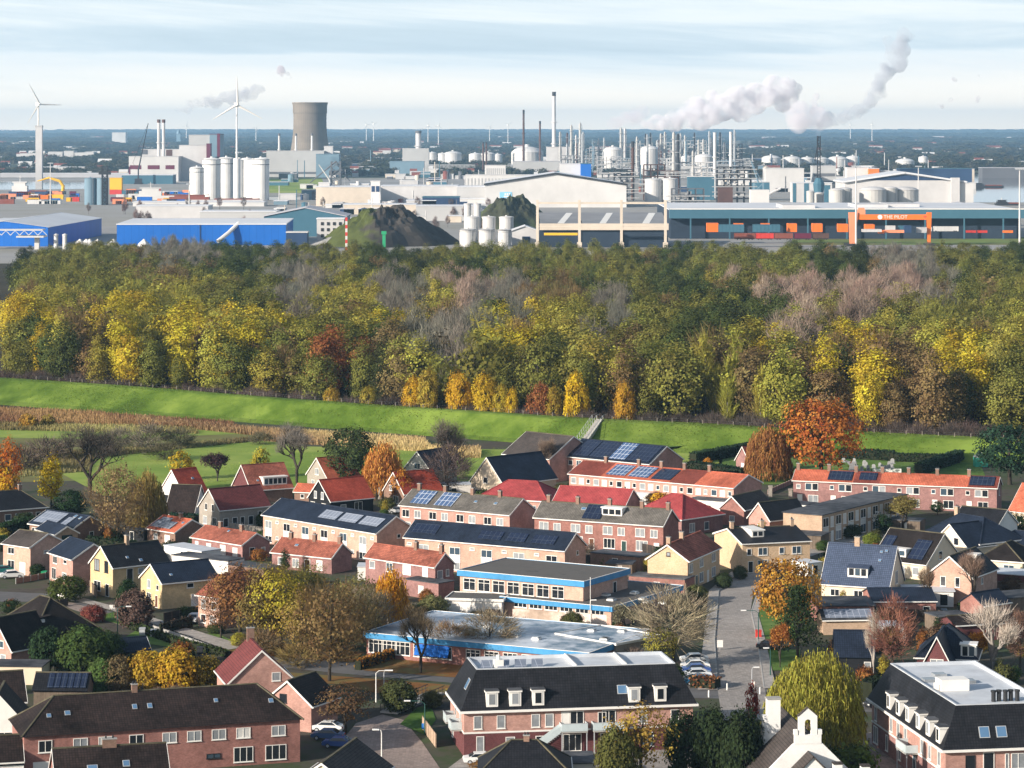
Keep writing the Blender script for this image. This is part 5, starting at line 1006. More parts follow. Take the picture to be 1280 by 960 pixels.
T('skel2', 1217, 760, 690, 44, (.25, .17, .13), 'bare garden tree right of the salmon gabled house', name='bare_tree')
T('half1', 1128, 665, 622, 74, (.22, .18, .06), 'olive bare tree before the plum brick terrace', name='bare_tree')
T('small', 1104, 668, 642, 28, DG, 'dark conifer shrub at the corner of the flat-roofed row', 'shrub', 'evergreen_shrub')
T('small', 1172, 644, 626, 22, DG, 'dark green bush before the plum terrace doors', 'shrub', 'evergreen_shrub')
T('thuja', 105, 845, 779, 78, (.055, .085, .025), 'large rounded green thuja beside the black-thatched house', name='thuja_tree')
T('thuja', 62, 842, 782, 50, (.03, .055, .025), 'darker thuja between the black thatch and the large rounded one', name='thuja_tree')
T('thuja', 136, 835, 786, 40, (.04, .065, .025), 'small dark thuja right of the large rounded one', name='thuja_tree')
for i, (px, bs, tp, w, col, lb) in enumerate(((126, 868, 820, 40, (.09, .14, .04), 'green shrub at the left end of the yellow bush belt'), (150, 868, 818, 44, (.16, .12, .06), 'greyish brown shrub in the bush belt behind the brown terrace'), (182, 866, 811, 60, (.40, .26, .035), 'golden shrub in the bush belt under the blue garden shed'), (222, 866, 808, 64, (.44, .27, .03), 'largest golden shrub in the bush belt behind the brown terrace'), (256, 864, 818, 44, (.28, .20, .035), 'olive-gold shrub at the right end of the bush belt'), (130, 838, 818, 18, (.50, .14, .03), 'small orange shrub over the green one in the bush belt'))):
    T('thuja' if i < 5 else 'shrub', px, bs, tp, w, col, lb, 'shrub', 'shrub')
T('loose', 432, 918, 852, 74, (.14, .085, .045), 'dark brownish tree over the parked cars at the bottom', name='hornbeam_tree')
T('thuja', 500, 890, 848, 50, (.07, .08, .03), 'dark green shrub by the footbridge', 'shrub', 'shrub')
T('thuja', 395, 905, 862, 50, (.06, .075, .03), 'dark shrub right of the pink gable wing', 'shrub', 'shrub')
T('thuja', 540, 885, 862, 30, (.10, .09, .03), 'rusty green shrub beside the footbridge', 'shrub', 'shrub')
T('loose', 800, 985, 878, 92, (.30, .20, .045), 'olive and gold tree in front of the apartment stair, bottom centre', name='maple_tree')
T('thuja', 770, 990, 905, 60, (.10, .10, .03), 'dark green shrub left of the olive and gold tree', 'shrub', 'shrub')
for i, (px, bs, tp, w) in enumerate(((858, 972, 886, 56), (892, 975, 880, 60), (925, 985, 882, 60))): T('thuja', px, bs, tp, w, (.03, .045, .02), f'dark ivy-green bush, {ORD1[i+1]} from the left in the dark thicket beside the willow', 'shrub', 'shrub', 'dark thicket by the willow')
T('small', 940, 915, 852, 20, (.30, .05, .03), 'red-leaved young tree at the street end left of the willow', name='cherry_tree')
T('shrub', 1065, 985, 930, 70, (.10, .13, .03), 'yellow-green shrub right of the chapel', 'shrub', 'shrub')
T('small', 600, 968, 950, 34, (.25, .13, .04), 'rusty shrub at the bottom courtyard', 'shrub', 'shrub')
for i, (px, bs, tp, w, col, lb) in enumerate(((82, 752, 718, 52, (.07, .09, .025), 'green garden bush before the pink brick house'), (158, 768, 722, 28, DG, 'dark climber bush on the tall yellow house'), (170, 785, 735, 50, (.13, .085, .07), 'dark bare bush between the two yellow houses'), (118, 778, 755, 34, (.20, .06, .05), 'dark red hedge bush by the lane'),
   (232, 775, 757, 30, (.05, .07, .03), 'dark bush at the lower yellow house fence'), (270, 792, 778, 26, (.06, .08, .03), 'low green bush by the drive'), (297, 808, 790, 20, (.35, .32, .05), 'yellow-green bush at the lane corner'), (700, 622, 604, 20, (.10, .10, .04), 'small olive bush below the hipped block'),
   (905, 735, 715, 24, (.05, .07, .03), 'dark front garden bush at the rust-orange corner pair'), (870, 752, 730, 30, (.10, .11, .04), 'green front garden bush left of the street'), (925, 724, 706, 20, (.08, .09, .04), 'front garden bush of the black-roofed pair'), (1060, 672, 655, 40, (.05, .065, .025), 'dark bush along the flat-roofed row'),
   (1090, 685, 665, 26, (.14, .17, .03), 'yellow-green bush at the thatched house corner'), (1245, 692, 670, 24, (.16, .17, .04), 'olive bush by the low thatch-like bungalow'), (560, 700, 684, 18, (.05, .07, .03), 'dark bush before the long terrace at the school'), (540, 775, 742, 40, (.17, .17, .07), 'olive bush below the flat brick annex'),
   (640, 690, 672, 16, (.08, .10, .04), 'small bush before the weathered terrace'), (690, 690, 676, 30, (.06, .075, .03), 'dark hedge bush before the boxy-dormer terrace'), (880, 660, 645, 20, (.28, .22, .04), 'yellow bush right of the crimson roofs'), (942, 672, 655, 30, (.13, .12, .05), 'mixed bush left of the flat-roofed row'),
   (225, 650, 628, 46, (.13, .10, .075), 'bare bush in front of the dark brown cottage'), (150, 650, 625, 60, (.14, .09, .065), 'brown thicket behind the brown tree'), (330, 660, 640, 20, (.06, .08, .03), 'green bush right of the plum-roofed house'), (30, 660, 640, 30, (.05, .07, .03), 'dark garden bush before the long bungalow'))):
    T('thuja', px, bs, tp, w, col, lb, 'shrub', 'shrub')
# garden plants in the gaps between the houses
ROAD = [(840, 690, 1040, 885), (430, 880, 560, 960), (60, 742, 300, 830), (240, 815, 700, 880), (1060, 860, 1140, 960), (0, 735, 80, 755), (940, 740, 1000, 850)]
gp = random.Random(12); k_ = {}
tries = 0
while sum(k_.values()) < 210 and tries < 4000:
    tries += 1; px, py = gp.uniform(0, 1280), gp.uniform(612, 880)
    if py < 640 and px > 880 or any(a < px < c and b < py < d for a, b, c, d in ROAD): continue
    p = G(px, py)
    if not free(p): continue
    cn, c = gp.choice([('dark green', (.03, .05, .02)), ('dark green', (.035, .055, .025)), ('olive', (.09, .095, .035)), ('brown', (.13, .08, .05)), ('green', (.06, .10, .03)), ('rusty', (.26, .11, .035)), ('yellowish', (.30, .24, .04)), ('bare twiggy', (.16, .12, .10))])
    n_ = k_[cn] = k_.get(cn, 0) + 1; h = gp.uniform(1.2, 3.4); w = h * gp.uniform(.8, 1.6); kd = 'thicket' if cn == 'bare twiggy' else gp.choice(['shrub', 'shrub', 'thuja', 'cone' if cn != 'brown' else 'shrub'])
    if kd == 'cone': h *= 1.4; w = h * .45
    tree(kd, p, w / BASEW[kd], h / BASEH[kd], c, f'{cn} garden shrub between the village houses, {ordinal(n_)} of that colour', 'shrub', 'garden_shrub', 'shrubs in the village gardens')
# ---- hedges
def hedge(pts, w, h, col, label, cat='hedge', dens=9, size=.35):
    P = [G(*p) if len(p) == 2 else Vector(p) for p in pts]; r = thing('hedge', label, cat, P[0])
    b = MB(); C = []
    for p, q in zip(P, P[1:]):
        d = (q - p); L = d.length; d.normalize(); n = Vector((-d.y, d.x, 0)) * w / 2; hh = Vector((0, 0, h))
        a = [p - P[0] - n * .85, q - P[0] - n * .85, q - P[0] + n * .85, p - P[0] + n * .85]; t = [x + hh * .93 for x in a]
        for k in range(4): j = (k + 1) % 4; b.quad(a[k], a[j], t[j], t[k])
        b.quad(*t); cnt = int(L * (w + 2 * h) * dens)
        s = rng.uniform(0, 1, cnt); f = rng.uniform(0, w + 2 * h, cnt)
        side = np.where(f < h, -1, np.where(f < h + w, 0, 1)); zz = np.where(side == -1, f, np.where(side == 0, h, f - h - w)); ox = np.where(side == -1, -w / 2, np.where(side == 0, f - h - w / 2, w / 2))
        base = np.array(p - P[0]) + np.outer(s * L, np.array(d)) + np.outer(ox, np.array((-d.y, d.x, 0))) + np.outer(zz, (0, 0, 1)); C.append(base + rng.normal(size=base.shape) * .09)
    C = np.concatenate(C); core = b.obj('stems', mat('hedge_core', (.022, .026, .014), .95, .3), r)
    c = link('foliage', quads_mesh('foliage', leaves(C, size, None), np.clip(rng.normal(.5, .2, len(C)), 0, 1), LEAF), r); c.color = (*col, 1); return r
hedge([(866, 580), (952, 564), (985, 572)], 2.2, 2.6, (.025, .045, .025), 'tall dark hedge round the small chapel, rear side')
hedge([(862, 590), (930, 600)], 2.2, 2.6, (.02, .04, .022), 'dark hedge in front of the small chapel')
hedge([(1050, 573), (1118, 576)], 2.2, 2.4, (.025, .045, .025), 'dark hedge behind the gravestones at the foot of the dike')
hedge([(1118, 577), (1200, 579)], 2.0, 2.0, (.03, .05, .025), 'dark low hedge right of the gravestones')
hedge([(1148, 594), (1200, 576)], 2.2, 2.6, (.035, .065, .04), 'slanting grey-green hedge across the allotments')
hedge([(0, 686), (5, 690)], 1.6, 2.5, DG, 'dark hedge at the left edge beside the peach house')
hedge([(-10, 676), (40, 662)], 2.5, 2.6, (.025, .05, .02), 'tall dark hedge in front of the long bungalow')
hedge([(0, 826), (53, 828)], 1.2, 2.0, (.32, .10, .035), 'rust-coloured beech hedge before the black-thatched house')
hedge([(866, 858), (897, 861)], 2.5, 1.5, (.22, .10, .05), 'brown hedge behind the parked cars by the street')
hedge([(447, 838), (490, 824)], 1.2, 1.5, (.28, .13, .03), 'rusty beech hedge at the corner of the school front')
hedge([(110, 684), (168, 690)], 2.0, 2.0, (.02, .035, .018), 'low black-green hedge behind the tall yellow house')
hedge([(214, 655), (246, 657)], 2.0, 2.2, (.02, .05, .03), 'dark hedge before the plum-roofed house')
hedge([(1082, 878), (1120, 868)], 2.5, 3.0, (.02, .03, .018), 'tall dark hedge right of the willow')
hedge([(200, 793), (240, 784)], .3, 1.8, (.08, .06, .045), 'dark wooden-looking screen hedge along the lower yellow house')
hedge([(165, 786), (215, 804), (285, 822)], 1.2, 1.0, (.05, .07, .025), 'low green hedge along the lane kerb')
hedge([(560, 872), (628, 880)], 1.5, 1.2, (.18, .12, .04), 'brown hedge along the road behind the footbridge')
for i in range(7):
    T('cone', 1245 + 6.5 * i, 668, 638 + (i % 3) * 1.5, 9.5, (.035, .06, .022), f'{ORD1[i+1]} column from the left in the thuja row at the right edge', 'tree', 'thuja_tree', 'thuja columns at the right edge')
# ---- reeds and rough growth along the dike foot
def blades(name, polys, n, h, w, m_col, stuff=True):
    Vs = []; ts = []
    for (poly, k) in polys:
        q = [G(*p) for p in poly]; a, b_, c, d_ = [np.array(x) for x in q]
        s, t = rng.random(k)[:, None], rng.random(k)[:, None]; P = (a * (1 - s) + b_ * s) * (1 - t) + (d_ * (1 - s) + c * s) * t
        D = rng.normal(size=(k, 3)) * .22 + np.array([0, 0, 1]); Vs.append(strips(P, D, h, w)); ts.append(np.clip(.5 + .35 * np.sin(P[:, 0] / 9 + P[:, 1] / 17) + rng.normal(0, .15, k), 0, 1))
    o = link(name, quads_mesh(name, np.concatenate(Vs), np.concatenate(ts), LEAF)); o.color = (*m_col, 1); o['kind'] = 'stuff'; return o
blades('reed_bed', [([(-20, 530), (130, 532), (130, 518), (-20, 512)], 8000), ([(130, 532), (300, 540), (290, 531), (130, 520)], 7000)], 0, 1.3, .22, (.29, .17, .09))
blades('reed_bed', [([(330, 552), (540, 566), (530, 552), (330, 540)], 14000), ([(535, 572), (600, 573), (600, 564), (535, 562)], 3500), ([(170, 530), (330, 546), (330, 540), (170, 524)], 5000)], 0, 1.4, .22, (.46, .33, .17))
blades('rough_grass', [([(-20, 600), (110, 590), (120, 566), (-20, 560)], 9000), ([(130, 572), (330, 551), (330, 548), (130, 563)], 3500)], 0, .8, .25, (.22, .19, .09))
blades('tall_grass', [([(-20, 538), (250, 543), (240, 536), (-20, 530)], 6000)], 0, 1.0, .22, (.30, .26, .11))
def tufts(name, V4, k, h, w, col):
    V4 = np.asarray(V4, float); ar = np.linalg.norm(np.cross(V4[:, 1] - V4[:, 0], V4[:, 3] - V4[:, 0]), axis=1); idx = rng.choice(len(V4), k, p=ar / ar.sum()); q = V4[idx]
    s, t = rng.random(k)[:, None], rng.random(k)[:, None]; P = (q[:, 0] * (1 - s) + q[:, 1] * s) * (1 - t) + (q[:, 3] * (1 - s) + q[:, 2] * s) * t
    keep = np.sin(P[:, 0] / 7 + 2 * np.sin(P[:, 1] / 11)) + np.sin(P[:, 0] / 23 + P[:, 1] / 5) + rng.normal(0, .7, k) > .2; P = P[keep]
    D = rng.normal(size=P.shape) * .5 + np.array([0, 0, .7]); tn = np.clip(.5 + .3 * np.sin(P[:, 0] / 13 + P[:, 1] / 6) + rng.normal(0, .18, len(P)), 0, 1)
    o = link(name, quads_mesh(name, strips(P, D, h, w), tn, LEAF)); o.color = (*col, 1); o['kind'] = 'stuff'
dq = [[tuple(DK.data.vertices[i].co) for i in p.vertices] for p in DK.data.polygons if len(p.vertices) == 4]
tufts('dike_grass_tufts', dq, 70000, .2, .22, (.13, .18, .03))
tufts('meadow_grass_tufts', [[tuple(G(*p)) for p in ((130, 620), (640, 600), (640, 560), (180, 562))], [tuple(G(*p)) for p in ((640, 598), (900, 592), (900, 562), (640, 558))]], 26000, .18, .25, (.24, .29, .06))
tufts('verge_grass_tufts', [[tuple(G(*p)) for p in ((895, 606), (1235, 604), (1225, 578), (900, 568))]], 6000, .16, .25, (.11, .15, .04))
for i, (px, bs, tp, w, col) in enumerate(((35, 535, 518, 22, (.42, .26, .05)), (60, 533, 519, 18, (.32, .24, .06)), (150, 560, 535, 40, (.18, .16, .12)), (185, 562, 530, 46, (.15, .13, .10)), (225, 560, 536, 40, (.13, .12, .08)), (205, 575, 556, 50, (.09, .08, .05)), (120, 570, 545, 50, (.13, .11, .08)), (60, 575, 548, 60, (.14, .11, .09)), (25, 590, 560, 60, (.11, .085, .07)), (325, 556, 540, 30, (.12, .11, .07)))):
    T('bush' if i < 2 else 'thicket', px, bs, tp, w, col, f'{"yellowish" if i < 2 else "dark twiggy"} scrub bush, {ORD1[i+1]} along the rough ground below the dike', 'shrub', 'scrub_bush', 'scrub bushes below the dike')
# ---- the wood behind the dike
# canopy patches seen in the photograph: x, y, kind, colour
LK = ['oak0', 'oak1', 'oak2', 'oak3', 'pop0', 'pop1', 'pop2']; BK = ['bare0', 'bare1']; MK = ['mix0', 'mix1']; PK = ['pop0', 'pop1', 'pop2']; WK = ['wisp0', 'wisp1']
cY, cYG, cOL, cDK, cBR, cGY, cPK, cRU, cGR, cOR = (.46, .36, .035), (.32, .29, .055), (.18, .178, .042), (.055, .065, .022), (.19, .135, .06), (.20, .185, .15), (.34, .25, .20), (.27, .11, .04), (.075, .095, .028), (.50, .18, .025)
PATCH = [(10, 318, 'L', cDK), (60, 330, 'L', cOL), (110, 312, 'L', cOL), (150, 325, 'L', cOL), (190, 340, 'M', cBR), (230, 315, 'B', cGY), (270, 330, 'L', cGR), (300, 318, 'L', cGR), (335, 350, 'L', cOL), (380, 340, 'B', cGY), (420, 320, 'L', cOL), (470, 322, 'L', cGR), (510, 330, 'L', cDK), (560, 318, 'L', cOL), (600, 332, 'L', cGR), (640, 325, 'M', cOL), (690, 335, 'L', cOL), (740, 340, 'M', cOL), (780, 325, 'L', cOL), (830, 330, 'L', cGR), (880, 322, 'L', cOL), (930, 318, 'L', cOL), (980, 328, 'L', cOL), (1040, 320, 'L', cGR), (1075, 322, 'L', cDK), (1130, 320, 'B', cGY), (1180, 318, 'L', cOL), (1240, 325, 'L', cOL), (1275, 318, 'L', cGR),
 (20, 360, 'B', cBR), (60, 350, 'M', cOL), (120, 355, 'L', cOL), (170, 350, 'M', cOL), (215, 365, 'M', cYG), (260, 352, 'L', cOL), (310, 370, 'L', cOL), (350, 365, 'B', cGY), (420, 355, 'L', cYG), (450, 370, 'L', cYG), (500, 365, 'B', cGY), (545, 375, 'L', cYG), (590, 360, 'B', cPK), (640, 365, 'B', cGY), (690, 360, 'B', cBR), (740, 358, 'L', cGR), (800, 365, 'L', cOL), (850, 362, 'L', cGR), (900, 372, 'L', cOL), (940, 375, 'L', cGR), (990, 360, 'B', cPK), (1030, 370, 'B', cPK), (1080, 372, 'B', cPK), (1130, 362, 'B', cPK), (1180, 365, 'B', cGY), (1230, 355, 'L', cOL), (1270, 362, 'M', cOL),
 (5, 375, 'L', cY), (40, 385, 'L', cY), (80, 380, 'L', cYG), (115, 395, 'M', cBR), (155, 395, 'P', cY), (195, 400, 'M', cOL), (235, 400, 'L', cY), (275, 395, 'L', cYG), (310, 400, 'L', cY), (350, 395, 'L', cYG), (385, 390, 'L', cYG), (425, 395, 'L', cOL), (460, 395, 'L', cYG), (495, 395, 'L', cY), (535, 400, 'B', cGY), (575, 400, 'B', cGY), (620, 405, 'M', cYG), (660, 400, 'P', cY), (700, 395, 'L', cYG), (735, 385, 'L', cOL), (780, 385, 'B', cGY), (820, 395, 'L', cOL), (870, 400, 'L', cGR), (920, 395, 'L', cDK), (955, 400, 'L', cGR), (1000, 400, 'B', cPK), (1050, 395, 'L', cYG), (1100, 390, 'L', cYG), (1140, 385, 'L', cOL), (1190, 390, 'M', cOL), (1240, 390, 'L', cOL), (1275, 400, 'L', cYG),
 (20, 425, 'L', cOL), (70, 430, 'L', cGR), (110, 440, 'L', cBR), (150, 425, 'P', cY), (210, 440, 'L', cOL), (255, 430, 'P', cYG), (300, 435, 'L', cOL), (345, 440, 'L', cBR), (390, 435, 'L', cOL), (430, 430, 'L', cRU), (470, 450, 'L', cDK), (495, 440, 'L', cBR), (550, 440, 'B', cGY), (600, 440, 'M', cOL), (640, 430, 'P', cY), (680, 445, 'L', cOL), (720, 450, 'L', cOL), (780, 450, 'L', cBR), (825, 450, 'L', cOL), (860, 455, 'W', cYG), (890, 460, 'W', cYG), (930, 440, 'L', cBR), (955, 425, 'L', cY), (985, 430, 'L', cYG), (1020, 440, 'L', cBR), (1065, 430, 'L', cY), (1105, 430, 'L', cYG), (1140, 440, 'L', cBR), (1180, 425, 'L', cYG), (1210, 430, 'P', cY), (1245, 435, 'P', cYG), (1280, 450, 'L', cOL)]
PA = np.array([(p[0], p[1]) for p in PATCH], float)
KM = {'L': LK, 'B': BK, 'M': MK, 'P': PK, 'W': WK}
CN = {cY: 'yellow', cYG: 'yellow-green', cOL: 'olive', cDK: 'very dark green', cBR: 'brownish', cGY: 'grey', cPK: 'pinkish-brown', cRU: 'rusty', cGR: 'dark green', cOR: 'orange'}
pts = []
fr = np.random.default_rng(3)
def front_y(x): return crest_at(x).y
Y = 0.0
row = 0
while True:
    sp = 8.6 + Y * .006; y0 = 26 + Y
    if 640 + y0 > 1700: break
    hw = (700 + y0 + 60) * 640 / FP * 1.10; nx = int(2 * hw / sp)
    for i in range(nx):
        x = -hw + 2 * hw * (i + .5 + fr.uniform(-.42, .42)) / nx; y = front_y(x) + y0 + fr.uniform(-.5, .5) * sp
        lim = 1655 + 25 * math.sin(x / 40) - (60 if x < -260 else 0)
        if y > lim: continue
        pts.append((x, y, row))
    Y += sp * .95; row += 1
cand = []
for (x, y, rw) in pts:
    h = (21.5 - 6.5 * min(1, max(0, (y - 800) / 750))) * fr.uniform(.66, 1.18)
    px = 640 + x * FP / y; py = YH + FP * (HC - h * .85) / y
    d = (PA[:, 0] - px - fr.normal(0, 14)) ** 2 + (1.9 * (PA[:, 1] - py - fr.normal(0, 7))) ** 2
    _, _, k, c = PATCH[int(np.argmin(d))]
    if fr.random() < .12: k, c = [('L', cYG), ('L', cOL), ('M', cBR), ('L', cGR)][fr.integers(4)]
    if k == 'P': h *= 1.06
    cand.append((x, y, h, k, c, rw))
cand.sort(key=lambda t: t[1] - front_y(t[0]))
NI = 285
ind, rest = cand[:NI], cand[NI:]
rowname = lambda d: 'front edge' if d < 31 else 'second rank' if d < 38 else 'third rank' if d < 45 else 'fourth rank' if d < 52 else 'fifth rank' if d < 59 else 'sixth rank' if d < 66 else 'inner ranks'
KN = {'L': 'broadleaf tree', 'B': 'bare tree', 'M': 'half-bare tree', 'P': 'tall poplar', 'W': 'wispy pale-stemmed poplar'}
ON = {'L': 'broadleaf_tree', 'B': 'bare_tree', 'M': 'broadleaf_tree', 'P': 'poplar_tree', 'W': 'poplar_tree'}
byrow = {}
for t in ind: byrow.setdefault((rowname(t[1] - front_y(t[0])), CN[t[4]], KN[t[3]]), []).append(t)
def vary(c, s=.16): 
    f = fr.uniform(1 - s, 1 + s); g = fr.uniform(-.05, .05); return (c[0] * f * (1 + g), c[1] * f * (1 - g * .5), c[2] * f)
for (rn, cn, kn), L_ in byrow.items():
    L_.sort(key=lambda t: t[0] / t[1])
    for i, (x, y, h, k, c, rw) in enumerate(L_):
        kind = KM[k][fr.integers(len(KM[k]))]; sz = h / BASEH[kind]; sx = sz * fr.uniform(.85, 1.15)
        tree(kind, (x, y, 0), sx, sz, vary(c), f'{cn} {kn}, {ordinal(i + 1)} of its kind from left, {rn} of the wood', 'tree', ON[k], 'trees of the wood behind the dike')
# named small trees at the very edge of the wood
EDGE = [(415, 512, 484, 26, (.40, .27, .04), 'dense', 'small yellow bush tree at the wood edge, left of the rusty ones'), (460, 515, 482, 24, (.35, .28, .05), 'dense', 'olive-yellow bush tree at the wood edge below the dark crowns'), (516, 520, 470, 28, (.56, .34, .03), 'dense', 'leftmost of the golden small trees along the middle of the wood edge'), (535, 522, 460, 30, (.40, .30, .05), 'dense', 'second of the golden small trees along the wood edge, greener'), (574, 522, 464, 40, (.54, .33, .03), 'dense', 'third and broadest of the golden small trees along the wood edge'), (606, 524, 466, 38, (.50, .34, .03), 'dense', 'fourth of the golden small trees along the wood edge'), (626, 524, 480, 24, (.42, .32, .04), 'dense', 'fifth of the golden small trees along the wood edge, narrow'), (640, 526, 484, 18, (.56, .38, .03), 'dense', 'last and smallest of the golden small trees along the wood edge'), (676, 530, 478, 40, (.26, .10, .04), 'dense', 'round rusty brown tree at the wood edge left of the dike stairs'), (692, 528, 482, 24, (.34, .24, .04), 'dense', 'yellowish bush tree touching the round rusty tree'), (720, 532, 464, 36, (.56, .38, .025), 'dense', 'bright golden tree at the wood edge near the dike stairs'), (780, 532, 476, 30, (.48, .28, .035), 'dense', 'small orange-yellow tree at the wood edge right of the dike stairs')]
for (px, bs, tp, w, col, kd, lb) in EDGE:
    x0 = xat(px, 700); yy = front_y(x0) + 16; x = xat(px, yy); h = zat(tp, yy); tree(kd, (x, yy, 0), w * yy / FP / BASEW[kd], h / BASEH[kd], col, lb, 'tree', 'edge_tree')
# undergrowth along the edge and the rest of the wood: one mass each
def gn_mass(name, P, kinds, idx, scl, rot, tint):
    col = bpy.data.collections.new(name + '_sources')
    for i, k in enumerate(kinds):
        me = PR[k].crown.copy(); me.materials[0] = LEAFI; o = bpy.data.objects.new(f'{i:02d}_{k}', me); col.objects.link(o)
    me = bpy.data.meshes.new(name); me.from_pydata([tuple(p) for p in P], [], [])
    for nm, ty, dat, key in (('idx', 'INT', np.asarray(idx, np.int32), 'value'), ('scl', 'FLOAT_VECTOR', np.asarray(scl, np.float32).reshape(-1), 'vector'), ('rot', 'FLOAT_VECTOR', np.asarray(rot, np.float32).reshape(-1), 'vector'), ('tint', 'FLOAT_COLOR', np.asarray(tint, np.float32).reshape(-1), 'color')):
        a = me.attributes.new(nm, ty, 'POINT'); a.data.foreach_set(key, dat)
    o = link(name, me); o['kind'] = 'stuff'
    ng = bpy.data.node_groups.new(name, 'GeometryNodeTree'); ng.interface.new_socket('Geometry', in_out='INPUT', socket_type='NodeSocketGeometry'); ng.interface.new_socket('Geometry', in_out='OUTPUT', socket_type='NodeSocketGeometry')
    n = ng.nodes.new; gi, go, ip, ci = n('NodeGroupInput'), n('NodeGroupOutput'), n('GeometryNodeInstanceOnPoints'), n('GeometryNodeCollectionInfo')
    ci.inputs['Collection'].default_value = col; ci.inputs['Separate Children'].default_value = True; ci.inputs['Reset Children'].default_value = True
    ip.inputs['Pick Instance'].default_value = True
    def na(nm, ty): q = n('GeometryNodeInputNamedAttribute'); q.data_type = ty; q.inputs['Name'].default_value = nm; return q.outputs[0]
    L = ng.links.new; L(gi.outputs[0], ip.inputs['Points']); L(ci.outputs[0], ip.inputs['Instance']); L(na('idx', 'INT'), ip.inputs['Instance Index']); L(na('rot', 'FLOAT_VECTOR'), ip.inputs['Rotation']); L(na('scl', 'FLOAT_VECTOR'), ip.inputs['Scale'])
    L(ip.outputs[0], go.inputs[0]); md = o.modifiers.new('scatter', 'NODES'); md.node_group = ng; return o
kinds = LK + BK + MK + WK; ki = {k: i for i, k in enumerate(kinds)}
P, I, Sx, Ro, Ti = [], [], [], [], []
for (x, y, h, k, c, rw) in rest:
    kind = KM[k][fr.integers(len(KM[k]))]; sz = h / BASEH[kind]; sx = sz * fr.uniform(.9, 1.25)
    P.append((x, y, 0)); I.append(ki[kind]); Sx.append((sx, sx, sz)); Ro.append((0, 0, fr.uniform(0, 6.28))); Ti.append((*vary(c), 1))
gn_mass('woodland', P, kinds, I, Sx, Ro, Ti)
P, I, Sx, Ro, Ti = [], [], [], [], []
for i in range(520):
    x = fr.uniform(-175, 175); y = front_y(x) + fr.uniform(10, 27); k = int(fr.random() < .3); s = fr.uniform(.7, 1.3)
    P.append((x, y, 0)); I.append(1 - k); Sx.append((s, s, s)); Ro.append((0, 0, fr.uniform(0, 6))); Ti.append((*vary((.11, .085, .075) if not k else (.12, .10, .04), .3), 1))
gn_mass('undergrowth', P, ['bush', 'thicket'], I, Sx, Ro, Ti)
# ------------------------------------------------------------------ industry and harbour
I_ = dict(
 white=mat('white_cladding', (.62, .61, .60), .55, .12, .04), cream=mat('cream_concrete', (.62, .54, .45), .85, .12, .1), grey=mat('grey_cladding', (.45, .45, .45), .6, .08, .05),
 light=mat('light_grey_cladding', (.56, .55, .55), .6, .14, .05), dgrey=mat('dark_grey_cladding', (.13, .135, .15), .6, .12, .05), blue=mat('bright_blue_cladding', (.015, .14, .52), .5, .08, .05, 'sheet', (.012, .125, .48), p=(5, 90, .12, (.01, .10, .40, 1))),
 navy=mat('navy_cladding', (.03, .06, .13), .6, .12, .05), teal=mat('teal_cladding', (.06, .15, .21), .5, .1, .05), wine=mat('wine_cladding', (.13, .02, .045), .6, .1, .05),
 orange=mat('orange_paint', (.80, .19, .03), .5, .08, .1), salmon=mat('faded_orange_paint', (.80, .30, .16), .6, .1, .1), yellow=mat('yellow_paint', (.80, .46, .03), .5, .06, .1), red=mat('red_paint', (.55, .05, .04), .5, .1, .1), rust=mat('rust_paint', (.22, .07, .05), .8, .2, .1), green=mat('green_paint', (.03, .30, .14), .5, .1, .1), brown=mat('brown_steel', (.10, .055, .045), .7, .2, .1),
 silo=mat('white_silo', (.74, .73, .71), .5, .10, .08), tank=mat('grey_tank', (.48, .47, .45), .5, .1, .08), roofw=mat('pale_sheet_roof', (.66, .67, .70), .5, .1, .02), roofg=mat('grey_sheet_roof', (.46, .46, .49), .7, .15, .02), hall_shade=mat('painted_hall_shade', (.03, .045, .07), .9, .2, .05),  # dark hall colour stands in for the shade inside open sheds
 ct=mat('cooling_tower_concrete', (.215, .185, .155), .9, .25, .02, 'sheet', (.185, .16, .135), p=(2.4, 12, .25, (.15, .13, .115, 1))), steel=STEEL, blueg=mat('blue_grey_cladding', (.17, .26, .33), .6, .1, .05), dark=mat('sooty_steel', (.035, .037, .042), .7, .2, .1))
def wbox(name, label, cat, x0, x1, base, top, depth, m, roofm='roofw', Y=None, rise=0, bands=(), wins=(), group=None, rooft=None, skew=0):
    """shed seen square on: pixel left/right, pixel base and top of the front wall"""
    Yv = Y or G(0, base).y; X0, X1 = xat(x0, Yv), xat(x1, Yv); h = zat(top, Yv); w = X1 - X0
    r = thing(name, label, cat, (X0, Yv, 0), R(skew), group)
    b = MB(); b.box(0, w, 0, depth, 0, h, top=not rise)
    if rise: b.quad((0, 0, h), (w, 0, h), (w / 2, 0, h + rise)); b.quad((0, depth, h), (w, depth, h), (w / 2, depth, h + rise))
    b.obj('wall', I_[m] if isinstance(m, str) else m, r)
    b = MB(); t = .5
    if rise:
        b.slab([(w + 1, -1, h), (w + 1, depth + 1, h), (w / 2, depth + 1, h + rise + .4), (w / 2, -1, h + rise + .4)], t); b.slab([(-1, depth + 1, h), (-1, -1, h), (w / 2, -1, h + rise + .4), (w / 2, depth + 1, h + rise + .4)], t)
    else: b.box(-.4, w + .4, -.4, depth + .4, h + .02, h + .7)
    b.obj('roof', I_[roofm], r)
    for (f0, f1, g0, g1, mm, *nm) in bands:
        b = MB(); b.box(f0 * w, f1 * w, -.35, -.02, g0 * h, g1 * h); b.obj(nm[0] if nm else 'wall_band', I_[mm], r)
    return r, w, h, Yv
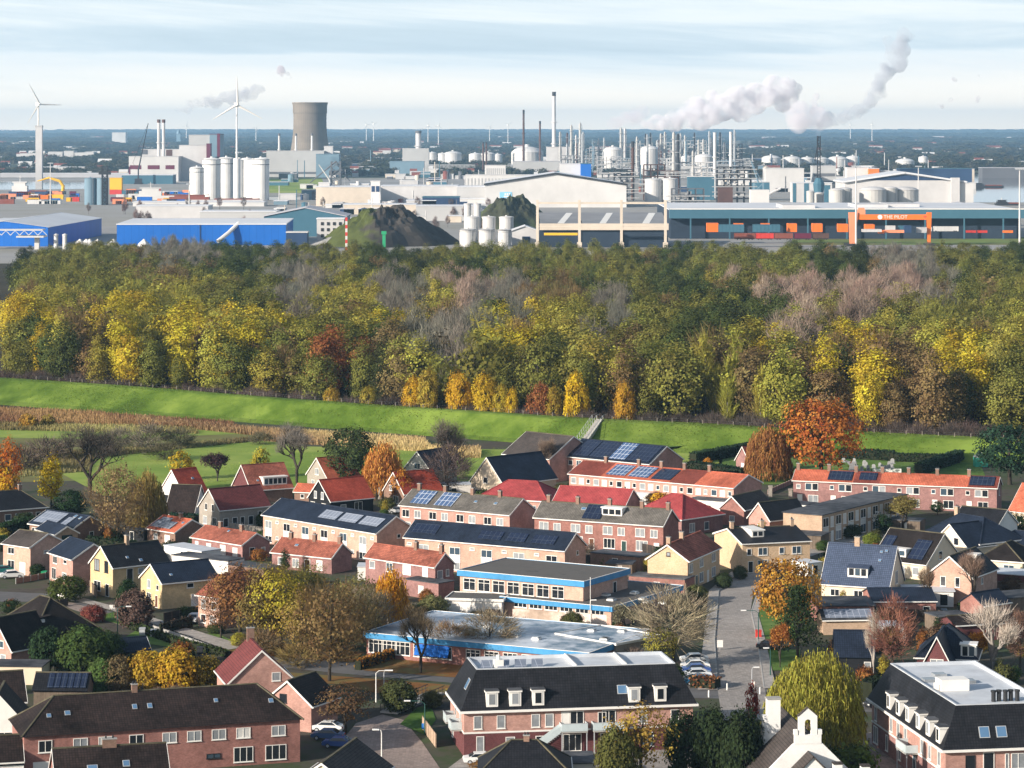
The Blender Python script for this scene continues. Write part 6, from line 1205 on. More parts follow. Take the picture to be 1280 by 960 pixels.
def lathe_thing(name, label, cat, px, base, prof, m, n=24, Y=None, group=None, parts=(), smooth=True):
    Yv = Y or G(0, base).y; r = thing(name, label, cat, (xat(px, Yv), Yv, 0), 0, group)
    b = MB(); b.lathe(prof, n); b.obj('shell', I_[m] if isinstance(m, str) else m, r, smooth=False)
    for nm, pf, mm in parts: b = MB(); b.lathe(pf, n); b.obj(nm, I_[mm], r)
    return r
def tank(px, wpx, base, top, label, m='white', dome=.12, name='storage_tank', group=None, Y=None, ring=None, cap=True):
    Yv = Y or G(0, base).y; rr = wpx / 2 * Yv / FP; h = zat(top, Yv); d = rr * 2 * dome; hs = h - d
    prof = [(rr, 0), (rr, hs)]; roof = [(rr + .15, hs + .02), (rr * .75, hs + d * .6), (rr * .35, hs + d * .92), (.05, hs + d)]
    parts = [('roof', roof, m if m not in ('tank',) else 'light'), ('rim', [(rr + .3, hs - .5), (rr + .3, hs)], 'dgrey' if ring == 'k' else m)]
    if ring: parts.append(('band', [(rr + .12, hs * .86), (rr + .12, hs * .88)], 'dgrey'))
    if cap: parts.append(('vent', [(rr * .14, hs + d * .9), (rr * .14, hs + d + rr * .12)], m))
    r = lathe_thing(name, label, 'tank', px, base, prof, m, 24, Yv, group, parts)
    b = MB()                                # ladder up the side
    for k in range(int(h / 2.5)): b.box(-.5, .5, -rr - .5, -rr - .2, k * 2.5, k * 2.5 + .3)
    b.box(-.55, -.4, -rr - .5, -rr - .25, 0, hs); b.box(.4, .55, -rr - .5, -rr - .25, 0, hs); o = b.obj('ladder', STEEL, r); o.rotation_euler.z = R(35)
    return r
def stack(px, wpx, base, top, label, m='light', capm='dark', caph=.06, name='chimney_stack', Y=None, group=None, taper=.8):
    Yv = Y or G(0, base).y; rr = max(.35, wpx / 2 * Yv / FP); h = zat(top, Yv)
    parts = [('cap', [(rr * taper * 1.12, h * (1 - caph)), (rr * taper * 1.12, h + .3)], capm)]
    for f in (.35, .62): parts.append(('platform', [(rr * 1.5, h * f), (rr * 1.5, h * f + h * .008 + .3)], m))
    return lathe_thing(name, label, 'chimney', px, base, [(rr, 0), (rr * taper, h)], m, 14, Yv, group, parts)
def column(px, wpx, base, top, label, m='light', Y=None, group=None):
    """distillation column with platforms and an overhead pipe"""
    if m in ('light', 'white'): m = {'light': 'tank', 'white': 'light'}[m]
    Yv = Y or G(0, base).y; rr = max(.6, wpx / 2 * Yv / FP); h = zat(top, Yv)
    r = lathe_thing('distillation_vessel', label, 'process column', px, base, [(rr, 0), (rr, h * .6), (rr * .8, h * .64), (rr * .8, h), (rr * .2, h + rr)], m, 12, Yv, group, [('platform', [(rr * 1.7, h * f), (rr * 1.7, h * f + .6)], 'steel') for f in (.3, .5, .7, .9)])
    b = MB(); b.tube([(rr * 1.3, 0, 0), (rr * 1.3, 0, h * .97), (0, 0, h + rr * 1.2)], [rr * .2] * 3, 6); b.obj('riser_pipe', I_['steel'], r); return r
def lattice(b, x0, x1, y0, y1, z0, z1, n, t, m=0):
    """square lattice mast into mesh builder b"""
    for (x, y) in ((x0, y0), (x1, y0), (x1, y1), (x0, y1)): b.box(x - t, x + t, y - t, y + t, z0, z1, m)
    for i in range(n):
        a, c = z0 + (z1 - z0) * i / n, z0 + (z1 - z0) * (i + 1) / n
        b.tube([(x0, y0, a), (x1, y0, c)], [t * .7] * 2, 4, m); b.tube([(x1, y0, a), (x1, y1, c)], [t * .7] * 2, 4, m); b.tube([(x1, y1, a), (x0, y1, c)], [t * .7] * 2, 4, m); b.tube([(x0, y1, a), (x0, y0, c)], [t * .7] * 2, 4, m)
# cooling tower
Yc = G(0, 214).y; s = Yc / FP; hh = zat(128, Yc)
prof = []
for k in range(25):
    z = k / 24; r0 = 26.5 if False else 1
    rad = 20.2 * math.sqrt(1 + ((z - .74) / .62) ** 2 * (.78 if z < .74 else .85)); prof.append((rad * s * 1.02, z * hh))
r = lathe_thing('cooling_tower', 'huge concrete hyperbolic cooling tower on the horizon', 'cooling tower', 387.5, 214, prof, 'ct', 48, Yc)
b = MB(); b.lathe([(prof[-1][0] + .5, hh - 2.5), (prof[-1][0] + .5, hh), (prof[-1][0] - 1, hh), (prof[-1][0] - 1, hh - 20)], 48, cap=False); b.obj('rim', I_['ct'], r)
b = MB()
for k in range(0): pass
# boiler house beside it
wbox('boiler_house', 'long pale boiler house with three thin stacks before the cooling tower', 'industrial building', 333, 405, 222, 189, 40, 'grey', 'light', Y=4700, bands=[(0, 1, .12, .2, 'dgrey')])
wbox('boiler_house', 'blue-grey annex with stepped roof at the right foot of the cooling tower', 'industrial building', 395, 424, 222, 193, 40, 'blueg', 'blueg', Y=4650); wbox('roof_penthouse', 'small square block on the roof by the cooling tower', 'industrial building', 405, 416, 222, 183, 20, 'light', 'light', Y=4720)
for i, x in enumerate((349, 370, 390)): stack(x, 3.2, 222, 167, f'thin white stack with dark top, {ordinal(i+1)} of three on the boiler house from the left', 'white', 'dgrey', .05, Y=4720, group='boiler house stacks')
# slag crane
cr = thing('dock_crane', 'dark harbour crane with white jib right of the cooling tower', 'crane', G(420, 236)); b = MB(); lattice(b, -6, 6, -6, 6, 0, 36, 4, .8); b.tube([(0, 0, 36), (-34, 0, 8)], [1.2, .8], 5); b.tube([(0, 0, 36), (18, 0, 10)], [1.0, .8], 5); b.box(-9, 9, -5, 5, 18, 24); b.obj('gantry', I_['dgrey'], cr); b = MB(); b.tube([(-7, -9, 0), (-8, -9, 12), (-22, -9, 32)], [1.2, 1.0, .6], 6); b.obj('jib', I_['white'], cr)
# power station, left
Yp = 4300.
wbox('power_station', 'white power station with wine-red louvre strips, left', 'industrial building', 161, 223, 222, 196, 50, 'white', 'light', Y=Yp, bands=[(.02, .25, .50, .66, 'wine', 'louvre'), (.38, .62, .50, .66, 'wine', 'louvre'), (.74, .92, .50, .66, 'wine', 'louvre'), (.02, .25, .2, .28, 'wine', 'louvre'), (.38, .62, .2, .28, 'wine', 'louvre'), (.74, .92, .2, .28, 'wine', 'louvre'), (0, .03, 0, .6, 'wine', 'corner_strip')])
wbox('boiler_block', 'set-back white upper block of the power station', 'industrial building', 177, 228, 222, 187, 40, 'light', 'light', Y=Yp + 60, bands=[(.0, .15, .85, 1, 'dgrey'), (.6, .75, .8, 1, 'brown')])
wbox('turbine_hall', 'pale square hall at the right of the power station', 'industrial building', 224, 258, 222, 182, 60, 'light', 'light', Y=Yp + 40); wbox('turbine_hall', 'grey tall block with wine-red stripes behind the power station', 'industrial building', 236, 264, 222, 169, 60, 'grey', 'grey', Y=Yp + 140); wbox('turbine_hall', 'tall blue-grey block with wine-red edge behind the power station', 'industrial building', 262, 275, 222, 168, 60, 'blueg', 'wine', Y=Yp + 130, bands=[(.72, 1, 0, 1.02, 'wine')]); wbox('red_tower_block', 'narrow wine-red block between pale hall and grey block', 'industrial building', 258, 263, 222, 180, 20, 'wine', 'wine', Y=Yp + 30)
for i, x in enumerate((198.5, 204.5)): stack(x, 4.2, 222, 149.5, f'{("left", "right")[i]} one of the twin steel stacks on the power station', 'light', 'brown', .05, Y=Yp + 30, group='twin power station stacks', taper=.95)
cr = thing('crawler_crane', 'dark crawler crane with long slanted jib at the power station', 'crane', (xat(173, 4100), 4100, 0)); b = MB(); b.tube([(0, 0, 20), (14, 0, zat(154, 4100))], [1.1, .5], 5); b.tube([(0, 0, 20), (-8, 0, 30), (14, 0, zat(154, 4100))], [.3, .3, .25], 4); b.obj('jib', I_['dark'], cr); b = MB(); b.box(-5, 5, -3, 3, 2, 8); b.box(-6, 6, -4, -2, 0, 2); b.box(-6, 6, 2, 4, 0, 2); b.tube([(0, 0, 8), (0, 0, 21)], [1.2, 1], 5); b.obj('carriage', I_['dark'], cr)
# white silos
for i, (x, w, tp, bs) in enumerate(((246, 18, 208, 250), (264.5, 23, 197, 249), (283, 21, 196, 248), (299, 18, 198, 246), (309, 16, 197, 246), (316, 17, 199, 247), (326, 21, 197, 250))):
    tank(x, w, bs, tp, f'white concrete silo, {ordinal(i+1)} from the left in the big silo group', 'silo', .10, 'silo', 'white silo group', ring='k' if i in (0, 1, 2, 6) else None)
def letters(txt, size, loc, m, parent=None, name='lettering', rz=0, ext=.04):
    c = bpy.data.curves.new(name, 'FONT'); c.body = txt; c.size = size; c.extrude = ext; c.align_x = 'LEFT'
    o = bpy.data.objects.new(name, c); COL.objects.link(o); dg = bpy.context.evaluated_depsgraph_get(); me = bpy.data.meshes.new_from_object(o.evaluated_get(dg)); bpy.data.objects.remove(o)
    me.materials.clear(); me.materials.append(m); o = link(name, me, parent, loc); o.rotation_euler = (R(90), 0, rz); return o
# wind turbines
BL = MB()
for k in range(1):
    n = 9; prev = None
    for i in range(n):
        t = i / (n - 1); z = t; c = (.075 * (1 - t) ** .8 + .012) * (1 if t > .12 else .5 + 4 * t); th = .016 * (1 - t) + .003; x0 = -c * .35; a = [(x0, 0, z), (x0 + c * .35, th, z), (x0 + c, 0, z), (x0 + c * .35, -th, z)]
        st_ = len(BL.v); BL.v += a
        if prev is not None:
            for q in range(4): BL.f.append((prev + q, prev + (q + 1) % 4, st_ + (q + 1) % 4, st_ + q)); BL.m.append(0)
        prev = st_
BLADE = BL.mesh('blade', WHITE)
def turbine(px, hub, Y, rot, ph, label, wpx=3.4, base=None, yaw=25):
    r = thing('wind_turbine', label, 'wind turbine', (xat(px, Y), Y, 0), R(yaw)); H_ = zat(hub, Y); w = wpx / 2 * Y / FP
    b = MB(); b.lathe([(w, 0), (w * .55, H_ - 2)], 16); b.obj('tower', WHITE, r); b = MB(); b.box(-2, 2, -4, 8, H_ - 2.2, H_ + 2.2); b.obj('nacelle', WHITE, r)
    b = MB(); b.lathe([(.2, -3), (1.6, -2), (2.2, 0)], 12); h = b.obj('hub', WHITE, r, loc=(0, -4.2, H_)); h.rotation_euler = (R(-90), 0, 0)
    Lb = rot * Y / FP
    for k in range(3):
        o = link('blade', BLADE, r, (0, -5.5, H_)); o.scale = (Lb, Lb, Lb); o.rotation_euler = (0, R(ph + 120 * k), 0)
    return r
turbine(48, 130, 4300, 29, -28, 'wind turbine with fat lower tower at the far left', 3.4)
b = MB(); Yt = 4298.; w = 4.0 * Yt / FP; b.box(-w, w, -w, w, 0, zat(158, Yt)); b.box(-w * 1.1, w * 1.1, -w * 1.1, w * 1.1, zat(159, Yt), zat(158, Yt) + 1.5, m=1); o = b.obj('concrete_tower', [I_['light'], I_['grey']], loc=(xat(49, Yt - 30), Yt - 30, 0)); tag(o, 'square pale concrete tower in front of the far left wind turbine', 'tower')
turbine(296, 131, 3150, 36, -1, 'large wind turbine rising in front of the white silos', 3.2, yaw=12)
b = MB(); rr_ = 4.4 * 3140 / FP; b.lathe([(rr_, 0), (rr_, zat(198, 3140))], 20); o = b.obj('silo', I_['silo'], loc=(xat(295.5, 3140), 3146, 0)); tag(o, 'slender white silo around the foot of the large wind turbine', 'silo')
for i, (x, h, Y) in enumerate(((535, 157, 12000), (548, 157, 11500), (612, 158, 13000), (635, 156, 11800), (467, 155, 12500), (458, 156, 14000), (1063, 156, 14500), (1090, 156, 14000), (233, 157, 15000), (320, 160, 13500))): turbine(x, h, Y, 6.5, 17 * i, f'faint distant wind turbine on the horizon, {ordinal(i+1)} in the row of far turbines', 1.2)
# blue sheds
r, w, h, Yv = wbox('warehouse', 'long bright blue warehouse with white roof behind the wood, left of the mound', 'warehouse', 146, 357, 306, 281, 120, 'blue', 'roofw', Y=1960, bands=[(.49, .495, 0, 1, 'navy')], skew=2)
b = MB(); b.tube([(w * .60, -9, 3), (w * .66, -4, h * .6), (w * .72, 2, h + 1)], [1.4, 1.4, 1.4], 8); o = b.obj('conveyor_tube', I_['white'], r)
r, w, h, Yv = wbox('warehouse', 'blue warehouse with broad white roof at the far left', 'warehouse', -60, 60, 308, 285, 200, 'blue', 'roofw', Y=1960, bands=[(0, 1, .0, .55, 'hall_shade', 'bay_shade_panel')]);  # dark slab on the solid front paints the shade of open bays
house('warehouse_wing', 'blue side wing of the far left warehouse with white downpipes', 'warehouse', (60, 284), (127, 272.5), 60.0, h=13.0, rise=4.0, wall=I_['blue'], tiles=I_['roofw'], trim=False, gut=False, over=1)
cn = thing('loading_canopy', 'white lattice loading canopy in front of the far left warehouse', 'canopy', (xat(0, 1900), 1900, 0)); b = MB(); b.box(-30, 29, -6, 6, 12.5, 13.3); b.box(12, 30, -8, 8, 8, 9)
for k in range(10): b.tube([(-28 + 6 * k, -6, 9.5), (-25 + 6 * k, -6, 12.5), (-22 + 6 * k, -6, 9.5)], [.3] * 3, 4)
b.obj('canopy_roof', I_['white'], cn); b = MB(); b.box(23, 26, -2, 2, 0, 8); b.box(-20, -18, -2, 2, 0, 12); b.obj('post', I_['white'], cn)
for i, x in enumerate((70, 81)): tank(x, 5.5, 305, 292, f'{("left", "right")[i]} small white tank by the blue side wing', 'white', .2, Y=1900, group='small white tanks by the blue wing')
for i, x in enumerate((100, 108, 112, 122, 142, 180)):
    b = MB(); b.lathe([(4.5, 0), (3.6, 1.6), (.3, 4.6)], 6); o = b.obj('tent', I_['white'], loc=(xat(x, 1880), 1880, 3)); tag(o, f'white pointed tent roof, {ordinal(i+1)} from the left before the blue warehouses', 'tent', 'white tents before the blue warehouses')
wbox('teal_hall', 'low teal hall with grey roof between blue warehouse and mound', 'warehouse', 330, 432, 302, 270, 60, 'teal', 'roofg', Y=2120, rise=6); wbox('office_block', 'small white office block with square windows beside the spoil mound', 'office', 396, 430, 300, 274, 20, 'light', 'roofw', Y=2000, bands=[(.15 + .22 * i, .25 + .22 * i, .25 + .25 * j, .38 + .25 * j, 'dark', 'window') for i in range(4) for j in range(3)]); wbox('open_shelter', 'white canopy shelter right of the blue warehouse', 'shelter', 358, 384, 303, 291, 14, 'navy', 'white', Y=1900)
b = MB()
for k in range(9): b.box(-.7, .7, -.7, .7, k * 2.4, k * 2.4 + 2.4, m=k % 2)
o = b.obj('striped_mast', [I_['red'], I_['white']], loc=(xat(433, 1880), 1880, 0)); tag(o, 'red and white striped mast before the spoil mound', 'mast')
b = MB(); b.box(-1, 1, -1, 1, 0, 12); b.box(-1.6, 1.6, -1.6, 1.6, 11, 13); o = b.obj('green_post', I_['green'], loc=(xat(480, 1870), 1870, 0)); tag(o, 'green tower post at the foot of the spoil mound', 'post')
# tanks in front, middle
TG = 'white tank farm right of the mound'
for i, (x, w, bs, tp, nm) in enumerate(((584.5, 9, 300, 254, 'tall rear left'), (596.5, 9, 300, 254, 'tall rear right'), (590, 19, 302, 270, 'broad middle left'), (611, 17, 302, 270, 'broad middle centre'), (633, 18, 302, 270, 'broad middle right'), (584.5, 20, 308, 285.5, 'front left'), (608, 20, 308, 285.5, 'front centre'), (630.5, 17, 308, 286, 'front right'))): tank(x, w, bs, tp, f'{nm} white storage tank in the cluster right of the spoil mound', 'white', .06, group=TG, ring='k' if i > 4 else None)
b = MB(); b.lathe([(.0, -1.2), (.9, -.4), (.9, .4), (0, 1.3)], 8); 
wbox('tank_shed', 'low white shed with blue door right of the white tank cluster', 'shed', 640, 672, 307, 288, 20, 'light', 'roofw', Y=1960, rise=3, bands=[(.4, .7, .05, .6, 'navy', 'door')])
# concrete frame
Yf = 1890.; fr_ = thing('portal_structure', 'open concrete portal frame with four columns over grey shed roofs', 'frame structure', (xat(672, Yf), Yf, 0)); sc = Yf / FP
for x in (674, 726.5, 779, 834): b = MB(); b.box((x - 674.2) * sc - .85, (x - 674.2) * sc + .85, -1, 1, 0, zat(250, Yf)); b.box((x - 674.2) * sc - 1.6, (x - 674.2) * sc + 1.6, -1.4, 1.4, 0, 5); b.obj('column', I_['cream'], fr_)
b = MB(); b.box(-1, (834 - 674) * sc, -.8, .8, zat(255, Yf), zat(252.6, Yf)); b.obj('beam', I_['cream'], fr_); b = MB(); b.box(-1, (834 - 674) * sc, -.6, .6, zat(283.6, Yf), zat(282.4, Yf)); b.obj('crane_rail', I_['cream'], fr_); b = MB(); b.box(8 * sc, 50 * sc, -1, 1, zat(294, Yf), zat(291, Yf)); b.obj('bridge_crane', I_['yellow'], fr_)
ROOFS = mat('worn_sheet_roof', (.24, .245, .26), .8, .2, .05)
for i, (x0, x1) in enumerate(((675, 727), (728, 779), (780, 835))):
    Ys = 1930.; r = thing('shed', f'grey-roofed shed with a slanted white rooflight strip, {ordinal(i+1)} of three under the concrete frame', 'shed', (xat(x0, Ys), Ys, 0)); w = (x1 - x0) * Ys / FP; h = zat(280, Ys); b = MB(); b.box(0, w, 0, 75, 0, h, top=False); b.obj('wall', I_['hall_shade'], r)
    b = MB(); b.slab([(0, -1, h), (w, -1, h), (w, 78, h + 5.5), (0, 78, h + 5.5)], .5); rf_ = b.obj('roof', ROOFS, r); b = MB(); q = lambda f: h + .06 + 5.5 * f
    b.slab([(w * .42, 4, q(.06)), (w * .58, 4, q(.06)), (w * .84, 74, q(.95)), (w * .68, 74, q(.95))], .05); b.obj('rooflight', WHITE, rf_); b = MB(); b.box(-.3, w + .3, -2.2, -1.05, h - 4, h + .4); b.obj('fascia', I_['cream'], r)
# big white warehouse
r, w, h, Yv = wbox('warehouse', 'big white gabled warehouse with dark roof edge and small blue sign', 'warehouse', 606, 783, 258, 231, 150, 'white', 'roofw', Y=2900, rise=11)
for sgn in (0, 1):
    b = MB(); xs = (-1, w / 2) if sgn == 0 else (w / 2, w + 1); zz = (h, h + 11) if sgn == 0 else (h + 11, h); b.quad((xs[0], -1.6, zz[0] - .6), (xs[1], -1.6, zz[1] - .6), (xs[1], -1.6, zz[1] + 1.3), (xs[0], -1.6, zz[0] + 1.3)); b.quad((xs[0], -1.62, zz[0] + 1.3), (xs[1], -1.62, zz[1] + 1.3), (xs[1], -1.0, zz[1] + 1.3), (xs[0], -1.0, zz[0] + 1.3)); b.obj('roof_edge', I_['dark'], r)
b = MB(); SG = mat('light_blue_sign', (.25, .55, .78), .5, .05); b.box(.105 * w, .19 * w, -.5, -.02, h * .42, h * .68); sgn = b.obj('sign', SG, r)
b = MB(); b.box(.135 * w, .183 * w, -.7, -.5, h * .46, h * .52); b.box(.14 * w, .15 * w, -.7, -.5, h * .55, h * .63); b.box(.155 * w, .165 * w, -.7, -.5, h * .55, h * .63); b.box(.17 * w, .18 * w, -.7, -.5, h * .55, h * .63); b.obj('sign_lettering', WHITE, sgn)
# long terminal shed on the right
Yl = 2080.; r, w, h, Yv = wbox('terminal_shed', 'very long terminal shed with grey roof and teal fascia along the railway', 'warehouse', 838, 1276, 298, 263, 190, 'hall_shade', 'roofw', Y=Yl)  # solid front, painted dark as the shaded inside of the hall
b = MB(); b.box(-1, w + 1, -9, -.6, h - 5.5, h + .9); b.obj('fascia', I_['teal'], r); b = MB(); b.box(-1, w + 1, -9.2, -8.6, h + .95, h + 1.6); b.obj('roof_edge', WHITE, r)
for k in range(9): b = MB(); b.box(-.5, .5, -.5, .5, 0, h - 5.5); b.obj('column', I_['teal'], r, loc=(w * (k + .5) / 9, -8.3, 0))
for k, f in enumerate((.38, .60, .70)): b = MB(); b.box(-12, 12, -25, 25, 0, 2.2); b.obj('roof_vent', I_['light'], r, loc=(w * f, 60 + 15 * k, h + .7))
for i, (x0, x1) in enumerate(((1135, 1185), (1187, 1235))): wbox('gabled_hall', f'low grey gabled roof hall, {("left", "right")[i]} one of two behind the terminal shed', 'warehouse', x0, x1, 268, 261, 60, 'light', 'roofg', Y=2330, rise=4)
# arched warehouse behind
Ya = 2750.; r = thing('arched_warehouse', 'white warehouse with dark glazed arched gable at the canal basin', 'warehouse', (xat(1056, Ya), Ya, 0)); w = (1206 - 1056) * Ya / FP; h0 = zat(226, Ya); ap = zat(215.5, Ya)
b = MB(); b.box(0, w, 0, 80, 0, h0, top=False); b.quad((0, 0, h0), (w, 0, h0), (w * .5, 0, ap)); b.obj('wall', I_['light'], r); b = MB(); b.quad((w * .12, -.4, h0 + .6), (w * .86, -.4, h0 + .6), (w * .5, -.4, ap - 2.2)); b.obj('glazed_gable', I_['navy'], r)
b = MB(); b.slab([(w + 2, -3, h0 - .3), (w + 2, 82, h0 - .3), (w / 2, 82, ap + .6), (w / 2, -3, ap + .6)], 1.6); b.slab([(-2, 82, h0 - .3), (-2, -3, h0 - .3), (w / 2, -3, ap + .6), (w / 2, 82, ap + .6)], 1.6); b.obj('roof', I_['roofw'], r)
b = MB(); b.box(w * .88, w * .95, -6, -.5, 0, zat(222, Ya)); b.obj('stair_tower', I_['light'], r); b = MB(); b.box(w * .95, w * 1.07, -2, 60, 0, h0 - 2); b.obj('side_bay', I_['white'], r)
for i, (x, w_, bs, tp) in enumerate(((1046, 20, 252, 235), (1056, 18, 252, 234), (1091, 34, 252, 233), (1113, 18, 252, 233), (1131, 34, 254, 233), (1013, 10, 252, 238), (1024, 12, 252, 240))): tank(x, w_, bs, tp, f'dull grey steel tank, {ordinal(i+1)} from the left behind the terminal shed', 'tank', .12, Y=2560 + 12 * i, group='grey tanks behind the terminal shed', cap=False)
b = MB(); b.box(-8, 8, -8, 8, 0, zat(237, 2500)); o = b.obj('white_block', I_['white'], loc=(xat(949, 2500), 2500, 0)); tag(o, 'plain white cube-shaped building left of the grey steel tanks', 'building')
# gantry crane
Yg = 1960.; s = Yg / FP; cr = thing('gantry_crane', 'orange gantry crane with white lettering on its girder at the railway', 'crane', (xat(1062, Yg), Yg, 0)); Lg = (1162 - 1062) * s; zt, zb = zat(268, Yg), zat(274.5, Yg)
b = MB(); b.box(0, Lg, -2, 2, zb, zt); gd = b.obj('girder', I_['orange'], cr)
letters('THE PILOT', 3.4, (Lg * .42, -2.05, zb + .75), WHITE, gd)
b = MB(); b.lathe([(1.6, -.05), (1.6, .05)], 16); o = b.obj('emblem', WHITE, gd, loc=(Lg * .375, -2.05, (zt + zb) / 2)); o.rotation_euler = (R(90), 0, 0)
b = MB(); b.box(Lg * .92, Lg * .97, -2.1, -2.0, zb + 1.6, zb + 2.4); b.obj('red_plate', I_['red'], gd)
for x, t_, mm in ((0, 5.2, 'salmon'), (Lg, 2.4, 'orange')):
    b = MB(); sg = -1 if x else 1
    b.slab([(x - sg * 1, -1, zt + 1.5), (x + sg * t_, -1, zt + 1.5), (x + sg * (t_ * .7), -1, 0), (x - sg * .2, -1, 0)][::sg], 2); b.obj('leg', I_[mm], cr)
    b = MB(); b.box(x - 3, x + 3, -8, 8, 0, 1.4); b.obj('bogie', I_['dark'], cr)
b = MB(); b.box(0, 5, -2, 2, 0, 3.2); b.box(.5, 4.5, -1.5, 1.5, 3.2, 4.5); b.obj('trolley_cab', I_['salmon'], cr, loc=(Lg * .1, 0, zt))
# light masts
def mast(px, base, top, label, Y=None):
    Yv = Y or G(0, base).y; h = zat(top, Yv); r = thing('light_mast', label, 'light mast', (xat(px, Yv), Yv, 0)); b = MB(); b.tube([(0, 0, 0), (0, 0, h)], [.7, .35], 8); b.obj('pole', I_['white'], r); b = MB(); b.box(-3, 3, -.8, .8, h, h + .5)
    for k in range(5): b.box(-2.8 + 1.2 * k, -2.0 + 1.2 * k, -1.2, -.8, h - .6, h)
    b.obj('lamp_head', I_['steel'], r)
mast(1070, 302, 208, 'tall white light mast in front of the orange gantry crane', 1880); mast(1274.5, 302, 211, 'tall white light mast at the right edge of the port', 1880); mast(63, 255, 204, 'thin light mast before the yellow arched crane'); mast(236.5, 262, 230, 'thin mast left of the white silos', 2800); mast(1148, 262, 208, 'thin mast in front of the arched warehouse', 2700)
# containers, wagons, boxes, truck
CM = MB(); CM.box(0, 1, 0, 1, 0, 1)
def container(px0, px1, base, top, m, label, Y=None, name='container', cat='container', dep=2.5, group=None):
    Yv = Y or G(0, base).y; sc_ = Yv / FP; z1 = zat(top, Yv); z0 = max(0, zat(base, Yv)); w = (px1 - px0) * sc_; r = thing(name, label, cat, (xat(px0, Yv), Yv, z0), 0, group); b = MB(); h = z1 - z0
    b.box(0, w, 0, dep, 0, h); b.obj('body', I_[m], r)
    b = MB(); n = max(2, int(w / 2.4))
    for k in range(n + 1): b.box(w * k / n - .09, w * k / n + .09, -.12, -.003, .05, h - .05)
    b.box(0, w, -.14, -.13, 0, .2); b.box(0, w, -.14, -.13, h - .2, h); b.obj('ribs', I_[m], r); return r
CG = 'containers at the terminal'
container(898, 930, 290, 280.5, 'teal', 'long blue container on the quay, left one of two', 1985, group=CG); container(941, 975, 290, 280.5, 'teal', 'long blue container on the quay, right one of two', 1985, group=CG)
for i, (a, c, t_) in enumerate(((884, 898, 279), (985, 996, 279.5), (1016, 1028, 279.5), (1048, 1060, 280), (1082, 1093, 280.5))): container(a, c, 290, t_, 'orange', f'orange box container, {ordinal(i+1)} from the left before the terminal shed', 1990, group=CG, dep=10)
container(917, 929, 281, 279, 'orange', 'thin orange flat on the left blue container', 1987, group=CG); container(951, 962, 281, 279, 'orange', 'thin orange flat on the right blue container', 1987, group=CG)
container(1105, 1130, 291, 287.5, 'salmon', 'low faded orange container under the gantry crane', 1940, group=CG); container(1131, 1139, 291, 282, 'navy', 'dark blue tall container under the gantry crane', 1950, group=CG, dep=8); container(1107, 1119, 288, 282, 'light', 'pale open-frame container under the gantry crane', 1955, group=CG); container(1146, 1158, 291, 284, 'grey', 'grey container beside the right leg of the crane', 1955, group=CG); container(1123, 1131, 289, 282, 'teal', 'blue-grey container left of the dark blue tall one', 1957, group=CG); container(1098, 1105, 292, 288, 'orange', 'small orange box left of the low faded container', 1938, group=CG)
def wagon(x0, x1, base, top, m, label):
    Yv = 1930.; r = container(x0, x1, base, top, m, label, Yv, 'freight_wagon', 'wagon', 3, 'freight wagons in one train'); w = (x1 - x0) * Yv / FP
    for f in (.15, .3, .7, .85): b = MB(); b.lathe([(.5, -.1), (.5, .1)], 10); o = b.obj('wheel', I_['dark'], r, loc=(w * f, -.15, -.5)); o.rotation_euler = (R(90), 0, 0)
    b = MB(); b.box(.2, w - .2, .1, 2.8, -.5, -.02); b.obj('chassis', I_['dark'], r)
for i, (a, c, m_, nm) in enumerate(((918, 944, 'rust', 'dark rusty'), (945, 967, 'red', 'bright pinkish-red'), (968, 991, 'rust', 'brown'), (993, 1014, 'wine', 'wine-red, white-striped'), (1016, 1036, 'brown', 'dark brown'))): wagon(a, c, 298, 291.5, m_, f'{nm} freight wagon, {ordinal(i+1)} from the left in the train by the wood')
r = container(1167, 1198, 289, 283, 'white', 'white articulated lorry trailer parked at the terminal shed', 1985, 'lorry', 'lorry'); b = MB(); b.box(-5, -1.2, 0, 2.5, 0, 2.6); b.box(-4.9, -4.4, .2, 2.3, 1.4, 2.4); b.obj('cab', I_['white'], r)
w_ = 31 * 1985 / FP
for x in (-4, 1.5, w_ - 3, w_ - 1.6): b = MB(); b.lathe([(.5, -.15), (.5, .15)], 10); o = b.obj('wheel', I_['dark'], r, loc=(x, -.1, .0)); o.rotation_euler = (R(90), 0, 0)
for i, x in enumerate((1208, 1222, 1254)): container(x, x + 12, 291, 288, 'red' if i < 2 else 'orange', f'low {("dark red", "red", "orange-red")[i]} vehicle under the terminal shed roof at the right', 1995, 'loading_vehicle', 'vehicle')
container(1078, 1102, 290, 286.5, 'light', 'grey platform canopy left of the crane lettering', 1930, 'platform_canopy', 'canopy', 5)
# chemical plant: tanks, stacks, columns
PG = 'chemical plant'
Yk = 3900.
b = MB()
for i, (x, w, tp, bs, m, Y_) in enumerate(((659, 40, 183, 224, 'white', 5300), (766, 24, 183, 224, 'white', 5000), (812, 24, 182, 224, 'white', 5000), (858, 14, 194, 222, 'light', 5100), (880, 24, 192, 224, 'white', 5050), (905, 12, 198, 224, 'white', 5100), (816.5, 21, 222.5, 256, 'white', 2950), (837.5, 20, 222, 256, 'white', 2950))): tank(x, w, bs, tp, f'white tank, {ordinal(i+1)} from the left among the large chemical plant tanks' if i < 6 else f'{("left", "right")[i-6]} one of two white tanks right of the big white warehouse', m, .18 if i < 6 else .08, Y=Y_, group='large chemical plant tanks')
for i, (x, w, tp) in enumerate(((540, 12, 190), (566, 22, 189), (553, 12, 191), (594, 16, 191), (610, 18, 190), (622, 12, 192), (602, 8, 195))): tank(x, w, 208, tp, f'pale storage tank, {ordinal(i+1)} from the left in the tank row left of the tall chimneys', 'white', .12, Y=6000, group='tank row left of the tall chimneys')
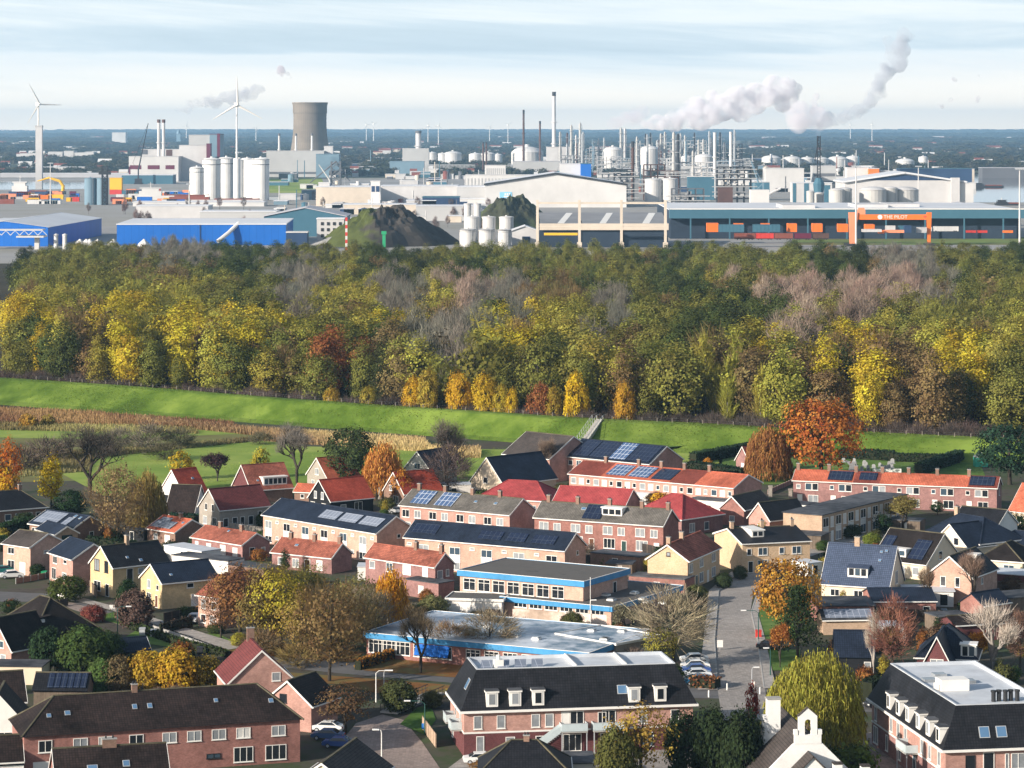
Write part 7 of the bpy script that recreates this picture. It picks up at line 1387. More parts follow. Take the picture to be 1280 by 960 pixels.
for i, (x, w, tp) in enumerate(((964, 24, 194), (990, 24, 195), (1009, 18, 196), (1026, 20, 196), (1047, 26, 195), (1066, 18, 194.5), (1131, 24, 198), (1154, 12, 195))): tank(x, w, 220, tp, f'white oil tank, {ordinal(i+1)} from the left in the far tank park at right', 'white', .14, Y=5500 + 20 * i, group='far tank park')
stack(692.5, 5.4, 224, 115, 'tallest chimney with black top and pale shaft', 'light', 'dark', .05, Y=5200); stack(654.5, 3.0, 224, 137.5, 'tall dark thin chimney left of the tallest one', 'brown', 'dark', .06, Y=5200); stack(675, 2.8, 224, 151.5, 'shorter dark chimney between the two tall chimneys', 'brown', 'dark', .05, Y=5200); stack(791, 4.4, 228, 177, 'dark rust-brown chimney right of the white warehouse', 'brown', 'dark', .1, Y=3200); stack(893.5, 4.4, 240, 166, 'tall white stack with flare tip in the chemical plant, left of a pair', 'white', 'white', .02, Y=3300, taper=.9); stack(913.5, 4.2, 230, 165, 'tall white stack in the chemical plant, right of a pair', 'white', 'light', .03, Y=3500, taper=.9); stack(523, 7, 222, 163.5, 'short thick stack with dark rings on the grey block', 'light', 'dgrey', .06, Y=5280, taper=1); stack(604, 2.6, 224, 177.5, 'left small twin stack in the middle distance', 'brown', 'dark', .05, Y=5250); stack(608, 2.6, 224, 177.5, 'right small twin stack in the middle distance', 'brown', 'dark', .05, Y=5250)
wbox('grey_block', 'grey windowless block under the short thick stack', 'industrial building', 503, 536, 224, 186, 40, 'grey', 'light', Y=5260); wbox('plant_hall', 'grey hall under the tall chimneys', 'industrial building', 641, 702, 232, 202, 40, 'grey', 'roofg', Y=4900); wbox('plant_hall', 'pale block at the foot of the tallest chimney', 'industrial building', 683, 712, 226, 184, 30, 'light', 'light', Y=5180); wbox('plant_hall', 'white hall with blue end right of the grey hall', 'industrial building', 700, 727, 228, 205, 30, 'white', 'light', Y=3500); wbox('plant_hall', 'bright blue block beside the white hall', 'industrial building', 726, 739, 228, 205, 25, 'blue', 'teal', Y=3480); wbox('plant_hall', 'teal-grey hall left of the grey block', 'industrial building', 487, 530, 228, 202, 30, 'blueg', 'blueg', Y=5050); wbox('plant_hall', 'white office with vertical window bands in the middle distance', 'office', 606, 632, 232, 207, 20, 'white', 'light', Y=3600, bands=[(.08 + .1 * i, .12 + .1 * i, .3, .9, 'grey', 'window') for i in range(9)]); wbox('long_office', 'long white office with many windows behind the white warehouse', 'office', 582, 690, 240, 219, 20, 'white', 'light', Y=3400, bands=[(.02 + .04 * i, .035 + .04 * i, .5, .85, 'grey', 'window') for i in range(24)])
for i, (x, w, tp, m, Y_) in enumerate(((700, 3, 166, 'light', 5100), (714, 3.4, 158, 'light', 5150), (720, 3, 170, 'white', 5100), (725, 3.6, 155, 'light', 5130), (729, 2.6, 166, 'steel', 5180), (709, 2.6, 167, 'brown', 5100), (776, 3.5, 161, 'light', 5100), (781, 3.4, 162, 'white', 5100), (796, 3, 172, 'light', 4900), (807, 2.6, 168, 'dark', 5100), (813, 2.6, 167, 'dark', 5150), (826, 3, 168, 'light', 5150), (831, 3, 166, 'light', 5180), (842, 4.4, 167, 'light', 3600), (847.5, 4.6, 169, 'dark', 3550), (856, 2.6, 170, 'light', 5100), (868, 2.6, 167, 'dark', 5100), (873, 3, 176, 'light', 5050), (879, 2.6, 175, 'light', 5100), (886.5, 2.6, 165, 'steel', 5100), (900, 3, 166.5, 'dark', 5000), (866, 3.4, 190, 'light', 3500), (918, 2.4, 163, 'steel', 4900), (755, 2, 173, 'steel', 5200), (748, 2, 174, 'steel', 5200))): column(x, w, 226, tp, f'process column in the chemical plant, {ordinal(i+1)} of the listed columns, {({"light": "pale", "white": "white", "steel": "steel", "brown": "brown", "dark": "dark"})[m]}', m, Y_, 'process columns of the chemical plant')
def piperack(px, wpx, base, top, label, m='steel', Y=None, seed=1):
    Yv = Y or G(0, base).y; s_ = Yv / FP; w, h = wpx * s_, zat(top, Yv); rr = random.Random(seed); r = thing('pipe_rack', label, 'pipe rack', (xat(px - wpx / 2, Yv), Yv, 0)); b = MB(); n = max(3, int(w / 7)); fl = max(2, int(h / 6)); t = .5
    for i in range(n + 1):
        for y in (0, 12): b.box(w * i / n - t, w * i / n + t, y - t, y + t, 0, h)
    for k in range(1, fl + 1):
        z = h * k / fl; b.box(0, w, -t, t, z - t, z + t); b.box(0, w, 12 - t, 12 + t, z - t, z + t); b.box(0, w, 0, 12, z - .15, z + .15)
    b.obj('frame', I_[m], r); b = MB()
    for k in range(fl * 3): x = rr.uniform(0, w * .8); z = rr.uniform(0, h * .9); b.box(x, x + rr.uniform(2, w * .25), 1, 10, z, z + rr.uniform(1.5, 4), m=rr.randrange(2))
    for k in range(6): z = rr.uniform(2, h); b.tube([(-6, -1, z), (w + 6, -1, z)], [.45] * 2, 6, m=1)
    b.obj('vessels', [I_['light'], I_['grey']], r)
for i, (x, w, bs, tp, m, Y_) in enumerate(((835, 26, 226, 178, 'steel', 5150), (868, 30, 226, 176, 'steel', 5180), (800, 24, 226, 180, 'steel', 5190), (748, 22, 226, 184, 'steel', 5200), (715, 20, 226, 186, 'blueg', 5190), (922, 12, 222, 180, 'dark', 5050), (918, 42, 244, 209, 'dark', 3000), (818, 26, 232, 206, 'brown', 3200), (840, 16, 240, 214, 'brown', 3100), (880, 24, 224, 203, 'light', 3600), (780, 24, 234, 212, 'dark', 3150), (860, 40, 250, 236, 'dgrey', 2900), (440, 30, 232, 214, 'dgrey', 4900), (650, 30, 226, 205, 'steel', 5200), (560, 60, 226, 206, 'steel', 5220))): piperack(x, w, bs, tp, f'steel pipe rack full of vessels, {ordinal(i+1)} of the open plant structures, {({"steel": "silvery", "blueg": "blue-grey", "dark": "blackish", "brown": "rusty brown", "light": "pale", "dgrey": "dark grey"})[m]}', m, Y_, i)
wbox('reactor_cube', 'brown cube-shaped plant block beside the black pipe rack', 'industrial building', 898, 916, 246, 235, 12, 'brown', 'brown', Y=2950)
qr = random.Random(9); cnt2 = {}
for i in range(44):
    x = qr.choice([qr.uniform(700, 760), qr.uniform(765, 930), qr.uniform(790, 925)]); Y_ = qr.uniform(4700, 5600); m = qr.choice(['steel', 'steel', 'light', 'grey', 'dgrey', 'brown', 'blueg']); k = cnt2[m] = cnt2.get(m, 0) + 1
    column(x, qr.uniform(1.2, 2.6), 220, qr.choice([qr.uniform(176, 200), qr.uniform(166, 190)]), f'slim {({"steel": "steel", "light": "pale", "grey": "grey", "dgrey": "dark grey", "brown": "rusty", "blueg": "blue-grey"})[m]} riser in the refinery, {ordinal(k)} of that colour', m, Y_, 'slim risers in the refinery')
for i in range(26):
    x = qr.uniform(700, 935); bs = qr.choice([214, 217, 220, 224, 229]); m = qr.choice(['steel', 'dgrey', 'blueg', 'dark', 'light']); k = cnt2['r' + m] = cnt2.get('r' + m, 0) + 1
    piperack(x, qr.uniform(14, 34), bs, bs - qr.uniform(12, 26), f'low {({"steel": "steel", "light": "pale", "dgrey": "dark grey", "dark": "sooty", "blueg": "blue-grey"})[m]} pipe rack in the refinery, {ordinal(k)} of that colour', m, None, 40 + i)
# tall crane on the right and harbour cranes
cr = thing('lattice_crane', 'tall dark lattice crane with folded jib over the far tank park', 'crane', (xat(1023.5, 3000), 3000, 0)); b = MB(); zt = zat(170, 3000); lattice(b, -1.5, 1.5, -1.5, 1.5, 24, zt, 16, .35); b.tube([(0, 0, zt), (-4, 0, zt - 26)], [.6, .6], 4); b.tube([(-2, 0, zt - 4), (3, 0, zt - 20)], [.5] * 2, 4); b.obj('mast', I_['dark'], cr); b = MB(); b.lathe([(2, 8), (5, 12), (6, 22), (3, 28)], 10); b.box(-4, 4, -4, 4, 0, 8); b.obj('pedestal', I_['teal'], cr)
cr = thing('portal_crane', 'blue and white portal crane beside the white storage hall', 'crane', (xat(948, 3150), 3150, 0)); b = MB(); lattice(b, -5, 5, -4, 4, 0, 20, 2, .7); b.tube([(0, 0, 20), (-8, 0, 44)], [1, .5], 5); b.tube([(4, 0, 20), (-8, 0, 44)], [.4, .4], 4); b.obj('gantry', I_['blueg'], cr); b = MB(); b.tube([(3, -3, 4), (24, -3, 14)], [1.3, 1.3], 6); b.obj('conveyor', I_['light'], cr)
wbox('storage_hall', 'large plain white storage hall below the far tank park', 'warehouse', 957, 1005, 228, 211, 40, 'white', 'light', Y=3600); wbox('storage_hall', 'grey hall with window rows right of the plain white hall', 'warehouse', 1016, 1045, 226, 208, 30, 'grey', 'light', Y=3650, bands=[(.05, .95, .3, .42, 'dgrey', 'window_band'), (.05, .95, .6, .72, 'dgrey', 'window_band')]); wbox('storage_hall', 'white hall with orange end panel at the right', 'warehouse', 1059, 1085, 226, 210, 30, 'white', 'light', Y=3600); wbox('storage_hall', 'orange-fronted block beside the white hall', 'warehouse', 1086, 1099, 224, 211, 30, 'orange', 'light', Y=3590); wbox('storage_hall', 'white shed right of the orange-fronted block', 'warehouse', 1100, 1113, 224, 214, 30, 'white', 'light', Y=3600); wbox('long_blue_shed', 'long low blue shed beyond the arched warehouse', 'warehouse', 1125, 1215, 219, 211, 40, 'navy', 'teal', Y=4300)
wbox('quay_shed', 'pale low shed on the far quay at right', 'warehouse', 1202, 1218, 217, 211.5, 30, 'cream', 'light', Y=4500); wbox('quay_shed', 'dark low shed on the far quay at the right edge', 'warehouse', 1228, 1290, 216, 210, 40, 'dgrey', 'roofg', Y=4600); wbox('blue_white_shed', 'teal-and-white low shed before the two white stacks', 'warehouse', 860, 893, 238, 221, 20, 'teal', 'white', Y=3200); wbox('blue_white_shed', 'teal low shed right of the black pipe rack', 'warehouse', 938, 962, 236, 228, 20, 'teal', 'white', Y=3200); wbox('blue_white_shed', 'low white and teal sheds under the lattice crane', 'warehouse', 990, 1040, 236, 229, 20, 'light', 'roofw', Y=3100, bands=[(.02, .1, 0, 1, 'teal'), (.3, .42, 0, 1, 'teal'), (.62, .7, 0, 1, 'teal'), (.8, .95, 0, .9, 'teal')])
# left middle: warehouses, silo pair, harbour
wbox('long_warehouse', 'long low beige warehouse in the middle distance, left part', 'warehouse', 395, 467, 252, 234, 60, 'cream', 'roofw', Y=2950); wbox('long_warehouse', 'long low grey warehouse left of the big white warehouse', 'warehouse', 476, 572, 250, 233, 60, 'light', 'roofw', Y=3000); wbox('long_warehouse', 'blue-grey end section of the long low warehouse', 'warehouse', 571, 606, 251, 234, 60, 'grey', 'roofw', Y=2980); wbox('pale_cabin', 'white cabin on the beige warehouse roof', 'industrial building', 398, 412, 252, 229, 20, 'light', 'white', Y=2970)
r, w, h, Y_ = wbox('sign_tower', 'white square tower with two blue window bands', 'tower', 463.5, 475, 257, 227, 9, 'white', 'white', Y=2700, bands=[(.08, .42, .68, .86, 'navy', 'blue_panel'), (.56, .92, .68, .86, 'navy', 'blue_panel'), (.08, .42, .12, .28, 'navy', 'blue_panel'), (.56, .92, .12, .28, 'navy', 'blue_panel')])
for i, (x0, x1, bs, tp, m, lab) in enumerate(((430, 520, 268, 256, 'cream', 'low pale yard building behind the spoil mound'), (520, 600, 276, 258, 'grey', 'grey hall with pillars left of the white tank cluster'), (528, 574, 262, 247, 'navy', 'dark hall with teal roof edge in the middle distance'), (508, 545, 262, 251, 'light', 'small pale sheds left of the dark hall'), (550, 606, 258, 249, 'white', 'white low shed right of the dark hall'), (250, 345, 285, 265, 'grey', 'long grey shed behind the blue warehouse'), (170, 260, 276, 258, 'light', 'pale striped low shed behind the bare trees at left'), (166, 330, 258, 253, 'white', 'long white quay building under the silos'), (30, 112, 216, 209, 'light', 'long pale shed beyond the harbour, left'), (70, 105, 213, 208, 'white', 'white factory hall beyond the harbour'), (104, 128, 214, 209, 'blueg', 'blue-grey hall right of the white factory hall'), (152, 216, 230, 219, 'teal', 'slanting teal conveyor hall before the power station'), (0, 230, 222, 217, 'roofg', 'long flat grey roof along the far quay'), (900, 960, 232, 226, 'white', 'white low roof before the black pipe rack'), (500, 560, 200, 196, 'white', 'white shed far behind left of the grey block'), (460, 490, 202, 197, 'light', 'pale far hall left of the teal-grey hall'))): wbox('industrial_hall', lab, 'warehouse', x0, x1, bs, tp, 40, m, 'roofw' if m != 'navy' else 'teal')
for i, (x, w) in enumerate(((113, 15), (128, 15))): tank(x, w, 256, 222, f'{("left", "right")[i]} one of two ribbed steel silos in the harbour', 'blueg', .05, 'silo', 'steel harbour silos')
b = MB(); lattice(b, -2.5, 2.5, -2.5, 2.5, 0, zat(207, 3000), 8, .6); b.box(-6, 6, -3, 3, zat(218, 3000), zat(214, 3000)); o = b.obj('elevator_tower', I_['dark'], loc=(xat(131, 2990), 2990, 0)); tag(o, 'dark grain elevator tower above the ribbed silos', 'tower')
cr = thing('arched_crane', 'yellow curved-boom crane in the harbour at left', 'crane', G(78, 243)); b = MB(); b.tube([(0, 0, 0), (1, 0, 10), (-3, 0, 16), (-16, 0, 20), (-30, 0, 16)], [2.2, 2.0, 1.8, 1.4, .7], 8); b.obj('boom', I_['yellow'], cr); b = MB(); b.box(-4, 4, -4, 4, 0, 4); b.obj('base', I_['dark'], cr)
wbox('yellow_block', 'yellow machine house in the harbour', 'industrial building', 137, 152, 243, 223, 12, 'yellow', 'yellow', bands=[(0, 1, 0, .3, 'red')])
def ship(px0, px1, base, top, label, hull='navy', sup='white'):
    Yv = G(0, base).y; s_ = Yv / FP; w = (px1 - px0) * s_; r = thing('ship', label, 'ship', (xat(px0, Yv), Yv, 0)); h = zat(top, Yv); b = MB(); hh_ = h * .3
    b.quad((0, 0, 0), (w * .97, 0, 0), (w, 0, hh_), (-w * .03, 0, hh_)); b.quad((w * .97, 0, 0), (w, 6, 0), (w * 1.04, 6, hh_), (w, 0, hh_)); b.quad((-w * .03, 0, hh_), (w, 0, hh_), (w * 1.04, 6, hh_), (w, 12, hh_), (-w * .03, 12, hh_)); b.quad((0, 12, 0), (-w * .03, 12, hh_), (w, 12, hh_), (w * .97, 12, 0)); b.quad((0, 0, 0), (-w * .03, 0, hh_), (-w * .03, 12, hh_), (0, 12, 0)); b.obj('hull', I_[hull], r)
    b = MB(); b.box(w * .05, w * .45, 1, 11, hh_, h * .62); b.box(w * .1, w * .4, 2, 10, h * .62, h * .8); b.box(w * .06, w * .44, 1.5, 10.5, h * .8, h * .86); b.obj('superstructure', I_[sup], r); b = MB(); b.tube([(w * .25, 6, h * .8), (w * .25, 6, h * 1.25)], [.5, .3], 6); b.box(w * .2, w * .3, 5.5, 6.5, h * 1.1, h * 1.12); b.obj('mast', I_['white'], r); b = MB(); b.box(w * .5, w * .95, 2, 10, hh_, hh_ + 1.2); b.obj('hatch', I_['rust'], r)
ship(12, 60, 246, 224, 'white-bridged ship with dark hull moored at the left edge', 'navy'); ship(170, 240, 250, 232, 'white coaster with red deck moored before the silos', 'white'); ship(205, 330, 253, 242, 'long barge with red pipework under the white silos', 'light', 'rust'); ship(1210, 1255, 234, 228, 'dark barge lying in the canal basin at right', 'dark', 'dark'); ship(1246, 1276, 257, 249, 'small dark tugboat in the canal basin', 'dark', 'dark')
hr = random.Random(4); cl_ = ['red', 'salmon', 'blue', 'orange', 'rust', 'white', 'navy', 'teal', 'wine', 'yellow', 'grey']
adj = dict(red='red', salmon='faded orange', blue='blue', orange='orange', rust='rusty', white='white', navy='dark blue', teal='teal', wine='wine-red', yellow='yellow', grey='grey')
cnt = {}
for i in range(95):
    x = hr.uniform(-5, 236); bs = hr.choice([243, 246, 249, 252, 255]); m = hr.choice(cl_); w_ = hr.uniform(7, 20)
    if 100 < x + w_ and x < 138: continue
    k = cnt[m] = cnt.get(m, 0) + 1
    container(x, x + w_, bs, bs - hr.uniform(3, 7), m, f'{adj[m]} container or deck load in the harbour yard, {ordinal(k)} of that colour', group='stacked loads in the harbour yard', dep=6)
# scattered yard buildings and small plant gear between the big things
cnt = {}
for i in range(360):
    bs = hr.choice([206, 210, 213, 216, 219, 222, 224, 228, 232, 236, 240, 246, 250, 256, 260, 268, 278]); x = hr.uniform(340, 600) if bs > 240 else hr.uniform(330, 1200)
    if bs > 228 and 600 < x < 800 or bs < 214 and 330 < x < 430: continue
    Yv = G(0, bs).y; kind = hr.random(); m = hr.choice(['white', 'light', 'grey', 'cream', 'dgrey', 'blueg', 'navy', 'white', 'light', 'rust', 'teal']); nm = dict(white='white', light='pale grey', grey='grey', cream='beige', dgrey='dark grey', blueg='blue-grey', navy='dark blue', rust='rusty', teal='teal')[m]
    if kind < .55: k = cnt[('s', m)] = cnt.get(('s', m), 0) + 1; wbox('yard_shed', f'{nm} small shed among the yards between canal and plant, {ordinal(k)} of that colour', 'shed', x, x + hr.uniform(6, 26), bs, bs - hr.uniform(3, 8), hr.uniform(10, 30), m, hr.choice(['roofw', 'roofg', 'white']), group='small yard sheds')
    elif kind < .8: k = cnt[('t', m)] = cnt.get(('t', m), 0) + 1; w_ = hr.uniform(4, 9); tank(x, w_, bs, bs - hr.uniform(5, 11), f'{nm} small tank among the yards between canal and plant, {ordinal(k)} of that colour', m, .1, group='small yard tanks')
    else: k = cnt[('p', m)] = cnt.get(('p', m), 0) + 1; stack(x, 1.2, bs, bs - hr.uniform(14, 26), f'thin {nm} pole or flue among the yards, {ordinal(k)} of that colour', m, m, .03, 'flue', group='thin yard flues')
# rows of bare trees in the estate
for i in range(46):
    bs = hr.choice([262, 268, 276, 284, 292]); x = hr.uniform(30, 640) if i > 14 else hr.uniform(150, 340)
    if bs < 270 and 420 < x < 480: continue
    g = G(x, bs); h = hr.uniform(9, 14); tree('bare0' if i % 2 else 'bare1', g, h / 18 * .9, h / 18, (.16 + .05 * hr.random(), .13, .12), f'small bare tree among the industrial yards, {ordinal(i + 1)} of them', 'tree', 'bare_tree', 'bare trees among the yards')
# far woods and settlements to the horizon
def wood_strip(Y, dY, n, h, x0=-1.12, x1=1.12, gap=.0):
    hw = Y * 640 / FP; out = []
    for i in range(n):
        x = hw * (x0 + (x1 - x0) * hr.random()); y = Y + dY * hr.random()
        if math.sin(x / (hw * .09) + Y) + math.sin(x / (hw * .023) + 2 * Y) < gap * 2 - 1.2: continue
        out.append((x, y, h * hr.uniform(.7, 1.2)))
    return out
P, I, Sx, Ro, Ti = [], [], [], [], []
for (Y, dY, n, h, gp) in ((4700, 500, 500, 12, .35), (5300, 900, 900, 14, .2), (6400, 1200, 900, 16, .1), (8000, 1800, 900, 18, 0), (10500, 2500, 800, 22, -.1), (14000, 4000, 800, 28, -.4), (20000, 6000, 700, 42, -.6), (28000, 9000, 600, 58, -.8)):
    for (x, y, hh_) in wood_strip(Y, dY, n, h, gap=gp):
        if y < 5200 and 333 < 640 + x / y * FP < 410: continue
        P.append((x, y, -hh_ * .1)); I.append(0); w_ = hr.uniform(1.6, 3.6) * max(1, Y / 5500); Sx.append((hh_ / 4 * w_ * .55, hh_ / 4 * w_ * .55, hh_ / 4)); Ro.append((0, 0, hr.uniform(0, 6))); c = hr.choice([(.06, .07, .035), (.08, .075, .045), (.05, .06, .04), (.10, .09, .05)]); Ti.append((*c, 1))
gn_mass('far_woods', P, ['bush', 'thuja'], I, Sx, Ro, Ti)
b = MB()
for i in range(420):
    Y_ = hr.choice([4900, 5600, 6500, 8000, 9500, 12000, 16000]) * hr.uniform(.95, 1.1); x = hr.uniform(-1.1, 1.1) * Y_ * 640 / FP; w_ = hr.uniform(8, 40) * Y_ / 7000; h = hr.uniform(5, 11) * Y_ / 7000
    b.box(x, x + w_, Y_, Y_ + 12, 0, h, m=hr.randrange(3)); b.quad((x, Y_, h), (x + w_, Y_, h), (x + w_, Y_ + 6, h + 4), (x, Y_ + 6, h + 4), m=3 if hr.random() < .5 else 0)
o = b.obj('far_settlements', [I_['white'], I_['light'], I_['cream'], I_['rust']]); o['kind'] = 'stuff'
b = MB(); Yw = 13000; b.box(xat(140, Yw), xat(157, Yw), Yw, Yw + 60, 0, zat(165.5, Yw)); o = b.obj('white_hall', I_['white']); tag(o, 'bright white hall standing on the horizon at left', 'building')
b = MB(); Yw = 13000; X_ = xat(223, Yw); b.box(X_ - 9, X_ + 9, Yw, Yw + 18, 0, zat(167, Yw)); b.lathe([(12, zat(167, Yw)), (.5, zat(161, Yw))], 4, X_, Yw + 9); o = b.obj('church_tower', I_['blueg']); tag(o, 'hazy church tower on the horizon behind the power station', 'church tower')
for i, (x0, x1, tp) in enumerate(((25, 58, 192), (60, 78, 190), (93, 106, 191), (106, 117, 190), (80, 92, 189))): wbox('sugar_factory', f'pale hazy factory block, {ordinal(i+1)} of the group below the left wind turbine', 'factory', x0, x1, 201, tp, 60, 'light', 'white', group='hazy factory group')
# ------------------------------------------------------------------ steam plumes
def plume(name, label, pts, dens, seed, col=(.91, .905, .945), Y=4000.0, nb=14):
    rr = random.Random(seed); b = MB(); P_ = []
    for (x, y, r), (x2, y2, r2) in zip(pts, pts[1:]):
        for k in range(nb): t = (k + rr.random()) / nb; P_.append((x + (x2 - x) * t, y + (y2 - y) * t, r + (r2 - r) * t))
    s_ = Y / FP; bm = bmesh.new()
    for (x, y, r) in P_:
        rad = r * s_ * rr.uniform(.35, 1.05); c = Vector((xat(x + rr.gauss(0, r * .5), Y), Y + rr.gauss(0, r * s_ * .4), zat(y + rr.gauss(0, r * .42), Y)))
        bmesh.ops.create_icosphere(bm, subdivisions=2, radius=rad, matrix=Matrix.Translation(c))
    me = bpy.data.meshes.new(name); bm.to_mesh(me); bm.free(); o = link(name, me)
    rm = o.modifiers.new('fuse', 'REMESH'); rm.mode = 'VOXEL'; rm.voxel_size = max(2.0, min(r for *_, r in pts) * s_ * .28)
    m = bpy.data.materials.new(name); m.use_nodes = True; t_ = m.node_tree; t_.nodes.clear(); N = t_.nodes.new; L = t_.links.new
    v = N('ShaderNodeVolumePrincipled'); v.inputs['Color'].default_value = (*col, 1); v.inputs['Anisotropy'].default_value = -.1
    ge = N('ShaderNodeNewGeometry'); no = N('ShaderNodeTexNoise'); no.inputs['Scale'].default_value = 1 / (15 * s_); no.inputs['Detail'].default_value = 4; no.inputs['Roughness'].default_value = .62; L(ge.outputs['Position'], no.inputs['Vector'])
    mr_ = N('ShaderNodeMapRange'); mr_.inputs[1].default_value = .40; mr_.inputs[2].default_value = .62; mr_.inputs[3].default_value = dens * (.0 if dens > .07 else .3); mr_.inputs[4].default_value = dens * 2; L(no.outputs[0], mr_.inputs[0]); L(mr_.outputs[0], v.inputs['Density'])
    ou = N('ShaderNodeOutputMaterial'); L(v.outputs[0], ou.inputs['Volume']); me.materials.append(m); m.cycles.volume_sampling = 'MULTIPLE_IMPORTANCE' if hasattr(m.cycles, 'volume_sampling') else m.cycles.volume_sampling
    tag(o, label, 'steam plume'); return o
import bmesh
plume('steam_plume', 'big bright steam plume drifting over the chemical plant', [(806, 158, 7), (835, 150, 12), (870, 140, 15), (910, 132, 18), (950, 122, 17), (980, 118, 13), (996, 112, 8)], .071, 1)
plume('steam_plume', 'faint grey steam behind the left end of the big plume', [(760, 160, 4), (780, 150, 9), (800, 142, 9)], .022, 5, (.86, .83, .90), 4300)
plume('steam_plume', 'pale thin steam between the big plume and the rising tail', [(985, 140, 14), (1000, 148, 14), (1030, 152, 10)], .03, 6, (.93, .9, .94), 4200)
plume('steam_plume', 'thin grey steam tail rising to the upper right', [(1022, 156, 9), (1045, 150, 8), (1065, 141, 7), (1085, 130, 7), (1098, 112, 8), (1106, 95, 10), (1118, 72, 11), (1126, 52, 10), (1134, 40, 5)], .045, 2, (.72, .75, .81), 4200)
plume('steam_plume', 'small grey upright puff left of the rising steam tail', [(1018, 146, 7), (1020, 125, 4), (1021, 114, 3)], .05, 7, (.86, .83, .88), 4200)
plume('steam_plume', 'long flat grey plume behind the large wind turbine', [(216, 139, 3), (245, 131, 6), (275, 125, 9), (305, 119, 9), (332, 111, 6)], .035, 3, (.70, .73, .80), 4500)
plume('steam_plume', 'loose small grey puff above and left of the cooling tower', [(348, 88, 5), (356, 93, 5), (370, 99, 2.5)], .09, 4, (.80, .76, .82), 4500, 5)
for i, (x, y, r_) in enumerate(((1191, 95, 3.2), (1223, 92, 2.6), (1222, 122, 3), (1175, 130, 5), (1188, 122, 3))): plume('steam_puff', f'tiny detached grey puff in the sky at right, {ordinal(i+1)} of five', [(x, y, r_), (x + 2, y + 4, r_)], .06, 20 + i, (.78, .76, .82), 4500, 3)
plume('steam_plume', 'little white steam over the hazy factory group at left', [(80, 196, 2), (84, 188, 4), (92, 182, 3)], .012, 9, (.95, .95, .95), 4700, 5)
plume('steam_plume', 'low white steam drifting behind the right white stack', [(915, 180, 3), (930, 177, 4), (944, 178, 3)], .010, 10, (.95, .95, .97), 4400, 5)
# ------------------------------------------------------------------ street furniture, cars, stairs, gravestones
def carbody(col, name):
    prof = [(-2.1, .35), (-2.15, .62), (-2.05, .86), (-1.35, .95), (-.75, 1.38), (.75, 1.42), (1.45, 1.02), (2.05, .86), (2.15, .55), (2.08, .3)]
    b = MB(); wd = .86
    def w(z): return wd if z < .97 else wd - (z - .97) * .42
    P = [(x, -w(z), z) for x, z in prof]; Q = [(x, w(z), z) for x, z in prof]
    b.quad(*P); b.quad(*Q[::-1])
    for i in range(len(P)): j = (i + 1) % len(P); b.quad(P[j], P[i], Q[i], Q[j])
    return b.mesh('body', mat('car_paint_' + name, col, .25, .03, 1, spec=.6))
CARB = {}
g_ = MB()
for s in (-1, 1):
    q = [(-1.18, s * .862, .99), (-.72, s * .705, 1.33), (.70, s * .69, 1.36), (1.28, s * .862, 1.0)]; q = [(x, y * 1.01 + s * .01, z) for x, y, z in q]; g_.quad(*(q if s > 0 else q[::-1]))
g_.quad((-1.40, -.76, .975), (-1.40, .76, .975), (-.84, .66, 1.37), (-.84, -.66, 1.37)); g_.quad((1.50, .76, 1.03), (1.50, -.76, 1.03), (.84, -.64, 1.41), (.84, .64, 1.41))
CGL = g_.mesh('car_windows', GLASS[0]); b = MB(); b.lathe([(.31, -.1), (.31, .1)], 16); CTY = b.mesh('tyre', DARKM); b = MB(); b.lathe([(.19, -.105), (.19, .112)], 12); CRM = b.mesh('rim', STEEL)
b = MB(); b.box(-.03, .03, -.18, .18, -.07, .07); CHL = b.mesh('headlight', mat('lamp_glass', (.75, .75, .72), .2, .02)); b = MB(); b.box(-.03, .03, -.16, .16, -.08, .08); CTL = b.mesh('tail_light', mat('tail_lamp_red', (.45, .02, .02), .3, .02))
def car(px, base, ang, col, cname, label, group=None, s=1.0):
    if cname not in CARB: CARB[cname] = carbody(col, cname)
    r = thing('parked_car', label, 'car', G(px, base), R(ang), group); r.scale = (s, s, s); r.location.z = .08
    link('body', CARB[cname], r); link('windows', CGL, r)
    for x in (-1.32, 1.34):
        for y in (-.80, .80): t = link('wheel', CTY, r, (x, y, .31)); t.rotation_euler = (R(90), 0, 0); link('rim', CRM, t)
    for y in (-.6, .6): link('headlight', CHL, r, (-2.13, y, .68)); link('tail_light', CTL, r, (2.13, y, .72))
    return r
CGp = 'cars parked side by side by the street'
car(868, 829, 6, (.80, .80, .79), 'white', 'white car, rearmost in the parked row by the street', CGp); car(869, 837, 4, (.80, .80, .79), 'white', 'white car, second from the back in the parked row by the street', CGp); car(870, 842, 4, (.05, .10, .30), 'blue', 'blue car in the middle of the parked row by the street', CGp); car(871, 848, 4, (.70, .73, .76), 'silver', 'silver car, second from the front in the parked row by the street', CGp); car(873, 856, 3, (.02, .10, .20), 'teal', 'dark teal car, frontmost in the parked row by the street', CGp)
car(963, 812, 170, (.03, .03, .035), 'black', 'dark car with white roof on the drive right of the street'); car(14, 723, 20, (.80, .80, .79), 'white', 'white car before the peach brick house at the left edge'); car(3, 717, 20, (.02, .16, .16), 'petrol', 'petrol-green car at the left edge behind the white car'); car(243, 778, 80, (.70, .73, .76), 'silver', 'silver car on the drive beside the lower yellow house')
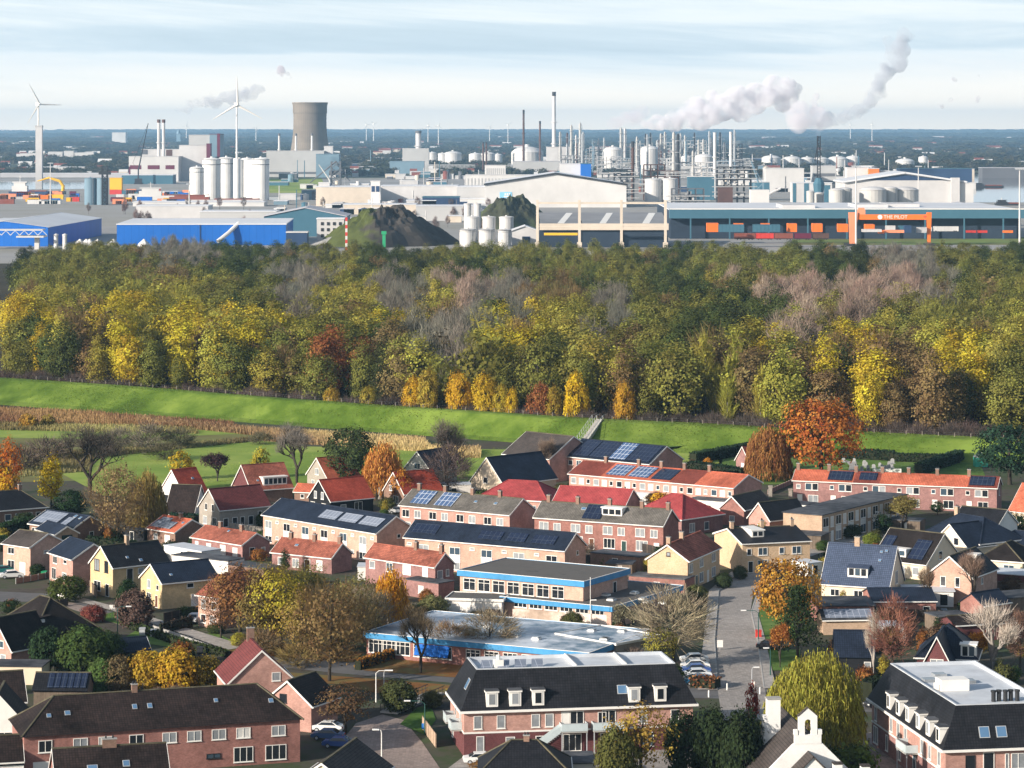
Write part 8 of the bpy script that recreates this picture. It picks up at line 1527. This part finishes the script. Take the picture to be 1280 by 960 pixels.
car(410, 925, -12, (.08, .14, .28), 'bluegrey', 'blue-grey car, rear one of two under the dark tree at the bottom'); car(424, 935, -12, (.05, .10, .22), 'blue', 'dark blue car, front one of two under the dark tree at the bottom'); car(600, 955, 5, (.80, .80, .79), 'white', 'white car in the courtyard at the bottom centre'); car(1098, 885, 30, (.03, .03, .035), 'black', 'black car on the side street right of the willow'); car(410, 915, -12, (.8, .8, .79), 'white', 'white car behind the blue-grey one at the bottom'); car(984, 640, 8, (.5, .52, .55), 'grey', 'grey car by the orange-roofed terrace'); car(497, 642, 8, (.80, .80, .79), 'white', 'white car parked before the brown house with dark red roof')
def lamp(px, base, top, arm, label, m=STEEL):
    g = G(px, base); h = zat(top, g.y); r = thing('street_lamp', label, 'street lamp', g); b = MB(); b.tube([(0, 0, 0), (0, 0, 1.2), (0, 0, h - .4), (arm * .25, 0, h - .05), (arm, 0, h)], [.11, .09, .06, .05, .045], 8); b.obj('pole', m, r)
    b = MB(); sg = 1 if arm > 0 else -1; b.box(min(arm - .1 * sg, arm + .75 * sg), max(arm - .1 * sg, arm + .75 * sg), -.14, .14, h - .06, h + .08); b.obj('lamp_head', mat('lamp_shade_white', (.75, .75, .74), .4, .03), r)
DG_ = mat('lamp_post_green', (.03, .09, .08), .5, .1)
lamp(147, 801, 758, 1.4, 'green curved street lamp on the lane, left', DG_); lamp(470, 878, 838, 1.6, 'white street lamp at the road bend by the footbridge', WHITE); lamp(531, 918, 876, -2.0, 'street lamp leaning over the path left of the apartment block', DG_); lamp(477, 975, 912, -.4, 'slim white street lamp on the driveway at the bottom', WHITE); lamp(948, 800, 763, -2.0, 'street lamp with long pale arm over the street', DG_); lamp(963, 845, 810, -.3, 'short green street lamp on the street lawn', DG_); lamp(62, 742, 723, 1.2, 'small street lamp behind the black-thatched house', DG_); lamp(940, 868, 834, .3, 'street lamp at the street end near the red young tree', STEEL); lamp(1101, 665, 640, -.4, 'street lamp by the flat-roofed row', DG_); lamp(738, 790, 750, .2, 'thin white lamp post at the school wing', WHITE); lamp(480, 858, 838, .2, 'short lamp at the leaf-strewn verge', STEEL)
def sign(px, base, top, w, h, m, label, panel=None):
    g = G(px, base); z = zat(top, g.y); r = thing('sign', label, 'sign', g); b = MB(); b.tube([(0, 0, 0), (0, 0, z)], [.04, .04], 6); b.obj('post', STEEL, r); b = MB(); b.box(-w / 2, w / 2, -.07, -.045, z - h, z); b.obj('panel', m, r)
BLS = mat('blue_sign', (.03, .18, .55), .4, .03); TQ = mat('turquoise_sign', (.05, .55, .55), .4, .03)
sign(900, 813, 800, .9, 1.1, WHITE, 'white and blue sign board on the pavement by the parked cars'); sign(140, 775, 756, .8, .7, WHITE, 'white estate board over turquoise on the lane lawn'); sign(96, 752, 741, .8, .8, WHITE, 'small white sign at the lane wall'); sign(531, 915, 904, .8, .8, BLS, 'blue square sign beside the path left of the apartment block')
for i, (px, bs) in enumerate(((508, 862), (492, 866), (886, 872), (909, 863), (943, 861), (950, 868))):
    b = MB(); b.lathe([(.12, 0), (.11, .95), (.03, 1.05)], 10); o = b.obj('bollard', WHITE, loc=G(px, bs)); tag(o, f'white bollard at the road edge, {ordinal(i+1)} from the left', 'bollard', 'white bollards')
# footbridge
a_, b_ = G(486, 893), G(545, 868); d = (b_ - a_); L = d.length; r = thing('footbridge', 'small footbridge with dark railings between the road and the driveway', 'footbridge', a_, math.atan2(d.y, d.x)); b = MB(); b.box(0, L, -1.3, 1.3, .1, .35); b.obj('deck', GREY, r)
for y in (-1.3, 1.3):
    b = MB(); b.box(0, L, y - .04, y + .04, 1.3, 1.38); b.box(0, L, y - .03, y + .03, .85, .9)
    for k in range(int(L / 1.2) + 1): b.box(k * 1.2, k * 1.2 + .08, y - .04, y + .04, .35, 1.3)
    b.obj('railing', mat('railing_brown', (.07, .055, .05), .7, .1), r)
# dike stairs
ct_ = crest_at(xat(762, 655)); f0 = Vector((ct_.x - 6.2, ct_.y - 19, .1)); r = thing('dike_stairs', 'pale concrete stairs with railings climbing the grass dike', 'stairs', f0); d = ct_ - f0; d.z = 0; r.rotation_euler.z = math.atan2(d.y, d.x) ; L = d.length; H_ = ct_.z
b = MB(); n = 34
for k in range(n): b.box(L * k / n, L * (k + 1) / n + .05, -.8, .8, -.6 + H_ * k / n, .25 + H_ * (k + 1) / n)
b.obj('steps', GREY, r)
for y in (-.85, .85, 2.0):
    b = MB(); b.tube([(0, y, 1.2), (L, y, H_ + 1.2), (L + 4, y, H_ + 1.2)], [.05] * 3, 6)
    for k in range(12): f = k / 11; b.box(L * f - .04, L * f + .04, y - .04, y + .04, H_ * f, H_ * f + 1.2)
    b.obj('railing', STEEL, r)
fl = thing('dike_fence', 'line of wooden fence posts along the crest of the dike', 'fence', CREST[0]); pm = MB(); pm.box(-.06, .06, -.06, .06, -.1, 1.0); pm = pm.mesh('post', mat('fence_wood', (.30, .26, .22), .9, .2)); o0 = CREST[0]
xs = np.linspace(-140, 172, 84)
for x in xs: p = crest_at(x); link('post', pm, fl, (p.x - o0.x, p.y + 2.5 - o0.y, p.z - o0.z))
b = MB()
for z in (.5, 1.0): b.tube([(crest_at(x) + Vector((0, 2.5, z)) - o0) for x in xs], [.006] * len(xs), 3)
b.obj('wire', STEEL, fl)
# gravestones
gr = random.Random(2)
for i in range(16):
    px, bs = gr.uniform(1052, 1118), gr.uniform(577, 590); w = gr.uniform(.6, 1.0); h = gr.uniform(.8, 1.3); b = MB(); b.box(-w / 2, w / 2, -.1, .1, 0, h * .75); b.quad((-w / 2, -.1, h * .75), (w / 2, -.1, h * .75), (w * .3, -.1, h), (-w * .3, -.1, h)); b.quad((-w * .3, -.1, h), (w * .3, -.1, h), (w * .3, .1, h), (-w * .3, .1, h)); b.box(-w / 2 - .1, w / 2 + .1, -1.6, .12, -.02, .12); o = b.obj('gravestone', mat('gravestone', (.34, .34, .34), .7, .35, 2), loc=G(px, bs)); tag(o, f'pale gravestone on the lawn below the dike, {ordinal(i+1)} of the scattered stones', 'gravestone', 'gravestones below the dike')
wl = MB(); wl.box(0, 6.5, -.1, .1, 0, 2.2); o = wl.obj('white_wall', WHITE, loc=G(1091, 598)); tag(o, 'short white garden wall behind the orange-roofed terrace', 'wall')
b = MB(); b.box(0, 3, 0, 3, 0, 2.2); b.quad((0, 0, 2.2), (3, 0, 2.2), (1.5, 0, 3.4), m=1); b.slab([(0, -.1, 2.2), (1.5, -.1, 3.4), (1.5, 3.1, 3.4), (0, 3.1, 2.2)][::-1], .08, m=1); b.slab([(3, 3.1, 2.2), (1.5, 3.1, 3.4), (1.5, -.1, 3.4), (3, -.1, 2.2)][::-1], .08, m=1); o = b.obj('greenhouse', [mat('green_hut', (.04, .30, .22), .6, .1), CURT], loc=G(1219, 584)); tag(o, 'small green hut with pale roof on the allotments at right', 'hut')
# pavement edge: kerb stones along the street
for pts in ([(897, 862), (893, 800), (898, 740), (922, 716)], [(955, 860), (947, 800), (939, 766), (946, 744), (960, 727)]):
    b = MB(); P = [G(*p) for p in pts]
    for p, q in zip(P, P[1:]):
        d = (q - p).normalized(); n = Vector((-d.y, d.x, 0)) * .09; h = Vector((0, 0, .19)); k = [p - n, q - n, q + n, p + n]; t = [x + h for x in k]
        b.quad(*t)
        for i in range(4): j = (i + 1) % 4; b.quad(k[i], k[j], t[j], t[i])
    o = b.obj('kerb', KERB); o['kind'] = 'structure'
# garden walls and board fences
def fence(pts, h, m, label, t=.08, step=1.9, name='garden_fence', cat='fence'):
    P = [G(*p) for p in pts]; r = thing(name, label, cat, P[0]); b = MB(); c = MB()
    for p, q in zip(P, P[1:]):
        d = q - p; L = d.length; d.normalize(); nrm = Vector((-d.y, d.x, 0)) * t / 2; a = p - P[0]; e = q - P[0]; hh = Vector((0, 0, h)); k = [a - nrm, e - nrm, e + nrm, a + nrm]; tt = [x + hh for x in k]
        for i in range(4): j = (i + 1) % 4; b.quad(k[i], k[j], tt[j], tt[i])
        b.quad(*tt)
        for i in range(int(L / step) + 1): s = a + d * min(L, i * step); c.box(s.x - .06, s.x + .06, s.y - .06 - t, s.y + .06 + t, 0, h + .08)
    b.obj('panel', m, r); c.obj('posts', GREY if t > .1 else B['timber'], r); return r
DW = mat('dark_fence_wood', (.06, .05, .045), .9, .25, 1, 'plank'); GWD = B['timber']
FN = [([(205, 781), (248, 772)], 1.9, DW, 'dark board fence along the lower yellow house'), ([(121, 748), (112, 738)], 1.8, GWD, 'grey board fence beside the tall yellow house'), ([(20, 730), (62, 722)], 1.0, B['brown'], 'low brick wall in front of the peach house'), ([(92, 752), (62, 742)], .9, B['white'], 'low white-topped wall along the lane'), ([(192, 788), (235, 803), (285, 821)], .8, GREY, 'low grey garden wall along the footpath'), ([(345, 668), (330, 664)], 1.8, GWD, 'grey board fence right of the faded red row'), ([(286, 664), (345, 672)], 1.7, B['greyb'], 'grey screen with white posts behind the faded red row'), ([(795, 690), (830, 698)], 1.9, DW, 'dark fence behind the rust-orange corner pair'), ([(668, 696), (740, 704)], 1.8, DW, 'dark garden fence behind the boxy-dormer terrace'), ([(985, 672), (1025, 674)], 1.9, GWD, 'grey boarded gate fence under the carport'), ([(1170, 690), (1230, 698)], 1.9, DW, 'dark fence between villa and salmon house'), ([(1240, 740), (1300, 746)], 2.0, GWD, 'grey board fence by the pergola'), ([(1100, 775), (1180, 778)], 1.9, DW, 'dark fence right of the pale solar shed'), ([(960, 618), (992, 604)], 1.0, B['red'], 'low brick wall left of the orange-roofed terrace'), ([(528, 912), (545, 935)], 1.8, B['tan'], 'tan board fence left of the apartment block'), ([(590, 640), (660, 652)], 1.8, DW, 'dark fence between the two grey-roofed terraces'), ([(20, 768), (85, 757)], 1.2, DW, 'dark fence behind the black-thatched house'), ([(700, 626), (780, 640)], 1.8, GWD, 'grey fence before the crimson roofs'), ([(880, 688), (905, 700)], 1.6, GWD, 'grey fence between the two corner pairs'), ([(440, 745), (470, 750)], 1.8, GWD, 'grey fence left of the two-storey rust-roofed house')]
for p, h, m, lb in FN: fence(p, h, m, lb, .25 if m in (GREY, B['white'], B['brown'], B['red'], B['greyb']) else .08)
for i, (px, bs) in enumerate(((988, 626), (963, 622), (1015, 612))):
    b = MB(); b.box(-.35, .35, -.35, .35, 0, 2.4); b.box(-.45, .45, -.45, .45, 2.402, 2.6); o = b.obj('gate_pillar', [B['greyb']], loc=G(px, bs)); tag(o, f'grey gate pillar at the cemetery entrance, {ordinal(i+1)} of three', 'pillar', 'cemetery gate pillars')
for i, (px, bs, m) in enumerate(((948, 797, I_['red']), (178, 794, STEEL), (192, 796, STEEL), (250, 818, DARKM), (55, 722, I_['green']), (1180, 770, I_['teal']), (780, 745, DARKM), (640, 955, DARKM))):
    b = MB(); b.box(-.45, .45, -.4, .4, 0, 1.05); b.slab([(-.5, -.46, 1.06), (.5, -.46, 1.06), (.5, .44, 1.2), (-.5, .44, 1.2)], .07); o = b.obj('wheelie_bin', m, loc=G(px, bs)); tag(o, f'{("red", "grey", "grey", "black", "green", "teal", "black", "black")[i]} waste bin, {("on the lawn right of the street", "at the lane wall, left one", "at the lane wall, right one", "by the low wall near the lane corner", "at the lane before the peach house", "by the salmon house shed", "at the school wing", "in the bottom courtyard")[i]}', 'bin')
